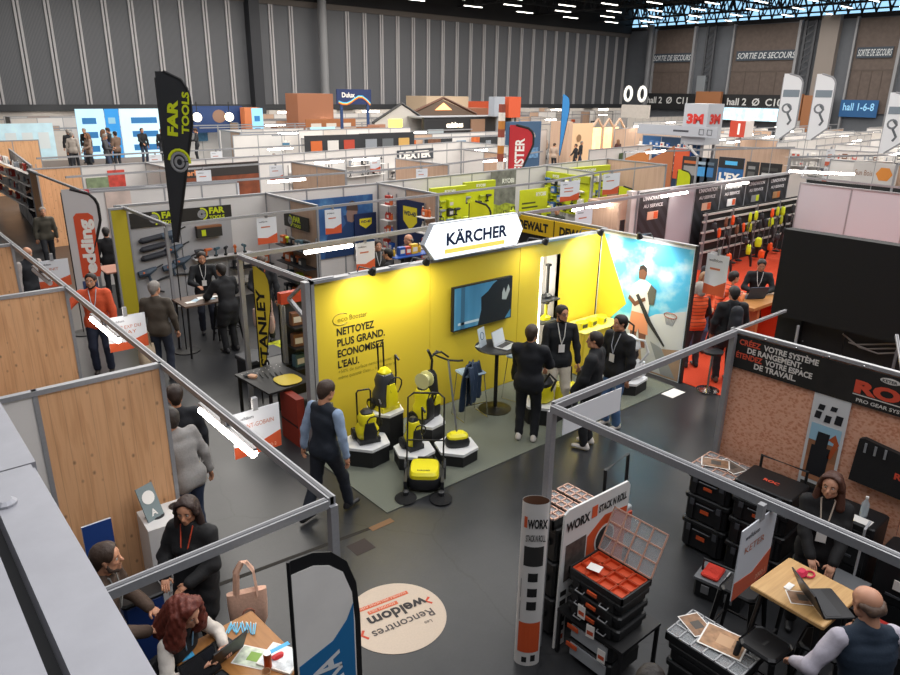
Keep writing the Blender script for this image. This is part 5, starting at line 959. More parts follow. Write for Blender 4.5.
# ---------------------------------------------------------------- people close by
WS = '#cfc8c2'
person('person in navy vest and pale blue sleeves walking past the yellow booth', (3.73, 6.6, 0), face_to(.9, .25), 1.8, rf=(.1, .3, 0), lf=(-.12, -.22, .02), rh=(.27, .1, .85), lh=(-.3, -.02, .84), hips=(0, .02, .93), lean=5, nod=-12, look=-10, haircol='#3d2c22', top='#18202c', topname='vest', vest=True, sleeves='#8fa3bf', legs='#1b202b', shoes='#17171a', lanyard='#9a9a90', bulk=1.08)
person('person in dark suit and pale trainers with back to us, facing black-vested man', (7.08, 6.45, .012), face_to(.75, .5), 1.82, rh=(.16, .36, 1.08), lh=(-.1, .34, 1.02), look=-8, haircol='#3a2a20', beard='#3a2a20', top='#14161d', topname='suit_jacket', legs='#14161c', shoes=WS, coat=.2, bulk=1.06)
person('bearded person in black vest and cream trousers facing us with white lanyard', (8.1, 6.78, .012), face_to(-.55, -.8), 1.86, rh=(.24, .16, .88), lh=(-.28, .1, .86), look=25, haircol='#1d1613', beard='#1d1613', glasses=True, top='#1a1d21', topname='vest', vest=True, sleeves='#17171a', legs='#cfc6b4', shoes='#d8d5d0', lanyard='#e4e2dd', badge=True, style='quilt', bulk=1.05)
person('person in black puffer jacket with glasses, back turned, at the yellow booth', (7.66, 5.74, 0), face_to(-.35, .9), 1.8, rh=(.27, .12, .9), lh=(-.24, .2, .92), look=15, haircol='#241a15', glasses=True, top='#15171b', topname='puffer_jacket', style='quilt', legs='#15171b', shoes=WS, coat=.15, bulk=1.08)
person('person in blue jeans and black hooded jacket listening at the yellow booth', (8.5, 5.95, 0), face_to(-.95, .1), 1.84, rh=(.26, .08, .84), lh=(-.27, .06, .84), look=-12, haircol='#17120f', top='#14161b', topname='jacket', legs='#4c6c94', shoes=WS, lanyard='#b9bcc4', badge=True, coat=.2, bulk=1.05)
# orange stand
person('grey-haired woman in orange striped vest at the black-backed stand edge', (11.72, 6.55, .012), face_to(.5, .85), 1.68, rh=(.2, .2, .95), haircol='#8d857d', hair='bob', top='#e0572a', topname='vest', style='stripe', vest=True, sleeves='#1b1b1e', legs='#2a2b30', shoes='#1a1a1c', fem=True)
person('blonde woman in orange striped vest facing the camera', (12.6, 7.0, .012), face_to(-.45, -.8), 1.66, rh=(.1, .28, 1.0), lh=(-.1, .28, 1.05), haircol='#8a6646', hair='long', top='#e0572a', topname='vest', style='stripe', vest=True, sleeves='#d2532a', legs='#40546f', shoes='#1a1a1c', fem=True, lanyard='#2a2a2e')
person('man in orange striped vest leaning over the wooden laptop table', (13.1, 6.95, .012), face_to(.75, -.45), 1.78, rh=(.12, .5, 1.1), lh=(-.15, .52, 1.1), lean=38, hips=(0, -.1, .9), haircol='#1d1714', top='#e0572a', topname='vest', style='stripe', vest=True, sleeves='#b9632f', legs='#20242c', shoes='#1a1a1c')
person('person in grey cap standing behind the leaning orange-vested man', (13.9, 7.6, .012), face_to(-.2, -.9), 1.78, hair='cap', haircol='#6e6c6b', top='#2a2b2f', legs='#202024', shoes='#1a1a1c')
person('person in black jacket and white lanyard reading at the wooden laptop table', (14.35, 6.75, .012), face_to(-.8, -.5), 1.76, rh=(.12, .36, 1.1), lh=(-.14, .36, 1.1), lean=12, nod=-20, haircol='#17120f', top='#17181c', legs='#17181c', shoes='#1a1a1c', lanyard='#dcdcdc')
person('person with black backpack seen from behind on the orange carpet', (11.5, 5.78, .012), face_to(.6, .75), 1.8, rh=(.2, .2, .95), lh=(-.24, .12, .9), haircol='#1d1815', top='#17181c', topname='coat', coat=.4, legs='#16171b', shoes='#4a3325', strap='#24272e', bulk=1.05)
# toolbox stand
person('smiling long-haired woman in black with brown belt behind the butcher block table', (6.38, 2.02, 0), face_to(-.85, -.35), 1.72, rh=(.06, .3, .98), lh=(-.12, .32, .98), look=-14, haircol='#4a2a1e', hair='long', skin='#c99478', top='#131214', topname='sweater', legs='#19191c', shoes='#161618', fem=True, lanyard='#c9b8a8', badge=True, res=.02)
person('balding person in navy quilted vest and pale sleeves, back turned, bottom right', (4.72, 1.0, 0), face_to(.55, .75), 1.8, rh=(.25, .42, 1.15), lh=(-.34, .3, 1.02), lean=14, nod=-15, look=10, haircol='#5a463a', hair='bald', skin='#c38f74', top='#1c2b3c', topname='vest', style='quilt', vest=True, sleeves='#b9b4c0', legs='#22252c', lanyard='#7d5a40', bulk=1.14, res=.02)
# near left corner
person('bearded person in brown jacket seen in profile beside the blue bin', (.88, 5.05, 0), face_to(.8, -.5), 1.76, rh=(.14, .36, 1.05), lh=(-.16, .3, 1.02), lean=6, look=5, haircol='#3b2a20', beard='#4a3a30', top='#4b3a2f', legs='#26282e', lanyard='#8a8a86', res=.02)
person('dark-haired woman in black hooded coat and orange scarf with a tote bag', (1.72, 5.38, 0), face_to(-.75, -.55), 1.68, rh=(.12, .28, 1.08), lh=(-.1, .28, 1.05), look=12, nod=-8, haircol='#2a1a16', hair='long', top='#121316', topname='coat', coat=.75, legs='#1a1b20', fem=True, lanyard='#c4472a', res=.02, bulk=1.1)
person('woman with curly red hair and white sleeves working at the oak table', (1.28, 4.72, 0), face_to(.45, -.8), 1.66, hips=(0, -.1, .62), rf=(.12, .22, .12), lf=(-.12, .22, .12), rh=(.13, .34, .88), lh=(-.16, .36, .86), lean=22, nod=-18, haircol='#5f2417', hair='curly', skin='#c99478', top='#15161a', topname='vest', vest=True, sleeves='#d3cbc2', legs='#1d1f26', fem=True, lanyard='#7fa6c4', res=.02)
person('person whose dark-haired head just enters the picture at the bottom edge', (3.06, 1.7, 0), face_to(.8, .2), 1.74, haircol='#1d1512', top='#1c1d22')
t = E('office_stool', 'black stool under the red-haired woman', 'stool', (1.24, 4.86, 0)); B().lathe([(.02, .5), (.17, .5), (.18, .53), (.17, .56), (.02, .56)], n=20, m=BLACK).build('seat', t, True); B().tube([(0, 0, .03), (0, 0, .5)], .03, 8, GREY).build('column', t); B().lathe([(.22, 0), (.22, .02), (.03, .05)], n=18, m=BLACK).build('base', t)
person('person in grey sweatshirt half hidden by the pine divider', (2.28, 6.95, 0), face_to(-.3, .8), 1.78, side=-6, rh=(.3, .02, .84), lean=10, haircol='#3a3430', top='#8f8c8a', legs='#23304a', shoes='#1a1a1c')
person('person in black jacket standing beyond the grey sweatshirt', (2.42, 7.55, 0), face_to(.2, .9), 1.78, haircol='#2d1f18', top='#1a1c22', legs='#1a1c22')
person('seated person with dark hair and white mask above the near pine divider', (1.86, 8.9, 0), face_to(.85, -.2), 1.7, hips=(0, -.05, .62), rf=(.12, .3, .12), lf=(-.12, .3, .12), rh=(.15, .35, .85), lh=(-.15, .35, .85), haircol='#241b17', hair='bob', top='#17171a', legs='#1b1b1f', fem=True, nod=-15)
person('bearded man in orange quilted jacket reaching out towards the left', (3.05, 13.2, 0), face_to(-.35, -.85), 1.86, rh=(.42, .35, 1.15), lh=(-.28, .1, .85), look=-10, haircol='#241a15', beard='#241a15', top='#d2542e', topname='jacket', style='quilt', legs='#20273a', shoes='#2a211c', lanyard='#b9c4cf', badge=True, bulk=1.15)
person('bald older person in dark jacket at the far left edge', (2.7, 16.6, 0), face_to(.3, -.9), 1.8, nod=-15, hair='bald', haircol='#a89d94', top='#202329', vest=True, sleeves='#b0a8a4', legs='#23252b', bulk=1.1)
person('grey-haired man in brown sweater with glasses, back turned, in the aisle', (3.78, 12.2, 0), face_to(.55, .75), 1.8, look=-18, hair='short', haircol='#8b857f', glasses=True, top='#4d453c', topname='sweater', legs='#252c3c', shoes='#33353b', lh=(-.3, .08, .8), rh=(.28, .1, .84), lanyard='#d5d2ce', bulk=1.1)
tote('beige canvas tote bag hanging from the brown-sweatered man', (3.48, 12.05, .38), R(30), '#b8a68e', .36, .3)
person('dark-haired man with lanyard writing at the tools stand high table', (5.42, 14.2, 0), face_to(-.3, -.95), 1.78, rh=(.14, .42, 1.12), lh=(-.18, .4, 1.12), lean=8, nod=-10, haircol='#241a15', beard='#32241c', top='#16181c', topname='hoodie', legs='#1d2230', shoes='#2a2a2d', lanyard='#cfcfcf', badge=True)
person('person in long black coat with back to us at the tools stand table', (5.3, 12.75, 0), face_to(-.2, .95), 1.78, rh=(.18, .4, 1.1), lh=(-.2, .42, 1.1), lean=10, haircol='#1b1512', top='#131418', topname='coat', coat=.7, legs='#131418', bulk=1.08)
person('person in black jacket with bowed head holding two tote bags', (6.18, 13.0, 0), face_to(-.6, -.75), 1.8, rh=(.1, .26, 1.08), lh=(-.28, .08, .85), nod=-28, haircol='#4a3a30', top='#1a1c21', legs='#1b1d22', lanyard='#b5562e', badge=True)
tote('light pink tote bag of the bowed-head visitor', (5.92, 12.72, .42), R(20), '#c4a596', .4, .38); tote('darker tote bag behind the pink one at the tools stand', (6.1, 12.6, .3), R(60), '#a98d80', .36, .36)
person('person in grey jacket and lanyard behind the yellow wall, facing us', (9.0, 13.0, 0), face_to(-.3, -.95), 1.76, haircol='#2a1e18', top='#3a3936', lanyard='#dddddd')
person('dark-haired person with bowed head just above the yellow wall', (8.74, 12.2, 0), face_to(-.6, .7), 1.74, haircol='#17120f', top='#1b1c20')
person('bald man in dark jacket in profile left of the glowing sign', (9.9, 13.0, 0), face_to(-.95, .1), 1.8, hair='bald', haircol='#8a8079', top='#16171b', legs='#1a1a1e', bulk=1.1)
person('long-haired woman in black looking out of the lime tools stand', (17.6, 13.8, 0), face_to(-.8, -.6), 1.7, haircol='#3a2820', hair='long', top='#1a1a1d', fem=True, lanyard='#d5d5d5')
person('person in profile beside the lime green tool display', (16.2, 14.0, 0), face_to(-.7, -.6), 1.75, haircol='#4a3628', top='#3c3f36')
person('man in dark suit standing behind the black striped panels', (32.4, 19.0, 0), face_to(-.8, -.5), 1.84, haircol='#3a2a20', top='#191a1f', lanyard='#dddddd')
person('dark-haired woman behind the table at the white feather flag', (4.75, 20.2, 0), face_to(-.3, -.95), 1.7, haircol='#2a1a14', hair='long', fem=True, top='#1d1c20', rh=(.1, .35, 1.1), lh=(-.1, .35, 1.1))
person('person in black turned away at the table beside the feather flag', (4.72, 18.3, 0), face_to(.2, .95), 1.72, haircol='#1a1512', top='#141418')
# ---------------------------------------------------------------- shared small goods
PAL = ['#b23a2e', '#d8d4cf', '#2b2d31', '#c9a227', '#3f6ea8', '#c9652f', '#8a8f96', '#e3ded8', '#5b7f4a', '#6f4a36']
def pset(label, name, cat, fn):
    """prototype kept for dup(); first use moves it"""
    t = E(name, label, cat, (0, 0, 0)); fn(t); freeze(t); return [t, False]
def use(ps, loc, rz, label, group):
    if not ps[1]:
        ps[1] = True; o = ps[0]; o.location = loc; o.rotation_euler = (0, 0, rz); o['label'] = label; o['group'] = group; return o
    return dup(ps[0], loc, rz, label, group)
_pp = {}
def proto(kind, col):
    k = (kind, col)
    if k in _pp: return _pp[k]
    m = M(col, .5)
    def box(t): B().rbox(-.09, .09, -.06, .06, 0, .2, .01, m).build('carton', t); B().box(-.06, .06, -.063, -.06, .05, .14, M('#cfcac2' if col != '#d8d4cf' else '#b5432f')).build('printed_patch', t)
    def bottle(t): B().lathe([(.03, 0), (.035, .01), (.035, .13), (.015, .17), (.015, .2)], n=8, m=m).build('bottle', t); B().lathe([(.017, .2), (.017, .225)], n=8, m=M('#e3ded8')).build('cap', t)
    def drill(t):
        B().tube([(-.1, 0, .17), (.06, 0, .17), (.12, 0, .17)], [.04, .035, .012], 8, m).build('motor_body', t); B().tube([(-.05, 0, .15), (-.07, 0, .03)], .022, 6, m).build('handle', t); B().box(-.12, -.03, -.03, .03, 0, .04, BLACK).build('battery', t)
    def trimmer(t):
        B().tube([(0, 0, .5), (.02, 0, 0), (.0, 0, -.5)], .012, 6, M('#6e6f72', .4, .5)).build('shaft', t); B().mat(m).loft([rr(.08, .08, .34), rr(.13, .1, .42), rr(.1, .09, .58), rr(.04, .04, .62)]).build('motor_head', t); B().tube([(0, 0, .12), (.1, -.03, .18), (.12, -.03, .26), (.02, 0, .3)], .012, 6, BLACK).build('handle', t); B().lathe([(.02, -.5), (.11, -.53), (.1, -.56), (.02, -.56)], n=10, m=BLACK).build('guard', t)
    def blower(t):
        B().mat(m).loft([rr(.14, .12, 0), rr(.18, .14, .08), rr(.16, .12, .2), rr(.06, .06, .24)]).build('motor_body', t); B().tube([(0, -.04, .05), (0, -.1, -.15), (0, -.12, -.3)], [.05, .04, .03], 8, BLACK).build('nozzle', t); B().tube([(-.05, 0, .22), (-.05, 0, .3), (.06, 0, .3), (.06, 0, .2)], .014, 6, BLACK).build('handle', t)
    cats = {'box': ('boxed_product', 'boxed product', box), 'bottle': ('spray_bottle', 'bottle', bottle), 'drill': ('power_drill', 'power tool', drill), 'trimmer': ('garden_trimmer', 'garden tool', trimmer), 'blower': ('leaf_blower', 'garden tool', blower)}
    n_, c_, f_ = cats[kind]; _pp[k] = pset('x x x x', n_, c_, f_); return _pp[k]
CN = {'#b23a2e': 'red', '#d8d4cf': 'off-white', '#2b2d31': 'black', '#c9a227': 'yellow', '#3f6ea8': 'blue', '#c9652f': 'orange', '#8a8f96': 'grey', '#e3ded8': 'white', '#5b7f4a': 'green', '#6f4a36': 'brown', '#c9d51b': 'lime green', '#e8561c': 'orange', '#1f4f9e': 'deep blue', '#43606b': 'slate blue', '#a9b32a': 'olive green'}
KN = {'box': 'boxed product', 'bottle': 'bottle', 'drill': 'hand tool', 'trimmer': 'long garden tool', 'blower': 'garden blower'}
def goods(fr, u0, u1, zs, where, kinds=('box',), cols=PAL, step=.25, jit=.3, board=WHITE, out=.16, skip=.12, boards=True, unit=True):
    """shelves on a wall: fr = frame of the wall, products along u on each shelf"""
    if boards and unit:
        t = E('shelf_unit', 'white shelves of small goods ' + where, 'shelf unit', (0, 0, 0)); t.matrix_world = fr
        for z in zs: B().box(u0, u1, z - .025, z - .004, .0, out * 2, board).build('shelf_board', t)
        B().box(u0 - .02, u0, zs[-1] - .03, zs[0] + .3, 0, .03, ALU).build('upright', t); B().box(u1, u1 + .02, zs[-1] - .03, zs[0] + .3, 0, .03, ALU).build('upright', t)
    rz = math.atan2(fr[1][0], fr[0][0])
    for z in zs:
        u = u0 + step * .5
        while u < u1 - step * .3:
            if random.random() > skip:
                k = random.choice(kinds); c = random.choice(cols); p = fr @ Vector((u + random.uniform(-jit, jit) * step * .3, z, out * (.9 + random.uniform(-.1, .1))))
                o = use(proto(k, c), p, rz + random.uniform(-.15, .15), CN.get(c, 'coloured') + ' ' + KN[k] + ' on the shelves ' + where, CN.get(c, 'coloured') + ' goods ' + where); sc_ = random.uniform(.8, 1.25); o.scale = (sc_, 1, sc_)
            u += step
def poster(label, fr, w, h, m, th=.012, name='poster', cat=None, kind=None, edge=None):
    t = E(name, label, cat or name.replace('_', ' ')); t.matrix_world = fr; B().prism([(0, 0), (w, 0), (w, h), (0, h)], 0, th, m).build('sheet', t)
    if edge: B().prism([(0, h - .03), (w, h - .03), (w, h), (0, h)], th, th + .004, edge).build('edge_strip', t)
    return t
def feather(label, x, y, rz, H, w, cloth, border=None, lower=.25, name='feather_flag', lets=None, lc=PAPER, ls=.3, bend=.5, m2=None, lw=None):
    """teardrop advertising flag: w = widest, cloth between lower*H and H, swept to one side"""
    t = E(name, label, 'flag', (x, y, 0), rz); n = 22; L = []; Rr = []
    for i in range(n + 1):
        s = i / n; z = H * (lower + (1 - lower) * s); wd = w * ((min(1, s / .72) * .9 + .1) if bend else min(1, .25 + s * 4)) * (1 if s < .84 else math.sqrt(max(0, 1 - ((s - .84) / .16) ** 2)) * .75 + .25)
        off = 0 if not bend else -w * .0; L.append((off, z)); Rr.append((off + wd, z))
    pts = L + Rr[::-1]; B(FX(0, 0, 0)).prism(pts, -.004, .004, cloth).build('cloth', t)
    if border: B(FX(0, 0, 0)).tube([(p[0], p[1], 0) for p in Rr], w * .05, 5, border, flat=.4).build('border', t)
    B().tube([(-.01, 0, 0), (-.01, 0, H * .98), ], .012, 6, border or GREY).build('pole', t); B().lathe([(.25, 0), (.25, .02), (.05, .04)], n=14, m=BLACK).build('base', t)
    if lets: text(lets, ls, lc, FX(w * .62, -.006, H * (lower + .2 * (1 - lower))) @ Matrix.Rotation(R(90), 4, 'Z'), 'lettering', t, .03, width=lw or H * (1 - lower) * .55)
    return t
def ry(pts, x):
    for (a, b_), (c, d) in zip(pts, pts[1:]):
        if x <= c or (c, d) == pts[-1]: return b_ + (d - b_) * (x - a) / (c - a)
# ---------------------------------------------------------------- tools stand behind on the left
BL = 'the yellow and black tools stand'
divider('narrow yellow end panel of the tools stand at the aisle', (4.28, 16.1), (4.64, 16.12), [M('#b5a51e')]); rail('grey rail running back over the open side of the tools stand', [(4.6, 13.6), (4.6, 16.35)], 2.5)
divider('white back wall of the tools stand behind the slatted tool display', (4.5, 16.45), (8.05, 16.45), [WHITE] * 3)
divider('white side wall between the tools stand and the blue lubricant stand', (8.07, 16.45), (8.07, 14.0), [WHITE, PALEW])
SLAT = M('#a9a8aa', .6)
t = E('slat_display', 'grey perforated display wall hung with dark power tools', 'display wall', (4.7, 16.38, 0)); 
for a, c in ((0, 1.1), (1.12, 2.35)): B().box(a, c, -.04, 0, .2, 1.98, SLAT).build('panel', t)
t = poster('long black fascia with two lime tool maker logos on the tools stand', FX(4.72, 16.34, 1.98), 2.35, .33, M('#26231f'), .03, 'fascia_sign', 'sign')
def farlogo(t, u, v, s, w=.034):
    for r_, m_ in ((.12, LIME), (.075, GREY), (.04, GREY)): B().tube([(u + r_ * s * math.cos(a), v + r_ * s * math.sin(a), w) for a in [R((100 if r_ == .12 else 0) - k * 22) for k in range(9 if r_ == .12 else 17)]], .017 * s, 4, m_, flat=.2).build('ring_logo', t)
    text('FAR', .17 * s, LIME, Matrix.Translation((u + .16 * s, v + .0 * s, w)), 'lettering', t, .05, width=.34 * s); text('TOOLS', .1 * s, LIME, Matrix.Translation((u + .16 * s, v - .12 * s, w)), 'lettering', t, .04, width=.34 * s)
farlogo(t, .52, .17, 1.1); farlogo(t, 1.62, .17, 1.1)
t = poster('short black fascia with the lime tool maker logo on the side wall', FY(8.0, 15.4, 1.85), 1.15, .32, M('#26231f'), .03, 'fascia_sign', 'sign'); farlogo(t, .3, .16, 1.0)
for i in range(3): 
    t = E('tool_roll', ('top', 'middle', 'bottom')[i] + ' dark cylindrical tool bag on the grey display wall', 'tool bag', (4.85, 16.28, 1.68 - .2 * i)); B().tube([(0, 0, 0), (.06, 0, .01), (.55, 0, .08), (.62, 0, .08)], [.03, .065, .065, .03], 10, M('#2d2f36')).build('body', t)
for i, (x, z) in enumerate(((5.55, 1.75), (5.6, 1.4), (4.95, .95), (5.5, 1.0), (5.75, 1.1))):
    t = E('power_tool', ('highest', 'second', 'lowest left', 'middle', 'right hand')[i] + ' slate coloured power tool on the grey display wall', 'power tool', (x, 16.26, z)); B().tube([(-.2, 0, .0), (.0, 0, .02), (.2, 0, .1)], [.07, .09, .04], 8, M('#43505e')).tube([(0, 0, 0), (.05, 0, -.18)], .035, 6, M('#43505e')).build('body', t); B().tube([(.2, 0, .1), (.36, 0, .16)], .018, 6, BLACK).build('bit', t); B().ball((-.1, -.05, .03), .035, M('#c9652f'), 8, 4).build('button', t)
t = E('cable_loop', 'black hose looped low on the grey display wall', 'hose', (5.6, 16.3, .62)); B().tube([(.55 * math.cos(a), 0, .2 * math.sin(a)) for a in [i * math.pi / 10 for i in range(-1, 14)]], .022, 6, BLACK).build('hose', t)
t = E('tool_shelf', 'white shelf of grinders on the tools stand wall', 'shelf', (6.0, 16.3, 1.12)); B().box(0, 1.45, -.2, .03, 0, .03, WHITE).build('shelf_board', t)
for i in range(6):
    use(proto('drill', ('#2b2d31', '#c9652f', '#43606b')[i % 3]), (6.15 + .22 * i, 16.2, 1.155), .3 * i, ('first', 'second', 'third', 'fourth', 'fifth', 'last')[i] + ' grinder from the left on the white tools stand shelf', 'grinders on the white shelf')
t = E('boxed_tool', 'black and brown tool box with lime stripe on the tools stand wall', 'box', (6.45, 16.25, 1.62)); B().box(-.3, .3, -.06, .06, 0, .26, M('#2d2a26')).build('carton', t); B().box(-.3, .3, -.062, .062, .22, .265, M('#8a5a3a')).build('lid', t); B().box(-.2, -.1, -.066, -.06, .04, .18, LIME).build('printed_patch', t)
rail('grey frame rail of the tools stand along the aisle', [(4.55, 13.55), (8.05, 13.75), (8.07, 13.75)], 2.5, [(4.55, 13.55)])
goods(FY(8.02, 15.4), 0, 1.4, (1.45, 1.05, .65, .25), 'on the side wall of the lime-marked stand', ('drill', 'box', 'box'), ['#2b2d31', '#43606b', '#c9652f', '#c9d51b', '#2b2d31'], .22, board=BLK2)
goods(FX(6.9, 16.35), 0, 1.05, (.8, .4), 'low behind the tools stand table', ('box',), ['#2b2d31', '#e3ded8', '#c9652f'], .25, board=BLK2)
t = E('high_table', 'dark high table strewn with leaflets at the tools stand', 'table', (4.95, 13.2, 0)); B().box(-.45, .45, -.35, .35, 1.02, 1.05, M('#5a4436')).build('table_top', t)
for sx in (-1, 1):
    for sy in (-1, 1): B().tube([(sx * .38, sy * .28, 1.02), (sx * .42, sy * .32, 0)], .02, 6, BLACK).build('leg', t)
for i in range(5): tag(B(Matrix.Translation((4.7 + .13 * i, 13.1 + .07 * (i % 3), 1.052 + .003 * i)) @ Matrix.Rotation(.7 * i, 4, 'Z')).box(-.09, .09, -.06, .06, 0, .002, (PAPER, M('#a9c4d4'))[i % 2]).build('brochure'), ('first', 'second', 'third', 'fourth', 'fifth')[i] + ' brochure from the left on the tools stand high table', 'brochure', 'brochures on the tools stand table')
tolix('black metal stool at the tools stand high table', 5.55, 13.5, .3)
hang_sign('small white card hanging from the tools stand rail before the white wall', FX(6.45, 13.68, 2.4), ['~'], .45, .55); hang_sign('small white card hanging at the corner of the blue lubricant stand', FX(8.15, 13.8, 2.4), ['~'], .42, .55)
t = feather('tall black teardrop flag with lime lettering towering over the tools stand', 4.62, 13.35, R(-40), 5.2, .56, M('#25272b', .7, nz=.06, scale=3), BLACK, .42)
text('FAR', .24, LIME, FX(.27, -.008, 4.1) @ Matrix.Rotation(R(84), 4, 'Z'), 'lettering', t, .05, width=.62); text('TOOLS', .17, LIME, FX(.48, -.008, 4.15) @ Matrix.Rotation(R(84), 4, 'Z'), 'lettering', t, .04, width=.72)
t = E('flag_emblem', 'grey and lime ring emblem on the black teardrop flag', 'emblem', (4.62, 13.35, 0), R(-40)); 
for r_, m_, a0 in ((.19, LIME, 170), (.14, GREY, 0), (.07, GREY, 0)): B(FX(.26, -.012, 3.66)).tube([(r_ * math.cos(a), r_ * math.sin(a) * 1.15, 0) for a in [R(a0 - k * 22) for k in range(9 if a0 else 17)]], .024, 4, m_, flat=.2).build('ring', t)
# display table, boxes and flag between the aisles
rail('grey rail frame of the stand left of the yellow wall, with corner posts', [(4.62, 8.31), (4.55, 10.35), (16.0, 10.75), (24.9, 11.16)], 2.5, [(4.55, 10.35)], .07)
B().box(4.5, 4.58, 8.22, 8.3, 0, 2.5, ALU); 
tag(B().box(4.48, 4.555, 8.19, 8.31, 0, 2.5, ALU).build('corner_post'), 'thick aluminium post at the left end of the yellow wall', 'post')
t = E('red_topped_rack', 'tool rack with a red header bar behind the left end of the yellow wall', 'rack', (5.9, 9.9, 0)); B().box(-.95, 1.3, -.06, .06, 1.72, 1.9, M('#b03a22')).build('red_header', t); B().box(-.95, 1.3, .0, .06, .1, 1.7, M('#2f3135')).build('back_board', t)
for x in (-.93, 1.28): B().box(x - .02, x + .02, -.05, .05, 0, 1.72, ALU).build('upright', t)
goods(FX(5.0, 9.84), 0, 2.1, (1.4, 1.05, .7), 'on the red-headed rack behind the yellow wall', ('box', 'bottle'), ['#2b2d31', '#c9a227', '#6f4a36', '#43606b'], .2, board=BLK2)
t = E('red_counter', 'low red unit on the floor beside the thick aluminium post', 'unit', (4.38, 8.6, 0)); B().box(-.02, .1, -.2, .3, 0, .75, M('#8f2f1e')).build('body', t); B().box(-.021, -.019, -.2, .3, .3, .33, BLACK).build('groove', t)
t = E('display_table', 'black perforated display table with yellow cloth and knives', 'table', (4.45, 9.25, 0), R(4)); B().box(-.38, .38, -.5, .5, .78, .81, M('#202124', .5)).build('table_top', t)
for sx in (-1, 1):
    for sy in (-1, 1): B().box(sx * .33 - .02, sx * .33 + .02, sy * .45 - .02, sy * .45 + .02, 0, .78, BLACK).build('leg', t)
q = B(); q.mat(PAPER)
for i in range(14): q.lathe([(.001, 0), (.008, 0), (.001, .002)], (-.3 + .1 * (i % 7), .42 - .1 * (i // 7), .811), 6)
q.build('dot_pattern', t)
tag(B().mat(YEL).loft([rr(.36, .4, .815, cx=4.55, cy=9.0), rr(.38, .42, .83, cx=4.55, cy=9.0), rr(.3, .34, .84, cx=4.55, cy=9.0)]).build('yellow_cloth', smooth=True), 'yellow printed cloth on the black display table', 'cloth')
t = E('glove', 'pale work glove on the black display table', 'glove', (4.2, 9.45, .812), R(30)); B().mat(M('#d8a98a')).loft([rr(.1, .14, 0), rr(.1, .14, .03), rr(.06, .1, .04)]).build('palm', t)
for i in range(4): B().tube([(-.04 + .026 * i, .06, .02), (-.045 + .028 * i, .13, .02)], .012, 6, M('#3a3c40')).build('finger', t)
for i in range(5): tag(B(Matrix.Translation((4.3 + .07 * i, 9.3 - .03 * i, .813))).tube([(0, 0, .01), (.03, .18, .01)], .008, 5, BLACK).build('screwdriver'), ('first', 'second', 'third', 'fourth', 'fifth')[i] + ' thin dark tool from the left on the black display table', 'tool', 'thin tools on the display table')
t = E('folding_table', 'small black table behind the perforated display table', 'table', (4.95, 10.0, 0)); B().box(-.3, .3, -.25, .25, .7, .73, BLK2).build('table_top', t); B().box(-.25, .25, -.2, .2, 0, .03, BLACK).build('base', t); B().tube([(0, 0, 0), (0, 0, .7)], .03, 8, BLACK).build('column', t)
t = E('storage_trunk', 'black lidded trunk behind the yellow teardrop flag', 'trunk', (5.15, 11.1, 0), R(5)); B().rbox(-.38, .38, -.25, .25, 0, .42, .02, BLK2).build('body', t); B().rbox(-.4, .4, -.27, .27, .42, .5, .02, M('#303236')).build('lid', t)
t = E('wooden_table', 'small oak table just left of the red counter', 'table', (6.1, 11.2, 0)); B().box(-.35, .35, -.3, .3, .72, .75, OAKT).build('table_top', t)
for sx in (-1, 1): B().bar((sx * .28, 0, 0), (sx * .28, 0, .72), .04, m=BLACK).build('leg', t)
tag(B().box(5.9, 6.9, 12.3, 12.8, .002, .006, M('#b9bd1e', .8, nz=.5, scale=8)).build('floor_mat'), 'black and lime floor mat beyond the oak table', 'mat')
feather('narrow yellow teardrop flag with black letters at the aisle corner', 4.62, 10.05, R(-55), 2.35, .26, YEL, BLACK, .12, lets='STANLEY', lc=BLACK, ls=.2, lw=1.3)
t = E('angled_brace', 'short aluminium brace below the rail left of the yellow wall', 'brace', (0, 0, 0)); B().bar((4.6, 8.9, 2.1), (4.6, 8.4, 1.9), .05, m=ALU).bar((4.6, 8.9, 2.1), (4.6, 8.4, 2.45), .04, m=ALU).build('bar', t)
tube_lamp('lit tube lamp on the rail above the left end of the yellow wall', (6.2, 10.41, 2.36), R(2), .95); hang_sign('white card on the rail just right of the lit tube behind the yellow wall', FX(6.75, 10.42, 2.38), ['~'], .4, .5)
# ---------------------------------------------------------------- blue lubricant stand
BLU = ramp_mat('blue_scene', [(0, '#14315e'), (.5, '#2a568c'), (.62, '#4c7fae'), (1, '#9db4c6')], 'Noise', .6, scale=(1, 1, 1.4), Scale=1.6, Detail=5)
divider('white back wall of the blue lubricant stand', (8.1, 16.5), (11.45, 16.5), [WHITE] * 3)
t = poster('wide blue photographic poster of a bent-over mechanic', FX(8.95, 16.46, .6), 2.3, 1.62, BLU, .02)
for lv, (n_, c_, p_) in enumerate((('overall', '#1d3a66', [(.7, .0), (2.0, 0), (2.1, .7), (1.7, 1.15), (1.2, 1.1), (.8, .6)]), ('face', '#8a6f66', [(1.45, .95), (1.6, .9), (1.75, 1.0), (1.78, 1.2), (1.7, 1.35), (1.5, 1.35), (1.42, 1.15)]), ('hair', '#4a3830', [(1.42, 1.25), (1.8, 1.2), (1.78, 1.42), (1.62, 1.5), (1.45, 1.42)]), ('sleeve', '#35588c', [(.9, .75), (1.0, 1.2), (1.25, 1.3), (1.4, .9), (1.2, .7)]))): B(Matrix.Translation((0, 0, .021 + .003 * lv))).prism(p_, 0, .002, M(c_)).build(n_, t)
divider('white side wall between the blue lubricant stand and the lime tools stand', (11.5, 16.5), (11.5, 13.95), [WHITE, PALEW])
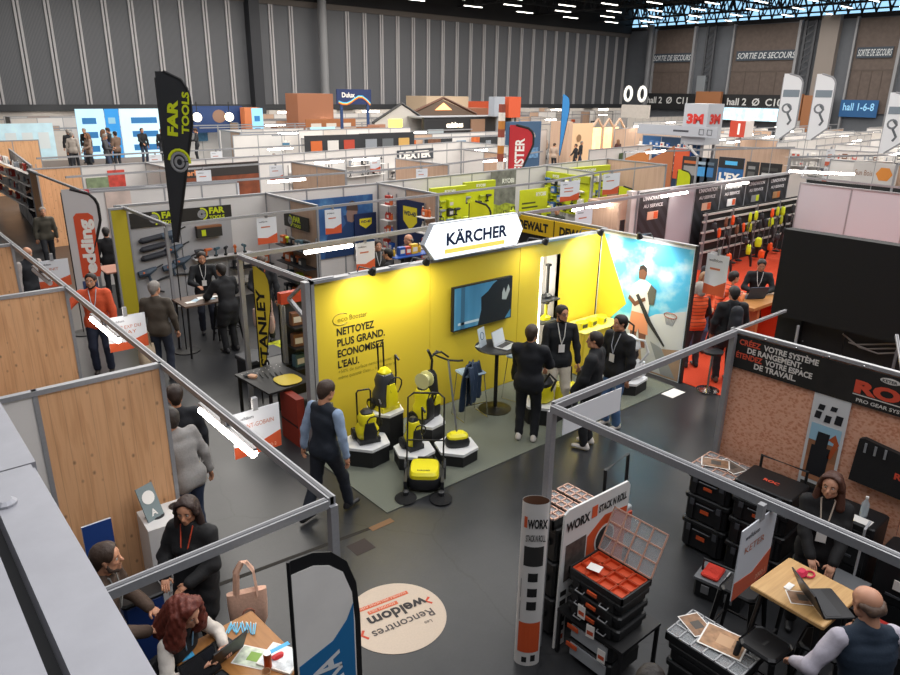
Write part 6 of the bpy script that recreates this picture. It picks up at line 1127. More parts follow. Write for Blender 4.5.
t = poster('deep blue board with yellow shield on the side wall', FY(11.46, 15.55, .5), 1.15, 1.7, M('#14264f'), .03, 'display_board', 'board'); B(Matrix.Translation((.58, 1.25, .032))).prism([(-.3, .28), (.3, .28), (.3, -.1), (.0, -.34), (-.3, -.1)], 0, .004, M('#e3d22a')).build('shield', t); text('WD-40', .16, NAVY, Matrix.Translation((.32, 1.3, .038)), 'lettering', t, .03, width=.52)
t = poster('small deep blue board with yellow shield on the back wall', FX(11.22 - .62, 16.42, 1.0), .72, .72, M('#14264f'), .03, 'display_board', 'board'); B(Matrix.Translation((.36, .46, .032))).prism([(-.2, .12), (.2, .12), (.2, -.04), (.0, -.16), (-.2, -.04)], 0, .004, M('#e3d22a')).build('shield', t); text('WD-40', .1, NAVY, Matrix.Translation((.2, .46, .038)), 'lettering', t, .03, width=.32)
goods(FX(10.6, 16.42), 0, .8, (.75, .45), 'under the small shield board of the blue lubricant stand', ('bottle',), ['#b23a2e', '#1f4f9e', '#c9a227'], .1)
goods(FY(11.46, 15.95), 0, .35, (2.0, 1.6, 1.2, .8), 'left of the yellow shield board', ('bottle', 'box'), ['#b23a2e', '#1f4f9e', '#c9652f'], .12, skip=.02); goods(FY(11.46, 14.35), 0, .42, (1.9, 1.5, 1.1, .7), 'right of the yellow shield board', ('bottle', 'box'), ['#b23a2e', '#c9652f', '#d8d4cf'], .13, skip=.02)
goods(FX(8.9, 12.5, 0), 0, 1.6, (1.5, 1.1), 'on the blue racks behind the yellow wall', ('box', 'bottle'), ['#1f4f9e', '#c9a227', '#b23a2e', '#2b2d31'], .18, board=BLUE)
rail('grey rail over the blue lubricant and lime tools stands', [(8.1, 13.8), (11.5, 13.9), (16.0, 14.15), (19.3, 14.9), (23.5, 15.15)], 2.5, [(11.5, 13.9), (19.3, 14.9)])
# ---------------------------------------------------------------- lime tool stands
LM = M('#ccd31a', .5, nz=.08, scale=2)
divider('long white back wall of the lime tools stands', (11.55, 16.65), (19.3, 17.3), [WHITE], mod=1.0); divider('white cross wall hung with lime tool displays', (19.35, 17.4), (19.05, 15.0), [WHITE] * 2); divider('white back wall right of the lime tools cross wall', (19.4, 17.5), (23.5, 17.9), [WHITE], mod=1.0); divider('pale wood cross wall right of the lime tools stands', (23.55, 17.9), (23.4, 15.1), [PALEW] * 2)
def lime(label, fr, w, h, hd=.22, seed=0):
    t = E('tool_display', label, 'tool display'); t.matrix_world = fr; B().box(0, w, 0, h, 0, .08, LM).build('back_board', t); B().box(0, w, h, h + hd, 0, .14, M('#b4bd1a')).build('header', t); text('RYOBI', hd * .55, M('#e8ead8'), Matrix.Translation((w * .35, h + hd * .25, .142)), 'lettering', t, .04, width=w * .3)
    rs = random.Random(seed); n = 0
    for j in range(int(h / .27)):
        for i in range(int(w / .3)):
            if rs.random() < .85: c = rs.choice(['#2b2d31', '#c9d51b', '#e3ded8', '#a9b32a', '#3f6ea8', '#8a8f96']); u_ = .12 + i * .3; v_ = .08 + j * .27; p = fr @ Vector((u_, v_, .14)); o = use(proto(rs.choice(['drill', 'box', 'drill']), c), p, math.atan2(fr[1][0], fr[0][0]), CN[c] + ' tool hung on ' + label, 'tools on ' + label); o.scale = (1.1, 1.1, 1.1)
    return t
lime('left lime display right of the lubricant stand', FX(13.3, 16.5, 1.0), 1.4, 1.0, seed=1); lime('second lime display beside the grey tool poster', FX(14.8, 16.7, 1.0), 1.3, 1.05, seed=2)
t = poster('grey poster of a rough wall with lime maker name', FX(16.15, 16.85, 1.0), 1.15, 1.5, M('#77776f', .8, nz=.35, scale=5), .02); text('RYOBI', .2, M('#e8e8e0'), Matrix.Translation((.5, 1.1, .022)), 'lettering', t, .04, width=.55); B(Matrix.Translation((0, 0, .022))).prism([(0, 0), (1.15, 0), (1.15, .35), (.7, .45), (.4, .38), (0, .5)], 0, .002, M('#a3ad35', nz=.4, scale=9)).build('grass', t)
lime('lime display at the inner end of the white cross wall', FY(19.2, 17.1, 1.0), .95, 1.1, seed=3); lime('lime display at the aisle end of the white cross wall', FY(19.1, 16.1, 1.0), 1.0, 1.1, seed=4); lime('lime display on the wall right of the cross wall', FX(20.4, 17.45, 1.1), 2.6, 1.0, seed=5)
t = poster('lime poster with dark printed lines in the lime tools stand', FX(15.6, 15.0, 1.2), 1.25, .95, LM, .02)
for i in range(4): B().box(.1, 1.0 - .1 * i, .12 + .13 * i, .17 + .13 * i, .021, .024, M('#4d5220')).build('printed_line', t)
text('RYOBI', .16, M('#e8ead8'), Matrix.Translation((.7, .72, .022)), 'lettering', t, .04, width=.45)
for i, (x, y, s_) in enumerate(((11.95, 13.2, 2.35), (18.6, 13.6, 2.2), (23.9, 14.9, 2.3))): feather(('left', 'middle', 'right')[i] + ' lime flag with black border of the three by the lime tools stands', x, y, R(-30), s_, .55, LM, BLACK, .1, lets='RYOBI', lc=BLACK, ls=.3, lw=.9)
goods(FX(12.0, 15.5, 0), 0, 5.5, (1.25, .85), 'on the low racks of the lime tools stand', ('drill', 'box', 'blower'), ['#c9d51b', '#2b2d31', '#c9d51b', '#43606b', '#a9b32a'], .32, board=BLK2, out=.2)
hang_sign('white card hanging over the lime stand, above the woman in black', FX(16.6, 14.27, 2.4), ['~', '~'], .9, .6); hang_sign('white card hanging before the aisle end lime display', FX(19.5, 14.92, 2.4), ['~'], .9, .7); hang_sign('white card hanging behind the yellow and black fascia', FX(12.95, 10.62, 2.38), ['~'], .62, .62)
tube_lamp('lit tube lamp on the rail over the yellow and black fascia', (13.6, 10.67, 2.37), R(2), 1.45); tube_lamp('lit tube lamp on the rail over the black striped panels, left end', (17.3, 10.81, 2.37), R(2), 1.3); tube_lamp('lit tube lamp on the rail over the black striped panels, right end', (21.0, 10.98, 2.37), R(2), 1.3); 
# yellow and black fascia stand
t = poster('yellow fascia with black maker name twice behind the glowing sign', FY(11.05, 10.65, 2.1), 2.2, .36, M('#e0b81c'), .03, 'fascia_sign', 'sign')
for u in (.06, 1.22): text('DEWALT', .24, M('#1b1a18'), Matrix.Translation((u, .09, .032)), 'lettering', t, .05, width=.85)
B().box(1.06, 1.09, 0, .36, .03, .034, M('#5a4a12')).build('seam', t)
divider('dark side wall under the yellow and black fascia', (11.12, 10.65), (11.12, 8.35), [BLK2, BLK2], 2.5)
t = E('white_counter', 'white counter behind the corner of the blue picture wall', 'counter', (14.3, 9.9, 0)); B().box(-1.6, .9, -.25, .25, 1.5, 1.56, M('#a9a9ad')).build('counter_top', t); B().box(-1.5, .8, -.2, .2, 0, 1.5, BLK2).build('body', t)
t = E('wood_kiosk', 'small pale wood kiosk beside the first black striped panel', 'kiosk', (15.2, 11.35, 0)); B().box(-.75, .75, 0, .05, 0, 2.42, PALEW).build('back_panel', t); B().box(-.85, -.75, -.9, .05, 0, 2.42, PALEW).build('side_panel', t); B().box(.75, .98, -.12, .05, 0, 2.5, WHITE).build('side_panel', t); B().box(-.4, .7, -.01, 0, 1.3, 1.75, BLK2).build('opening', t)
# ---------------------------------------------------------------- black striped panels and garden tool racks
STR = ramp_mat('dark_stripes', [(0, '#1d1e22'), (.45, '#222328'), (.55, '#2d2f35'), (1, '#2f3137')], 'Wave', .6, Scale=1.6, bands_direction='DIAGONAL')
t = E('booth_divider', 'long wall of black striped and pale grey panels behind the orange carpet', 'partition', (16.2, 11.2, 0), 0, kind='thing'); xs = [0, 1.45, 2.75, 4.2, 5.7, 7.15, 8.6, 10.0]
for i in range(7): B().box(xs[i] + .02, xs[i + 1] - .02, -.02, .02, 0, 2.46, (M('#a5a3ab') if i == 1 else M('#c2bbb6') if i == 6 else STR)).build('panel', t)
f = B(); f.mat(ALU); [f.box(x - .02, x + .02, -.03, .03, 0, 2.5) for x in xs]; f.box(0, 10, -.035, .035, 2.46, 2.5); f.build('frame', t)
for i in (0, 2, 3, 4, 5):
    u = xs[i] + .2; tt = E('wall_lettering', 'white two-line heading and maker patch on black panel %s' % ('nearest the kiosk', '', 'right of the grey one', 'third from the kiosk', 'fourth from the kiosk', 'fifth from the kiosk')[i], 'lettering', (16.2, 11.2, 0))
    text("L'INNOVATION", .15, M('#cfcfd2'), FX(u, -.03, 2.22), 'heading', tt, .03, width=1.0); text('AU SERVICE', .13, M('#cfcfd2'), FX(u + .05, -.03, 2.02), 'heading', tt, .02, width=.9)
    B(FX(u + .25, -.03, 1.68)).prism([(0, 0), (.5, 0), (.5, .22), (0, .22)], 0, .006, (M('#d9a98f'), 0, M('#d9a98f'), M('#e0e0e0'), M('#8a8a8a'), M('#a07a55'))[i]).build('maker_patch', tt); B(FX(u + .55, -.037, 1.7)).prism([(0, 0), (.18, 0), (.18, .18), (0, .18)], 0, .004, (ORANGE, 0, ORANGE, ORANGE, LIME, M('#b5652f'))[i]).build('accent_patch', tt)
tag(B().box(10.95, 24.0, 4.6, 11.1, .004, .012, CARPETO).build('booth_carpet'), 'bright orange carpet of the garden tools stand', 'carpet')
t = E('tool_rack', 'long black rack wall with pale rails holding garden tools', 'rack', (19.0, 10.75, 0)); B().box(0, 6.2, .1, .14, .0, 1.7, M('#121214')).build('back_board', t)
for z in (1.62, 1.42, 1.1, .8, .5): B().box(-.1, 6.2, 0, .06, z, z + .05, M('#b9b5b0', .4)).build('rack_rail', t)
for x in (0, 1.5, 3.0, 4.5, 6.1): B().box(x, x + .05, -.02, .06, 0, 1.7, M('#8a8a8c', .4, .4)).build('upright', t)
for i in range(26):
    c = ['#c9d51b', '#e8561c', '#2b2d31', '#2b2d31', '#c9d51b', '#a9b32a'][(i * 5 + i // 4) % 6] if i > 7 else ['#2b2d31', '#e8561c', '#6f4a36'][i % 3]; k = 'trimmer' if i % 3 else 'blower'; x = 19.15 + .235 * i; z = (.95 if k == 'trimmer' else 1.25) - .3 * (i % 2)
    o = use(proto(k, c), (x, 10.55 - .05 * (i % 3), z), .2 * (i % 5), CN[c] + ' ' + KN[k] + ' hanging on the black garden rack', CN[c] + ' garden tools on the black rack')
for i in range(14):
    c = ['#e8561c', '#c9d51b', '#2b2d31'][i % 3]; x = 19.4 + .42 * i; o = use(proto('blower', c), (x, 10.1 - .35 * (i % 2), .35 + .22 * (i % 3)), .5 * i, CN[c] + ' garden blower on the stands before the black rack', CN[c] + ' machines before the black rack')
t = E('laptop_table', 'oak-topped high table with orange side on the orange carpet', 'table', (13.85, 6.42, .012), 0); B().box(-.85, .85, -.32, .32, .98, 1.04, OAKT).build('table_top', t); B().box(-.6, -.5, -.28, .28, 0, .98, M('#a8683c')).build('support', t); B().box(.45, .8, -.28, .28, 0, .98, CARPETO).build('orange_support', t)
laptop('open blue-grey laptop on the oak table of the orange carpet stand', (13.75, 6.55, 1.055), R(150), '#3a4a5e', 110, '#5f7f9f', .4); tag(B().mat(LIME).loft([rr(.3, .12, 1.055, cx=14.4, cy=6.3), rr(.26, .1, 1.14, cx=14.4, cy=6.3)]).build('lime_tool_case'), 'lime green tool lying on the oak table of the orange carpet stand', 'tool')
t = E('bar_stool', 'chrome based bar stool at the edge of the orange carpet', 'stool', (10.98, 5.75, .012)); B().lathe([(.02, 0), (.2, 0), (.2, .012), (.04, .03)], n=20, m=CHROME).build('base', t, True); B().tube([(0, 0, .03), (0, 0, .7)], .025, 8, CHROME).build('column', t); B().lathe([(.02, .7), (.17, .7), (.18, .74), (.02, .76)], n=16, m=BLK2).build('seat', t)
hang_sign('small tilted white card with orange wedge beside the blue picture wall', FY(10.98, 6.1, 2.42), ['~'], .4, .7)
# black backdrop behind the chipboard wall
t = E('black_backdrop', 'black pegged backdrop behind the chipboard wall', 'backdrop', (10.6, 4.6, 0)); [B().box(0, .05, -1.0 - i * 1.0, -.01 - i * 1.0, 0, 1.82, M('#17171a', .6)).build('panel', t) for i in range(5)]
q = B(); q.mat(M('#8a8a8c'))
for i in range(20): q.ball((-.005, -.2 - (i * .37) % 4.2, .3 + (i * .53) % 1.3), .012, None, 6, 3)
q.build('stud_pattern', t)
t = E('large_screen_back', 'big matt black screen back rising above the chipboard wall', 'screen', (10.35, 4.6, 0)); B().box(0, .22, -5.4, 0, 1.84, 3.12, M('#0d0d0f', .75)).build('casing', t); B().box(.17, .235, -.4, -.2, 0, 1.84, BLACK).build('stand_leg', t); B().box(.17, .235, -3.4, -3.2, 0, 1.84, BLACK).build('stand_leg', t)
t = E('power_cables', 'grey cables dangling behind the black banner', 'cables', (10.5, 3.3, 1.75)); 
for k in range(3): B().tube([(0, .3 - i * .25 - .1 * k, -.12 * math.sin(i * 1.1 + k) - .03 * i) for i in range(7)], .012, 5, M('#8f8a86')).build('cable', t)
t = E('light_posts', 'thin pale uprights standing before the black backdrop', 'posts', (10.2, 4.1, 0)); B().bar((0, 0, 0), (0, 0, 1.8), .03, m=M('#a5a5a8')).build('upright', t); B().bar((0, -1.3, 0), (0, -1.3, 1.8), .03, m=M('#6f6f73')).build('upright', t)
# white wall on the right
divider('white and pale wood divider at the right edge above the black screen', (22.5, 9.75), (22.1, 3.6), [M('#b9b8be'), M('#bdbcc2'), PALEW, PALEW], 2.45)
rail('grey rail over the white divider at the right edge', [(26.3, 11.3), (22.6, 9.8), (22.0, 3.6)], 2.62); tube_lamp('bright tube lamp over the white divider at the right edge', (24.2, 9.9, 2.62), R(-62), 1.9)
# ---------------------------------------------------------------- third row of stands (back wall at 26 m)
ORD = ['first', 'second', 'third', 'fourth', 'fifth', 'sixth', 'seventh', 'eighth', 'ninth', 'tenth', 'eleventh', 'twelfth', 'thirteenth', 'fourteenth', 'fifteenth', 'sixteenth', 'seventeenth', 'eighteenth', 'nineteenth', 'twentieth']
divider('pine and white start of the third row back wall, photo print on it', (4.6, 25.4), (6.1, 25.5), [PINE]); divider('long white back wall of the third row of stands', (6.1, 25.5), (13.6, 26.1), [WHITE], mod=1.15); divider('white back wall of the third row behind the tube-lit wares', (13.6, 26.2), (25.0, 28.4), [WHITE], mod=1.2)
for i, (x, y, l, c) in enumerate(((4.6, 25.3, .9, [PINE]), (8.2, 25.6, 2.6, [WHITE, WHITE]), (12.5, 23.3, 3.5, [PALEW, PALEW]), (16.5, 22.5, 3.1, [PALEW, PALEW]), (21.6, 24.3, 2.6, [WHITE, PALEW]), (25.0, 28.3, 3.6, [WHITE, WHITE]))):
    divider(('short pine', 'white', 'white and pale wood', 'long white and pale wood', 'short white and wood', 'white end')[i] + ' cross wall, %s from the left in the third row' % ORD[i], (x, y), (x + .02, y - l), c)
for i, (pts, w_) in enumerate((([(4.6, 19.6), (8.6, 19.4), (13.0, 19.3), (17.0, 19.8), (24.0, 21.8)], 'behind the tools stand wall'), ([(5.0, 22.7), (13.0, 23.4), (25.0, 25.0)], 'in front of the third row'), ([(5.6, 29.2), (15.0, 30.0), (25.0, 31.0)], 'behind the third row'), ([(4.6, 19.0), (4.55, 25.3)], 'down the left end of the third row'))): rail('grey overhead rail ' + w_, pts, 2.5, [pts[0]] if i in (0, 3) else [])
def wallf(x, z, off=.035):
    if x < 13.6: a = (6.1, 25.5, 7.5, .6)
    else: a = (13.6, 26.2, 11.4, 2.2)
    return plane((x, a[1] + (x - a[0]) * a[3] / a[2] - off, z), (a[2], a[3], 0))
t = poster('black and orange building poster with pale capitals in the third row', wallf(9.3, .8), 3.2, 1.5, M('#7a3d22', .6, nz=.5, scale=2), .02); B(Matrix.Translation((0, 0, .021))).prism([(0, 1.05), (3.2, 1.05), (3.2, 1.5), (0, 1.5)], 0, .003, M('#2c2624')).build('black_header', t); text('Berliner', .26, M('#d68a5a'), Matrix.Translation((.1, 1.14, .026)), 'lettering', t, .03, width=1.1); text('ECOLOGIQUE', .18, PAPER, Matrix.Translation((.25, .55, .024)), 'lettering', t, .03, width=1.2)
for i, (x, w_, h_, c) in enumerate(((5.1, .7, .9, '#7a8a6a'), (6.9, .55, 1.1, '#c4463a'), (8.6, .5, .8, '#a05a48'))):
    poster(('small landscape', 'red topped', 'brick coloured')[i] + ' print on the third row wall', wallf(max(x, 6.2), 1.2), w_, h_, M(c, nz=.3, scale=6), .02)
t = poster('red poster with round white emblem behind the white feather flag', FX(4.3, 19.45, 1.3), .46, 1.2, M('#c2313c', nz=.1), .02); B(Matrix.Translation((.23, .8, .022))).tube([(.09 * math.cos(a), .09 * math.sin(a), 0) for a in [i * math.pi / 8 for i in range(17)]], .014, 4, PAPER).build('ring', t); B(Matrix.Translation((.08, .6, .022))).prism([(0, 0), (.3, 0), (.3, .05), (0, .05)], 0, .002, PAPER).build('white_line', t)
poster('white poster of crossed brown hands beside the red poster', FX(5.12, 19.45, .9), .62, 1.5, M('#cbb7ad', nz=.25, scale=2), .02); poster('white product sheet below the red poster', FX(5.85, 19.45, .3), .6, 1.7, M('#cfcac6', nz=.15, scale=9), .02)
divider('white divider carrying the red poster in the second row rear stands', (4.6, 19.5), (8.6, 19.35), [WHITE], 2.45, mod=1.0)
feather('white feather flag with tall orange lettering panel at the left aisle', 3.35, 15.75, R(-18), 3.0, .62, M('#c9c6c6', .7), BLACK, .22, lets=None)
t = E('flag_print', 'orange rounded panel with white vertical marker maker name on the white flag', 'print', (3.35, 15.75, 0), R(-18)); B(FX(0, -.006, 0)).prism([(.14, 1.2), (.46, 1.2), (.5, 1.3), (.5, 2.45), (.42, 2.52), (.2, 2.52), (.14, 2.45)], 0, .003, M('#d2502e')).build('orange_panel', t); text('edding', .3, PAPER, FX(.42, -.011, 1.28) @ Matrix.Rotation(R(90), 4, 'Z'), 'lettering', t, .05, width=1.12); B(FX(0, -.006, 0)).prism([(.12, .85), (.4, .95), (.4, 1.12), (.12, 1.12)], 0, .003, M('#3a4a74')).build('blue_patch', t)
t = E('high_table', 'pale high table with papers beside the white feather flag', 'table', (4.5, 16.9, 0)); B().box(-.35, .3, -.4, .4, 1.0, 1.03, M('#b07a66')).build('table_top', t)
for sy in (-1, 1): B().bar((0, sy * .3, 0), (0, sy * .3, 1.0), .05, m=BLACK).build('leg', t)
t = E('giant_pencil', 'white ruler-like banner strip hanging beside the tables at the feather flag', 'banner', (4.62, 17.2, .9)); B(FX(0, 0, 0)).prism([(0, 0), (.14, 0), (.1, 1.4), (0, 1.4)], -.01, .01, M('#ddd6ce')).build('strip', t); B(FX(0, 0, 0)).prism([(0, -.12), (.12, -.12), (.14, 0), (0, 0)], -.01, .01, YEL).build('yellow_end', t)
divider('white goods divider at the far left aisle', (5.6, 34.0), (4.9, 26.5), [WHITE], 2.5, mod=1.5); goods(FY(5.1, 33.8), 0, 7.0, (2.2, 1.8, 1.4, 1.0), 'in the white aisle shelves at the far left', ('box', 'bottle'), ['#e3ded8', '#d8d4cf', '#b23a2e', '#8a8f96', '#6f4a36', '#e3ded8'], .38, skip=.06)
goods(wallf(6.3, 0), 0, 2.0, (1.5, 1.1, .7), 'on the third row wall left of the dark poster', ('box',), ['#e3ded8', '#6f4a36', '#8a8f96'], .3)
goods(wallf(13.9, 0), 0, 2.3, (1.75, 1.35, .95), 'on the third row wall before the round-handled wares', ('box', 'bottle'), ['#2b2d31', '#e3ded8', '#8a8f96'], .45); goods(wallf(17.0, 0), 0, 2.2, (1.8, 1.35), 'of dark cases on the third row wall', ('drill', 'box'), ['#2b2d31', '#2b2d31', '#8a8f96'], .36); goods(wallf(19.6, 0), 0, 2.3, (1.45, 1.1), 'below the dark toolmaker sign', ('drill', 'box'), ['#2b2d31', '#c9652f', '#8a8f96'], .4)
t = poster('dark sign with big white toolmaker capitals in the third row', wallf(20.2, 1.78), 2.6, .5, M('#3a4048'), .04, 'fascia_sign', 'sign'); text('DEXTER', .42, PAPER, Matrix.Translation((.1, .1, .042)), 'lettering', t, .06, width=2.3)
RA = [(4.6, 19.6), (8.6, 19.4), (13.0, 19.3), (17.0, 19.8), (24.0, 21.8)]; RB = [(5.0, 22.7), (13.0, 23.4), (25.0, 25.0)]; RC = [(5.6, 29.2), (15.0, 30.0), (25.0, 31.0)]
for i, (x, q_) in enumerate(((6.4, RA), (10.2, RA), (14.2, RB), (15.6, RC), (16.0, RB), (22.8, RB), (20.0, RA))): tube_lamp('lit tube lamp over the middle rows, %s from the left end of its rails' % ORD[i], (x, ry(q_, x), 2.36), R(3), 1.25)
for i, (x, q_) in enumerate(((5.7, RA), (8.2, RA), (11.6, RB), (8.9, RB), (16.2, RB), (9.6, RC), (12.2, RC), (15.2, RA))): hang_sign('small white orange-tipped card, %s of those over the middle rows' % ORD[i], FX(x, ry(q_, x) - .02, 2.4), ['~'], .5, .55)
# ---------------------------------------------------------------- far rows, built row by row
WOODP = [PALEW, WHITE, WHITE, WHITE, OFFW, M('#c3bebc'), WHITE]
# dividers: (row line, X start, X end, height)
rows = [(34.5, 19, 34, 2.5), (43.5, 18.5, 46, 2.5), (52.5, 9, 60, 2.6), (60.5, 10, 80, 2.8)]
k = 0; rd = random.Random(11)
for ri, (yb, x0, x1, h) in enumerate(rows):
    x = x0; j = 0
    while x < x1:
        L = rd.choice([3, 4.5, 6, 7.5]); cs = [rd.choice(WOODP) for _ in range(int(L / 1.5))]; hh = h + rd.choice([0, 0, .0, .4])
        wn = {PALEW.name: 'pale wood', PINE.name: 'pine', OFFW.name: 'cream'}.get(cs[0].name, 'white')
        divider('%s-ended divider, %s from the left along the %s row from the back' % (wn, ORD[min(j, 19)], ORD[3 - ri]), (x, yb), (x + L - .1, yb + rd.uniform(-.3, .3)), cs, hh)
        if rd.random() < .8: divider('short cross wall beside the %s-ended divider, %s along the %s row from the back' % (wn, ORD[min(j, 19)], ORD[3 - ri]), (x + .06, yb - .2), (x + .06, yb - 2.9), [rd.choice(WOODP) for _ in range(2)], h)
        if rd.random() < .75:
            c = rd.choice(['#2b2d31', '#b5432f', '#3f6ea8', '#c9c4bd', '#6f4a36', '#d39a3a', '#8a4030']); poster('%s print on the back wall, %s along the %s row from the back' % ({'#2b2d31': 'black', '#b5432f': 'red', '#3f6ea8': 'blue', '#c9c4bd': 'off-white', '#6f4a36': 'brown', '#d39a3a': 'amber', '#8a4030': 'brick red'}[c], ORD[min(j, 19)], ORD[3 - ri]), FX(x + .6, yb - .4, 1.1), min(L - 1.2, 2.2), 1.1, M(c, nz=.3, scale=3), .02)
        x += L; j += 1; k += 1
    rail('grey overhead rail before the %s row of stands from the back' % ORD[3 - ri], [(x0, yb - 3), (x1, yb - 3)], 2.5, [(x0 + 6 * q, yb - 3) for q in range(int((x1 - x0) / 6) + 1)], .07)
    rail('grey overhead rail behind the %s row of stands from the back' % ORD[3 - ri], [(x0, yb + 3), (x1, yb + 3)], 2.5, (), .07)
    for q in range(int((x1 - x0) / 6)): tube_lamp('lit tube lamp, %s from the left over the %s row from the back' % (ORD[min(q, 19)], ORD[3 - ri]), (x0 + 4 + 6 * q + rd.uniform(-1, 1), yb - 3 + rd.choice([0, 6.]), 2.36), 0, 1.6)
# small prints and wares filling the far walls
PC = ['#2b2d31', '#b5432f', '#3f6ea8', '#e3ded8', '#6f4a36', '#c9a05a', '#4a7a9a', '#8a8f96', '#c9652f', '#5b7f4a']; PN = ['black', 'red', 'blue', 'white', 'brown', 'amber', 'slate blue', 'grey', 'orange', 'green']
for ri, (yb, x0, x1) in enumerate(((34.1, 19.5, 33), (43.1, 19, 45), (52.1, 10, 58), (60.0, 12, 78))):
    x = x0; j = 0
    while x < x1:
        c = rd.randrange(10); w_ = rd.uniform(.35, 1.1); h_ = rd.uniform(.3, .9); t = poster('small %s print, %s from the left on the %s far wall from the back' % (PN[c], ORD[min(j, 19)], ORD[3 - ri]), FX(x, yb - .12 * (ri > 1), rd.uniform(1.1, 1.5)), w_, h_, M(PC[c], nz=.25, scale=5), .03, 'wall_print', 'print', 'small prints on the %s far wall from the back' % ORD[3 - ri])
        t['group'] = 'small prints on the %s far wall from the back' % ORD[3 - ri]
        if rd.random() < .6: B(Matrix.Translation((w_ * .15, h_ * .2, .031))).prism([(0, 0), (w_ * .7, 0), (w_ * .7, h_ * .4), (0, h_ * .4)], 0, .01, M(PC[(c + 3) % 10])).build('picture', t)
        x += w_ + rd.uniform(.3, 1.3) * (1 + ri * .25); j += 1
goods(FX(19.2, 34.0), 0, 6, (1.9, 1.5), 'on the fourth wall back from the yellow booth', ('box', 'bottle'), ['#e3ded8', '#2b2d31', '#c9652f', '#8a8f96'], .4); goods(FX(26.0, 43.0), 0, 8, (1.9, 1.5), 'on the fifth wall back from the yellow booth', ('box',), ['#e3ded8', '#2b2d31', '#3f6ea8', '#b23a2e'], .5)
for i, (x, y) in enumerate(((5.5, 39.0), (17.0, 38.2), (9.0, 52.0), (7.3, 47.0))): divider(('pine', 'white', 'long pale', 'cream')[i] + ' divider behind the standing group at the far left', (x, y), (x + (2.2, 3.0, 2.6, 3.8)[i], y + .1), [(PINE, WHITE, PALEW, OFFW)[i]] * 2, 2.5)
# right hand blocks
rb = [((34.3, 19.4), (36.0, 16.4), [PALEW, PALEW], 'pale wood divider behind the row of dark posters'), ((26.5, 21.2), (32.0, 21.6), [WHITE] * 4, 'white divider behind the green and orange hoarding'), ((36.2, 16.8), (38.2, 12.4), [WHITE] * 3, 'white divider carrying crowded shelves right of the dark posters'), ((38.5, 23), (48, 23.6), [WHITE], 'long white divider behind the right hand shelves'), ((45, 15), (47, 8), [WHITE], 'white cross divider beyond the hexagon sign'), ((31.5, 12.6), (31.0, 7.5), [WHITE, PALEW, WHITE], 'white and wood divider carrying the hexagon sign'), ((40, 19), (56, 20), [WHITE], 'low white divider running to the right wall side'), ((50, 30), (66, 31), [WHITE], 'long white divider below the second hall sign'), ((56, 40), (74, 41), [WHITE], 'long white divider below the first hall sign'), ((58, 24), (60, 14), [OFFW], 'cream cross divider at the far right'), ((66, 24), (70, 12), [WHITE], 'white cross divider closest to the right wall'), ((44, 33), (55, 34.5), [PALEW], 'pale wood divider behind the grey tower block'), ((62, 34), (78, 35), [WHITE], 'white divider below the blue hall sign'), ((66, 48), (80, 49), [OFFW], 'cream divider near the far corner')]
for i, (p_, q_, c_, l_) in enumerate(rb): divider(l_, p_, q_, c_, 2.5, mod=1.5 if len(c_) == 1 else None)
for i, (pts, l_) in enumerate((([(26, 18.9), (36, 16.2)], 'over the dark posters'), ([(30, 13.6), (38, 10.6)], 'over the hexagon sign'), ([(35, 20.6), (57, 21.6)], 'along the right hand aisle'), ([(38, 16), (62, 17)], 'over the right hand shelves'), ([(40, 12.5), (60, 13)], 'right of the shelves'), ([(45, 27), (70, 28)], 'below the second hall sign'), ([(27, 16), (38, 24)], 'crossing behind the wood cross wall'), ([(30.5, 9.8), (45, 9)], 'at the far right edge'), ([(55, 36), (78, 37)], 'below the first hall sign'))): rail('grey overhead rail ' + l_, pts, 2.6, [pts[0]], .07)
for i, (x, y, z) in enumerate(((27.0, 18.0, 2.6), (37.0, 20.8, 2.6), (43.0, 20.9, 2.6), (50, 21.2, 2.6), (44, 16.4, 2.6), (52, 16.6, 2.6), (58, 16.8, 2.6), (36, 11.6, 2.6), (48, 12.8, 2.6), (55, 12.9, 2.6), (45.5, 27.0, 2.46), (51, 27.2, 2.46), (58, 27.6, 2.6), (47, 33, 2.6), (56, 36.2, 2.6), (64, 36.5, 2.6), (60, 20, 2.8), (50, 9, 2.7), (66, 27.9, 2.46), (38.5, 20.75, 2.46))): tube_lamp('lit tube lamp, %s nearest over the right hand blocks' % ORD[i], (x, y, z), R(8), 1.7)
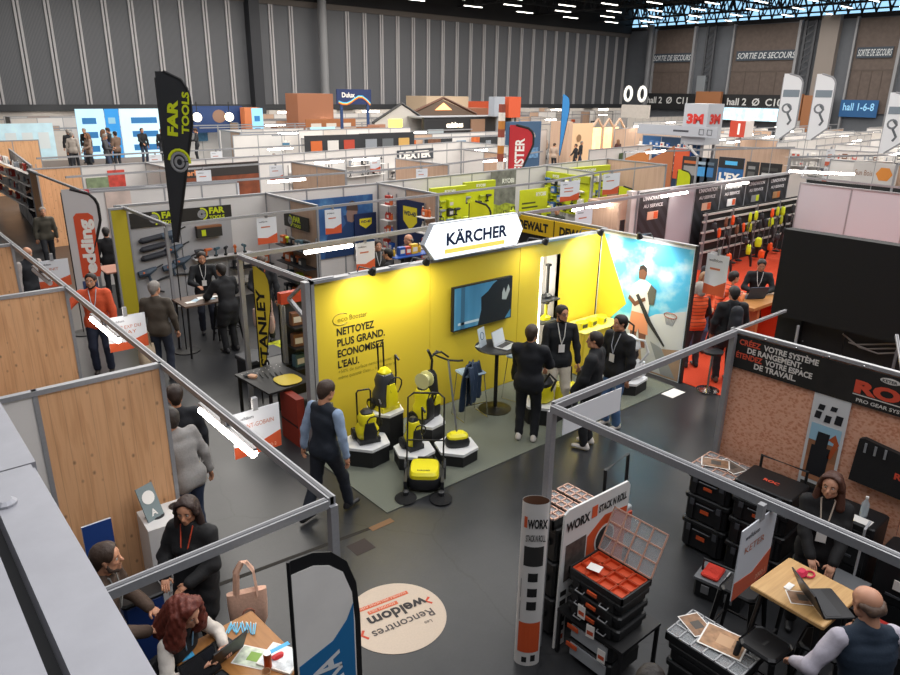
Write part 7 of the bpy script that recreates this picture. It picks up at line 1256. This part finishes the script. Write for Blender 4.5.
# dark posters
t = poster('black and blue poster with huge white capitals behind the striped panels', FY(29, 16.15, 1.0), 1.15, 1.45, M('#1f5f9a', nz=.2, scale=3), .03); B(Matrix.Translation((0, 0, .031))).prism([(0, 1.0), (1.15, 1.0), (1.15, 1.45), (0, 1.45)], 0, .003, M('#1a1b1f')).build('black_header', t); text("L'EX", .42, PAPER, Matrix.Translation((.08, .5, .034)), 'lettering', t, .05, width=.95); [B().box(.08 + .25 * q, .28 + .25 * q, .12, .42, .031, .035, PAPER).build('white_block', t) for q in range(4)]; B().box(.3, .85, 1.14, 1.3, .034, .038, SKYB).build('blue_line', t)
for i, (y, w_, c, l_) in enumerate(((17.9, .95, '#232428', 'black framed machine poster left of the blue one'), (17.2, .6, '#2c3a4a', 'dark poster of blue cases left of the blue one'), (16.75, .55, '#1d2c3a', 'narrow dark poster touching the blue one'), (14.9, .55, '#26282c', 'narrow black poster right of the blue one'), (14.3, .9, '#1c1c1e', 'wide black poster with white label right of the blue one'))):
    t = poster(l_, FY(29, y, 1.2), w_, 1.15, M(c, nz=.2), .03); B(Matrix.Translation((.1, .35, .031))).prism([(0, 0), (w_ - .25, 0), (w_ - .25, .4), (0, .4)], 0, .004, M(('#8a8a8a', '#3f8fc9', '#2f6ea8', '#5a5a5a', '#b9b9b9')[i])).build('picture', t); B(Matrix.Translation((.1, .85, .031))).prism([(0, 0), (w_ - .25, 0), (w_ - .25, .12), (0, .12)], 0, .004, M(('#b5602f', '#9ab0c0', '#5a6a7a', '#8a8a8a', '#3a3a3a')[i])).build('caption', t)
GP = lambda u: plane((36.15 + u * .414, 16.75 - u * .91, 0), (.414, -.91, 0))
goods(GP(.1), 0, 1.6, (2.1, 1.7, 1.3), 'of white wares right of the dark posters', ('box', 'bottle'), ['#e3ded8', '#d8d4cf', '#8a8f96'], .22); goods(GP(1.9), 0, 2.8, (2.1, 1.7, 1.3, .9), 'of mixed wares behind the white hanging cards', ('box', 'bottle'), ['#6f4a36', '#2b2d31', '#e3ded8', '#b23a2e', '#8a8f96'], .22); goods(FY(44.8, 14.5), 0, 3.2, (2.1, 1.7, 1.3), 'on the far right cross divider', ('box',), ['#2b2d31', '#e3ded8', '#8a8f96', '#6f4a36'], .34)
for i in range(2): hang_sign(('upper', 'lower')[i] + ' of two white orange-tipped cards beside the crowded shelves', FX(33.3 , 13.55, 2.75 - .78 * i), ['~', '~'], .85, .7)
t = poster('white sign with orange hexagon drawing and handwritten name', FY(30.95, 11.45, 1.72), 1.6, .8, M('#c9c5c2'), .04, 'sign'); text('Sun Bois', .3, M('#8a5f40'), Matrix.Translation((.08, .3, .042)), 'lettering', t, 0, width=.65); B(Matrix.Translation((1.15, .4, .042))).prism([(.3 * math.cos(a), .28 * math.sin(a)) for a in [R(60 * q) for q in range(6)]], 0, .004, M('#d98a3a')).build('hexagon', t)
poster('black band under the hexagon drawing sign', FY(30.9, 13.4, 1.2), 4.5, .45, M('#1c1e20'), .05, 'banner')
# further stands filling the right hand side
rr_ = random.Random(5)
for i, (x, y, L_, c) in enumerate(((42, 16.6, 5, 0), (48.5, 17.2, 4.5, 1), (42, 22.4, 6, 2), (50, 23.2, 6, 0), (58, 24.4, 5, 1), (48, 12.2, 5, 2), (56, 13.0, 6, 0), (63, 14.5, 5, 1), (46, 27.5, 4, 1), (53, 28.2, 5, 2), (61, 29.4, 5, 0), (68, 24.5, 6, 2), (39.5, 9.6, 5, 0), (36, 8.6, 3, 1))):
    nm = ('white', 'pale wood', 'cream')[c]; divider('%s stand back wall, %s nearest on the right hand side' % (nm, ORD[i]), (x, y), (x + L_, y + .3), [(WHITE, PALEW, OFFW)[c]], 2.5, mod=1.3)
    divider('%s cross wall joined to the %s nearest right hand stand' % (nm, ORD[i]), (x - .1, y + .05), (x - .2, y - 2.6), [(WHITE, WHITE, PALEW)[c]], 2.5, mod=1.3)
    for q in range(3):
        k_ = rr_.randrange(10); poster('%s print, %s from the left in the %s nearest right hand stand' % (['black', 'red', 'blue', 'white', 'brown', 'amber', 'slate blue', 'grey', 'orange', 'green'][k_], ORD[q], ORD[i]), FX(x + .3 + q * L_ / 3, y - .04, 1.3 + .2 * (q % 2)), L_ / 5, rr_.uniform(.4, .9), M(['#2b2d31', '#b5432f', '#3f6ea8', '#e3ded8', '#6f4a36', '#c9a05a', '#4a7a9a', '#8a8f96', '#c9652f', '#5b7f4a'][k_], nz=.25, scale=4), .03, 'wall_print', 'print')
    rail('grey overhead rail before the %s nearest right hand stand' % ORD[i], [(x - .2, y - 2.7), (x + L_, y - 2.5)], 2.5, [(x + L_, y - 2.5)], .06)
    tube_lamp('lit tube lamp of the %s nearest right hand stand' % ORD[i], (x + L_ * .5, y - 2.6, 2.36), R(3), 1.6)
# 3M tower and its fascia
t = E('block_tower', 'pale grey box tower with red maker letters on two sides', 'tower', (34.0, 19.9, 0)); B().box(0, 1.5, 0, 1.35, 2.5, 4.5, M('#a9adb5', .5)).build('box', t); text('3M', .62, M('#c0281f'), FY(-.01, 1.15, 3.55), 'lettering', t, .06, width=.95); text('3M', .62, M('#c0281f'), FX(.25, -.01, 3.55), 'lettering', t, .06, width=1.0)
for x_, y_ in ((.2, .2), (1.3, .2), (.2, 1.1), (1.3, 1.1)): B().box(x_ - .06, x_ + .06, y_ - .06, y_ + .06, 0, 2.5, GREY).build('post', t)
t = poster('long grey fascia with small dark logo below the tower', FY(33.8, 23.8, 2.9), 4.7, .5, M('#a3a7b0', .5), .06, 'fascia_sign', 'sign'); B().box(2.2, 3.1, .2, .3, .06, .064, M('#3a3c44')).build('printed_line', t)
for u in (3.7, 4.15): B(Matrix.Translation((u, .12, .062))).tube([(0, 0, 0), (.25, 0, 0), (.25, .25, 0), (0, .25, 0), (0, 0, 0)], .02, 4, DGREY).build('pictogram', t)
divider('deep blue goods wall below the grey fascia', (34.6, 24.0), (34.3, 20.2), [M('#2f5a8a'), M('#27415e'), M('#2f5a8a')], 2.8); goods(FY(34.2, 23.9), 0, 3.5, (2.3, 1.9, 1.5, 1.1), 'on the deep blue goods wall', ('box',), ['#1f4f9e', '#e3ded8', '#3f6ea8', '#d8d4cf'], .34)
t = E('orange_tool_panel', 'orange panel with hanging tools below the grey fascia', 'panel', (33.2, 20.9, 0)); B().box(0, .1, -.7, .1, .8, 2.3, M('#c4502a')).build('board', t)
t = E('promo_cube', 'red cube with white side above the right hand rails', 'cube', (40, 21.9, 0)); B().box(0, .06, -.9, 0, 2.65, 3.55, M('#b03a26')).build('red_face', t); B().box(.06, 1.0, -.9, 0, 2.65, 3.55, M('#cfc8c4')).build('body', t); B().box(.4, .5, -.5, -.4, 0, 2.65, GREY).build('post', t); B(FY(-.01, -.5, 2.8)).prism([(0, 0), (.12, 0), (.12, .6), (0, .6)], 0, .01, PAPER).build('white_mark', t)
t = E('video_wall', 'long glowing bluish video wall below the second hall sign', 'video wall', (60, 34.5, 2.6)); B().box(.02, .3, -6, 0, .3, 1.3, M('#b8dceb', emit=.9, nz=.5, scale=2)).build('screen', t); B().box(0, .35, -6.2, .2, .2, .3, BLACK).box(.3, .4, -6.2, .2, -2.6, 1.4, M('#2c2e34')).build('casing', t)
# hoarding with green, brown and orange sections
t = E('coloured_hoarding', 'slanting hoarding in green, orange and red-brown behind the wood cross wall', 'hoarding', (29, 22.6, 0)); 
for a, c, h0, h1, m_ in ((0, 1.6, 1.9, 2.3, M('#49583a')), (1.6, 2.9, 2.0, 2.55, M('#b5703a')), (2.9, 4.2, 2.0, 2.75, M('#a3633f'))): B(FY(0, 0, 0)).prism([(a, .4), (c, .4), (c, h1), (a, h0)], -.03, .03, m_).build('panel', t)
# black house with lamps, gabled house, blue booth, towers
t = E('black_shop_front', 'black shop front with white lamp-lit name and shelves', 'shop front', (30.2, 38, 0)); B().box(0, 8.6, 0, .2, 0, 3.25, M('#1f1f22')).build('wall', t); B().box(0, 8.6, 0, 1.8, 3.2, 3.3, M('#8a8c92')).build('flat_roof', t); B().box(4.1, 5.4, -.1, 0, 0, 3.1, M('#8a6a55')).build('wood_door', t); B().box(.3, 1.6, -.1, 0, .2, 2.5, M('#a9b4ba')).build('glass_cabinet', t)
text('cuisines', .5, M('#fff0d8', emit=1.5), FX(1.9, -.03, 2.6), 'lettering', t, .04, width=1.5); B().box(1.8, 3.9, -.2, 0, 1.55, 1.62, OFFW).build('shelf', t); B().box(6.2, 7.9, -.1, 0, 1.3, 2.2, M('#a3a9ac')).build('window_display', t)
t = E('shop_lamp', 'warm lamp above the right part of the black shop front', 'lamp', (37.2, 37.7, 2.85)); B().lathe([(.1, 0), (.12, .1), (.02, .16)], n=10, m=M('#ffe2b0', emit=8)).build('shade', t)
t = E('gabled_house', 'small gabled house front with glowing yellow window', 'house', (27.6, 40, 0)); B(FX(0, 0, 0)).prism([(0, 0), (3.9, 0), (3.9, 3.1), (2.2, 4.0), (.6, 3.2), (0, 3.0)], -.1, .1, M('#b9b4ae')).build('front_wall', t); B(FX(0, -.12, 0)).tube([(-.2, 2.9, 0), (2.2, 4.1, 0), (4.1, 3.1, 0)], .09, 4, BLK2).build('roof_edge', t); B(FX(1.1, -.12, 2.2)).prism([(0, 0), (1.1, 0), (1.1, .9), (0, .9)], 0, .04, M('#ffe45a', emit=1.8)).build('lit_window', t); B(FX(-.6, -.12, .1)).prism([(0, 0), (1.4, 0), (1.4, 2.7), (0, 2.7)], 0, .05, M('#a0715a')).build('brick_side', t)
t = E('gabled_house', 'second dark gable with orange lights behind the black shop front', 'house', (32.0, 42, 0)); B(FX(0, 0, 0)).prism([(0, 0), (6.2, 0), (6.2, 3.3), (3.1, 4.3), (0, 3.3)], -.1, .1, M('#6b5a4e')).build('front_wall', t); B(FX(0, -.12, 0)).tube([(-.2, 3.3, 0), (3.1, 4.45, 0), (6.4, 3.3, 0)], .1, 4, M('#5a3a2a')).build('roof_edge', t); B(FX(2.3, -.12, 3.6)).prism([(0, 0), (1.6, 0), (.8, .5)], 0, .04, M('#ffb070', emit=2.2)).build('lit_window', t)
t = E('blue_booth', 'slate blue booth with a round lit canopy photo', 'booth', (30.1, 30, 0)); B().box(0, 2.7, 0, .3, 0, 3.3, M('#34506e')).build('wall', t); B(FX(1.3, -.02, 2.4)).prism([(.9 * math.cos(a), .5 * math.sin(a)) for a in [i * math.pi / 12 for i in range(13)]], 0, .01, M('#c9b8a8')).build('arch_print', t); B(FX(.7, -.04, 2.35)).prism([(0, 0), (1.1, 0), (1.1, .35), (0, .35)], 0, .01, M('#efe2cc', emit=.5)).build('lit_print', t); B(FX(.2, -.02, 1.2)).prism([(0, 0), (2.3, 0), (2.3, .6), (0, .6)], 0, .01, M('#5b7fa3', nz=.5, scale=6)).build('shelf_print', t)
for l_, x, y, w_, z0, z1, c in (('tall pale grey sign box left of the red mast', 35.8, 37.2, 1.0, 3.3, 4.6, '#9aa0aa'), ('orange red sign box with white line right of the mast', 37.2, 37.2, 1.2, 3.2, 4.6, '#c4502c'), ('brown wooden box kiosk under the round column', 27.6, 50, 3.1, 0, 4.6, '#a0694c'), ('big pale lit box structure near the back wall', 46.4, 58, 5.6, 2.5, 4.4, '#cdb59a'), ('white and orange tall kiosk at the left of the lit blue posters', 23.3, 50, 1.2, 0, 3.6, '#cf7a4c'), ('brown box by the two dark gables', 40.5, 46, 3, 0, 3.6, '#8a5a44')):
    t = E('sign_tower', l_, 'sign tower', (x, y, 0)); B().box(0, w_, 0, w_ * .6, z0, z1, M(c, .6, nz=.05)).build('box', t); 
    if z0: B().box(w_ / 2 - .08, w_ / 2 + .08, .1, .26, 0, z0, GREY).build('post', t)
t = E('blue_sign_gate', 'dark blue paint sign with rainbow curve on two blue posts', 'sign', (26.1, 42, 0)); B().box(0, 2.7, 0, .1, 4.0, 4.95, M('#1d2f5e')).build('board', t); text('Dulux', .42, PAPER, FX(.35, -.02, 4.45), 'lettering', t, .03, width=1.0)
for i, c in enumerate(('#4fb3e8', '#e8d23a', '#d9662f')): B(FX(0, -.02, 4.12)).tube([(u / 8 * 2.5 + .1, .28 * math.sin(u * .8 + 3.6) * (.5 + u / 10) + .14 - .05 * i, 0) for u in range(9)], .045, 4, M(c), flat=.2).build('paint_stripe', t)
for x in (.25, 2.35): B().box(x, x + .18, 0, .1, 0, 4.0, M('#24406e')).build('post', t)
t = E('checked_mast', 'tall red and white checked mast beside the red feather flag', 'mast', (19.6, 19.95, 0)); [B().box(-.09, .09, -.09, .09, .3 * i, .3 * i + .3, (M('#b5762f'), M('#dcd6cf'), M('#8a4030'))[i % 3]).build('segment', t) for i in range(15)]
t = feather('red feather flag with white rotated capitals in the middle rows', 19.9, 19.8, R(-30), 3.75, .95, M('#b8232c', .6), BLACK, .3, lets='MEISTER', lc=PAPER, ls=.5, lw=1.6); feather('slim blue feather flag standing above the far stands', 30.2, 26.2, R(-35), 4.85, .4, M('#2f7fc0', .6), M('#12161c'), .35, lets=None)
for i, (x, y, h_) in enumerate(((27.0, 12.95, 5.7), (27.6, 12.05, 5.7), (28.4, 9.8, 5.1))): 
    t = feather(('leftmost', 'middle', 'rightmost')[i] + ' of the three tall white feather flags ', x, y, R(-55), h_, .66, M('#dfe1e3', .6), GREY, .6, bend=0); B(FX(.05, -.008, h_ * .86)).prism([(0, 0), (.55, 0), (.55, .25), (0, .25)], 0, .003, M('#7b8790')).build('grey_band', t)
    B(FX(.28, -.008, h_ * .76)).tube([(.0, .3, 0), (.12, .15, 0), (.03, 0, 0), (.17, -.25, 0), (.08, -.4, 0)], .045, 5, M('#5f6468'), flat=.2).tube([(.14 * math.cos(a) - .03, .14 * math.sin(a) + .18, 0) for a in [q * math.pi / 6 for q in range(13)]], .035, 5, M('#74797d'), flat=.2).build('figure_drawing', t)
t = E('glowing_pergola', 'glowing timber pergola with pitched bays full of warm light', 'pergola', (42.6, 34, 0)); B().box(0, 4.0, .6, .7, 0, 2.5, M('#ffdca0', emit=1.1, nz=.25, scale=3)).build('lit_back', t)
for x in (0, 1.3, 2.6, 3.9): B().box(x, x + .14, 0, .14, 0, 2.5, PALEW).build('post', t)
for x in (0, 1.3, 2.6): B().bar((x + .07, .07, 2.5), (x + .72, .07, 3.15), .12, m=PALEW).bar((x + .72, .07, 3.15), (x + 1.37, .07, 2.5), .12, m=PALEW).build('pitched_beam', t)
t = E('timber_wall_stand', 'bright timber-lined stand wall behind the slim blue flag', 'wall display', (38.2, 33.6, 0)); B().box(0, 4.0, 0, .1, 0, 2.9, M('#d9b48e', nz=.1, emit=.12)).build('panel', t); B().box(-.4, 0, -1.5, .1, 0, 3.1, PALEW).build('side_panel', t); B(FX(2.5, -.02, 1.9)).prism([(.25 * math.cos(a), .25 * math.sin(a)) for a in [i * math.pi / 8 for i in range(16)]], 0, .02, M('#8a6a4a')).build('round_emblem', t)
for i, x in enumerate((13.2, 15.4)): 
    t = E('globe_lamp', ('left', 'right')[i] + ' of two round glowing lamps before the navy poster', 'lamp', (19.7 + 2.3 * i, 49.7, 3.0)); B().ball((0, 0, 0), .3, M('#fff2d0', emit=5), 14, 8).build('globe', t); B().bar((0, 0, .3), (0, 0, 1.0), .04, m=BLACK).build('stem', t)
t = poster('wide navy poster between the two glowing globes', FX(18.6, 51.0, 1.9), 5.0, 1.8, M('#1d3a6e', nz=.2), .05); B(Matrix.Translation((3.2, 1.1, .052))).prism([(.5 * math.cos(a), .45 * math.sin(a)) for a in [i * math.pi / 8 for i in range(16)]], 0, .01, M('#8a6a5a')).build('round_picture', t)
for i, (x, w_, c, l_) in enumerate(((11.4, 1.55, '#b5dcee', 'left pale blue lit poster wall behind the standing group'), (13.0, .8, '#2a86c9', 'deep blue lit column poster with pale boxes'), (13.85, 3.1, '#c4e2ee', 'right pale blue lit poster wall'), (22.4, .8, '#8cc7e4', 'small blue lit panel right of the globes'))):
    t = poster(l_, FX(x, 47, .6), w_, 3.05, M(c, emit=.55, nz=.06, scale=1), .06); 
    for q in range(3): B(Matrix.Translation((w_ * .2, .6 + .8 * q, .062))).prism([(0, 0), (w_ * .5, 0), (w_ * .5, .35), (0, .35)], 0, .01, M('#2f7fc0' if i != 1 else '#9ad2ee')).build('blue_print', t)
for i, (x, y, w_, h_, c, l_) in enumerate(((7.0, 44.6, 2.6, 1.9, '#b9d6e0', 'pale blue cloud print on the far left'), (16.8, 30.0, 3.0, 1.0, '#2b2c30', 'black fascia wall with orange picture patches'), (20.0, 30.3, 3.4, 1.1, '#26282c', 'second black fascia wall with faint white lines'), (20.9, 36.6, 1.6, 2.4, '#9ed0ea', 'pale blue panel display with three lit squares'), (23.6, 36.0, 1.6, 1.6, '#8a5a3c', 'brown picture wall left of the blue gate'), (26.2, 46.5, 4.2, 1.2, '#a3673f', 'row of framed prints on a brown wall'))):
    t = poster(l_, FX(x, y, 2.9 - h_ if i else 1.1), w_, h_, M(c, nz=.12, scale=2, emit=.3 if i in (0, 3) else 0), .05)
    for q in range(3): B(Matrix.Translation((w_ * (.1 + .3 * q), h_ * .3, .052))).prism([(0, 0), (w_ * .2, 0), (w_ * .2, h_ * .45), (0, h_ * .45)], 0, .01, M((['#dfe9ec'] * 3, ['#c9652f', '#d8d4cf', '#b5432f'], ['#8a8f96', '#5f6468', '#c9a05a'], ['#d8eef8'] * 3, ['#d8c8b8', '#c9652f', '#e3ded8'], ['#ddd5cc'] * 3)[i][q])).build('picture', t)
poster('orange canopy banner near the back wall', FX(52.6, 60.3, 2.5), 5, 1.4, M('#c4502c', nz=.2), .1, 'banner'); 
for i in range(7): 
    x = 20 + 8.5 * i; t = E('canopy_beam', 'white header beam with lights, %s from the left near the back wall' % ORD[i], 'beam', (x, 56.5, 2.9)); B().box(0, 6.5, 0, .3, 0, .3, OFFW).build('beam', t); B().box(.8, 2.6, -.02, 0, .1, .2, LAMPM).build('light_strip', t)
t = E('round_sign', 'two round white letter signs above the far corner stands', 'sign', (60, 43.8, 3.9)); 
for i in range(2): B(FY(0, -1.6 * i, 1.0)).tube([(.4 * math.cos(a), .62 * math.sin(a), 0) for a in [q * math.pi / 8 for q in range(17)]], .14, 5, M('#f0efe8', emit=.6)).build('ring_letter', t)
B().box(.2, .4, -2.4, .8, -1.2, 0, OFFW).build('base_box', t)
# ---------------------------------------------------------------- visitors in the distance
FPZ = []
def fproto(**k): FPZ.append(freeze(person('distant visitor prototype now placed', (0, 0, 0), 0, res=.034, **k)))
fproto(hair='short', rh=(.15, .3, 1.0), top='#1a1b20'); fproto(hair='short', lean=8, rf=(.1, .2, 0), lf=(-.1, -.15, 0), top='#24262c'); fproto(hair='long', fem=True, rh=(.2, .2, .95), lh=(-.1, .3, 1.05), top='#2c2a2c'); fproto(hair='quiff', lh=(-.12, .3, 1.15), rh=(.12, .28, 1.1), nod=-15, top='#33353c')
used_fp = set()
def fp(i, x, y, rz, label, top=None, legs=None, hair=None, z=0):
    if i not in used_fp: used_fp.add(i); o = FPZ[i]; o.location = (x, y, z); o.rotation_euler = (0, 0, rz)
    else: o = dup(FPZ[i], (x, y, z), rz)
    o['label'] = label; o['group'] = 'visitors in the distance'
    for c in o.children:
        n_ = c.name.split('.')[0]; m_ = {'jacket': top, 'trousers': legs, 'hair': hair}.get(n_)
        if m_ and len(c.material_slots): c.material_slots[0].link = 'OBJECT'; c.material_slots[0].material = M(m_, .8)
    return o
vis = [(9.2, 39.8, '#1a1b20', 'dark jacket, profile, leftmost of the group by the lit blue posters'), (10.2, 40.6, '#17181c', 'black coat, tallest of the group by the lit blue posters'), (10.6, 39.0, '#2a3f6e', 'blue jacket before the lit blue posters'), (11.2, 40.2, '#1c1d22', 'dark coat right of the blue-jacketed visitor'), (12.6, 39.4, '#17181c', 'black clothes with long hair under the lit blue column poster'), (8.7, 37.2, '#a39a92', 'pale jacket, left front of the standing group'), (9.2, 36.4, '#8a7466', 'tan coat in the middle of the seated group'), (9.6, 35.2, '#3a3c40', 'grey top nearest the rail in the seated group'), (10.6, 37.0, '#6b5648', 'brown top nearest the rail in the seated group'), (13.4, 38.8, '#1d1e24', 'dark suit right of the lit blue column poster'), (14.4, 39.6, '#4a3a30', 'brown jacket beside the pine panel'), (15.0, 38.2, '#2b2d31', 'black top before the pine panel'), (18.6, 41.0, '#6f5a4a', 'tan top right of the pine panel'), (16.2, 34.0, '#7a5a48', 'brown hair just above the third row rail'), (17.6, 34.6, '#3a3c40', 'dark hair just above the third row rail'), (4.9, 27.6, '#17181c', 'black jacket at the far left edge'), (5.9, 27.2, '#3a352f', 'bearded and dark at the far left aisle'), (4.2, 22.4, '#4a463c', 'olive coat below the far left pair'), (4.9, 21.6, '#c3b7ae', 'pale striped top beside the far left shelves'), (19.3, 25.6, '#8a6a58', 'light top under the dark toolmaker sign'), (24.2, 26.8, '#3a3c40', 'dark top beside the red feather flag'), (42.4, 38.2, '#a38a7a', 'beige jacket left of the slim blue flag'), (43.6, 39.6, '#5a4a42', 'brown jacket behind the beige one at the blue booth'), (36.8, 32.4, '#b09a8a', 'pale hair and coat at the blue booth'), (37.6, 31.2, '#17181c', 'black coat under the slim blue flag'), (40.2, 33.0, '#1c1d24', 'dark suit right of the slim blue flag'), (44.0, 32.6, '#4a2a2a', 'dark red clothes seated before the glowing pergola'), (44.5, 29.5, '#1a1b20', 'black jacket right of the glowing pergola'), (45.6, 29.2, '#b9b0a8', 'white shirt in the crowd right of the pergola'), (43.8, 27.6, '#23252b', 'dark jacket in the crowd right of the pergola'), (46.6, 29.2, '#2a2c34', 'black coat in the crowd left of the grey fascia'), (47.6, 29.4, '#6f6259', 'taupe coat in the crowd left of the grey fascia'), (47.0, 27.6, '#8a7a70', 'light coat touching the grey fascia'), (31.2, 18.8, '#1a1b20', 'dark jacket behind the striped panels'), (41, 16.2, '#2a2c34', 'dark jacket at the crowded shelves'), (44, 12.0, '#6b5648', 'brown coat near the far right divider'), (37.0, 12.5, '#23252b', 'dark hair below the far right rails'), (25.5, 40.5, '#3a3c40', 'dark top near the blue gate'), (56, 26, '#23252b', 'dark coat below the second hall sign'), (58, 31, '#4a463c', 'olive coat below the video wall')]
HC = ['#1b1512', '#3b2a20', '#6b4a34', '#8b857f']
t = E('raised_platform', 'raised platform carrying the standing group before the lit blue posters', 'platform', (12, 38.4, 0)); B().box(-4.6, 3.6, -4.4, 4.6, 0, 1.15, M('#5a4a40')).build('deck', t)
for i, (x, y, c, l_) in enumerate(vis): fp(i % 4, x, y, (i * 2.4) % 6.28, 'distant visitor: ' + l_, c, ('#1d2129', '#2a3448', '#22242a')[i % 3], HC[(i * 3) % 4 if i % 7 else 3], 1.15 if 7.4 < x < 15.6 and 34 < y < 43 else 0)
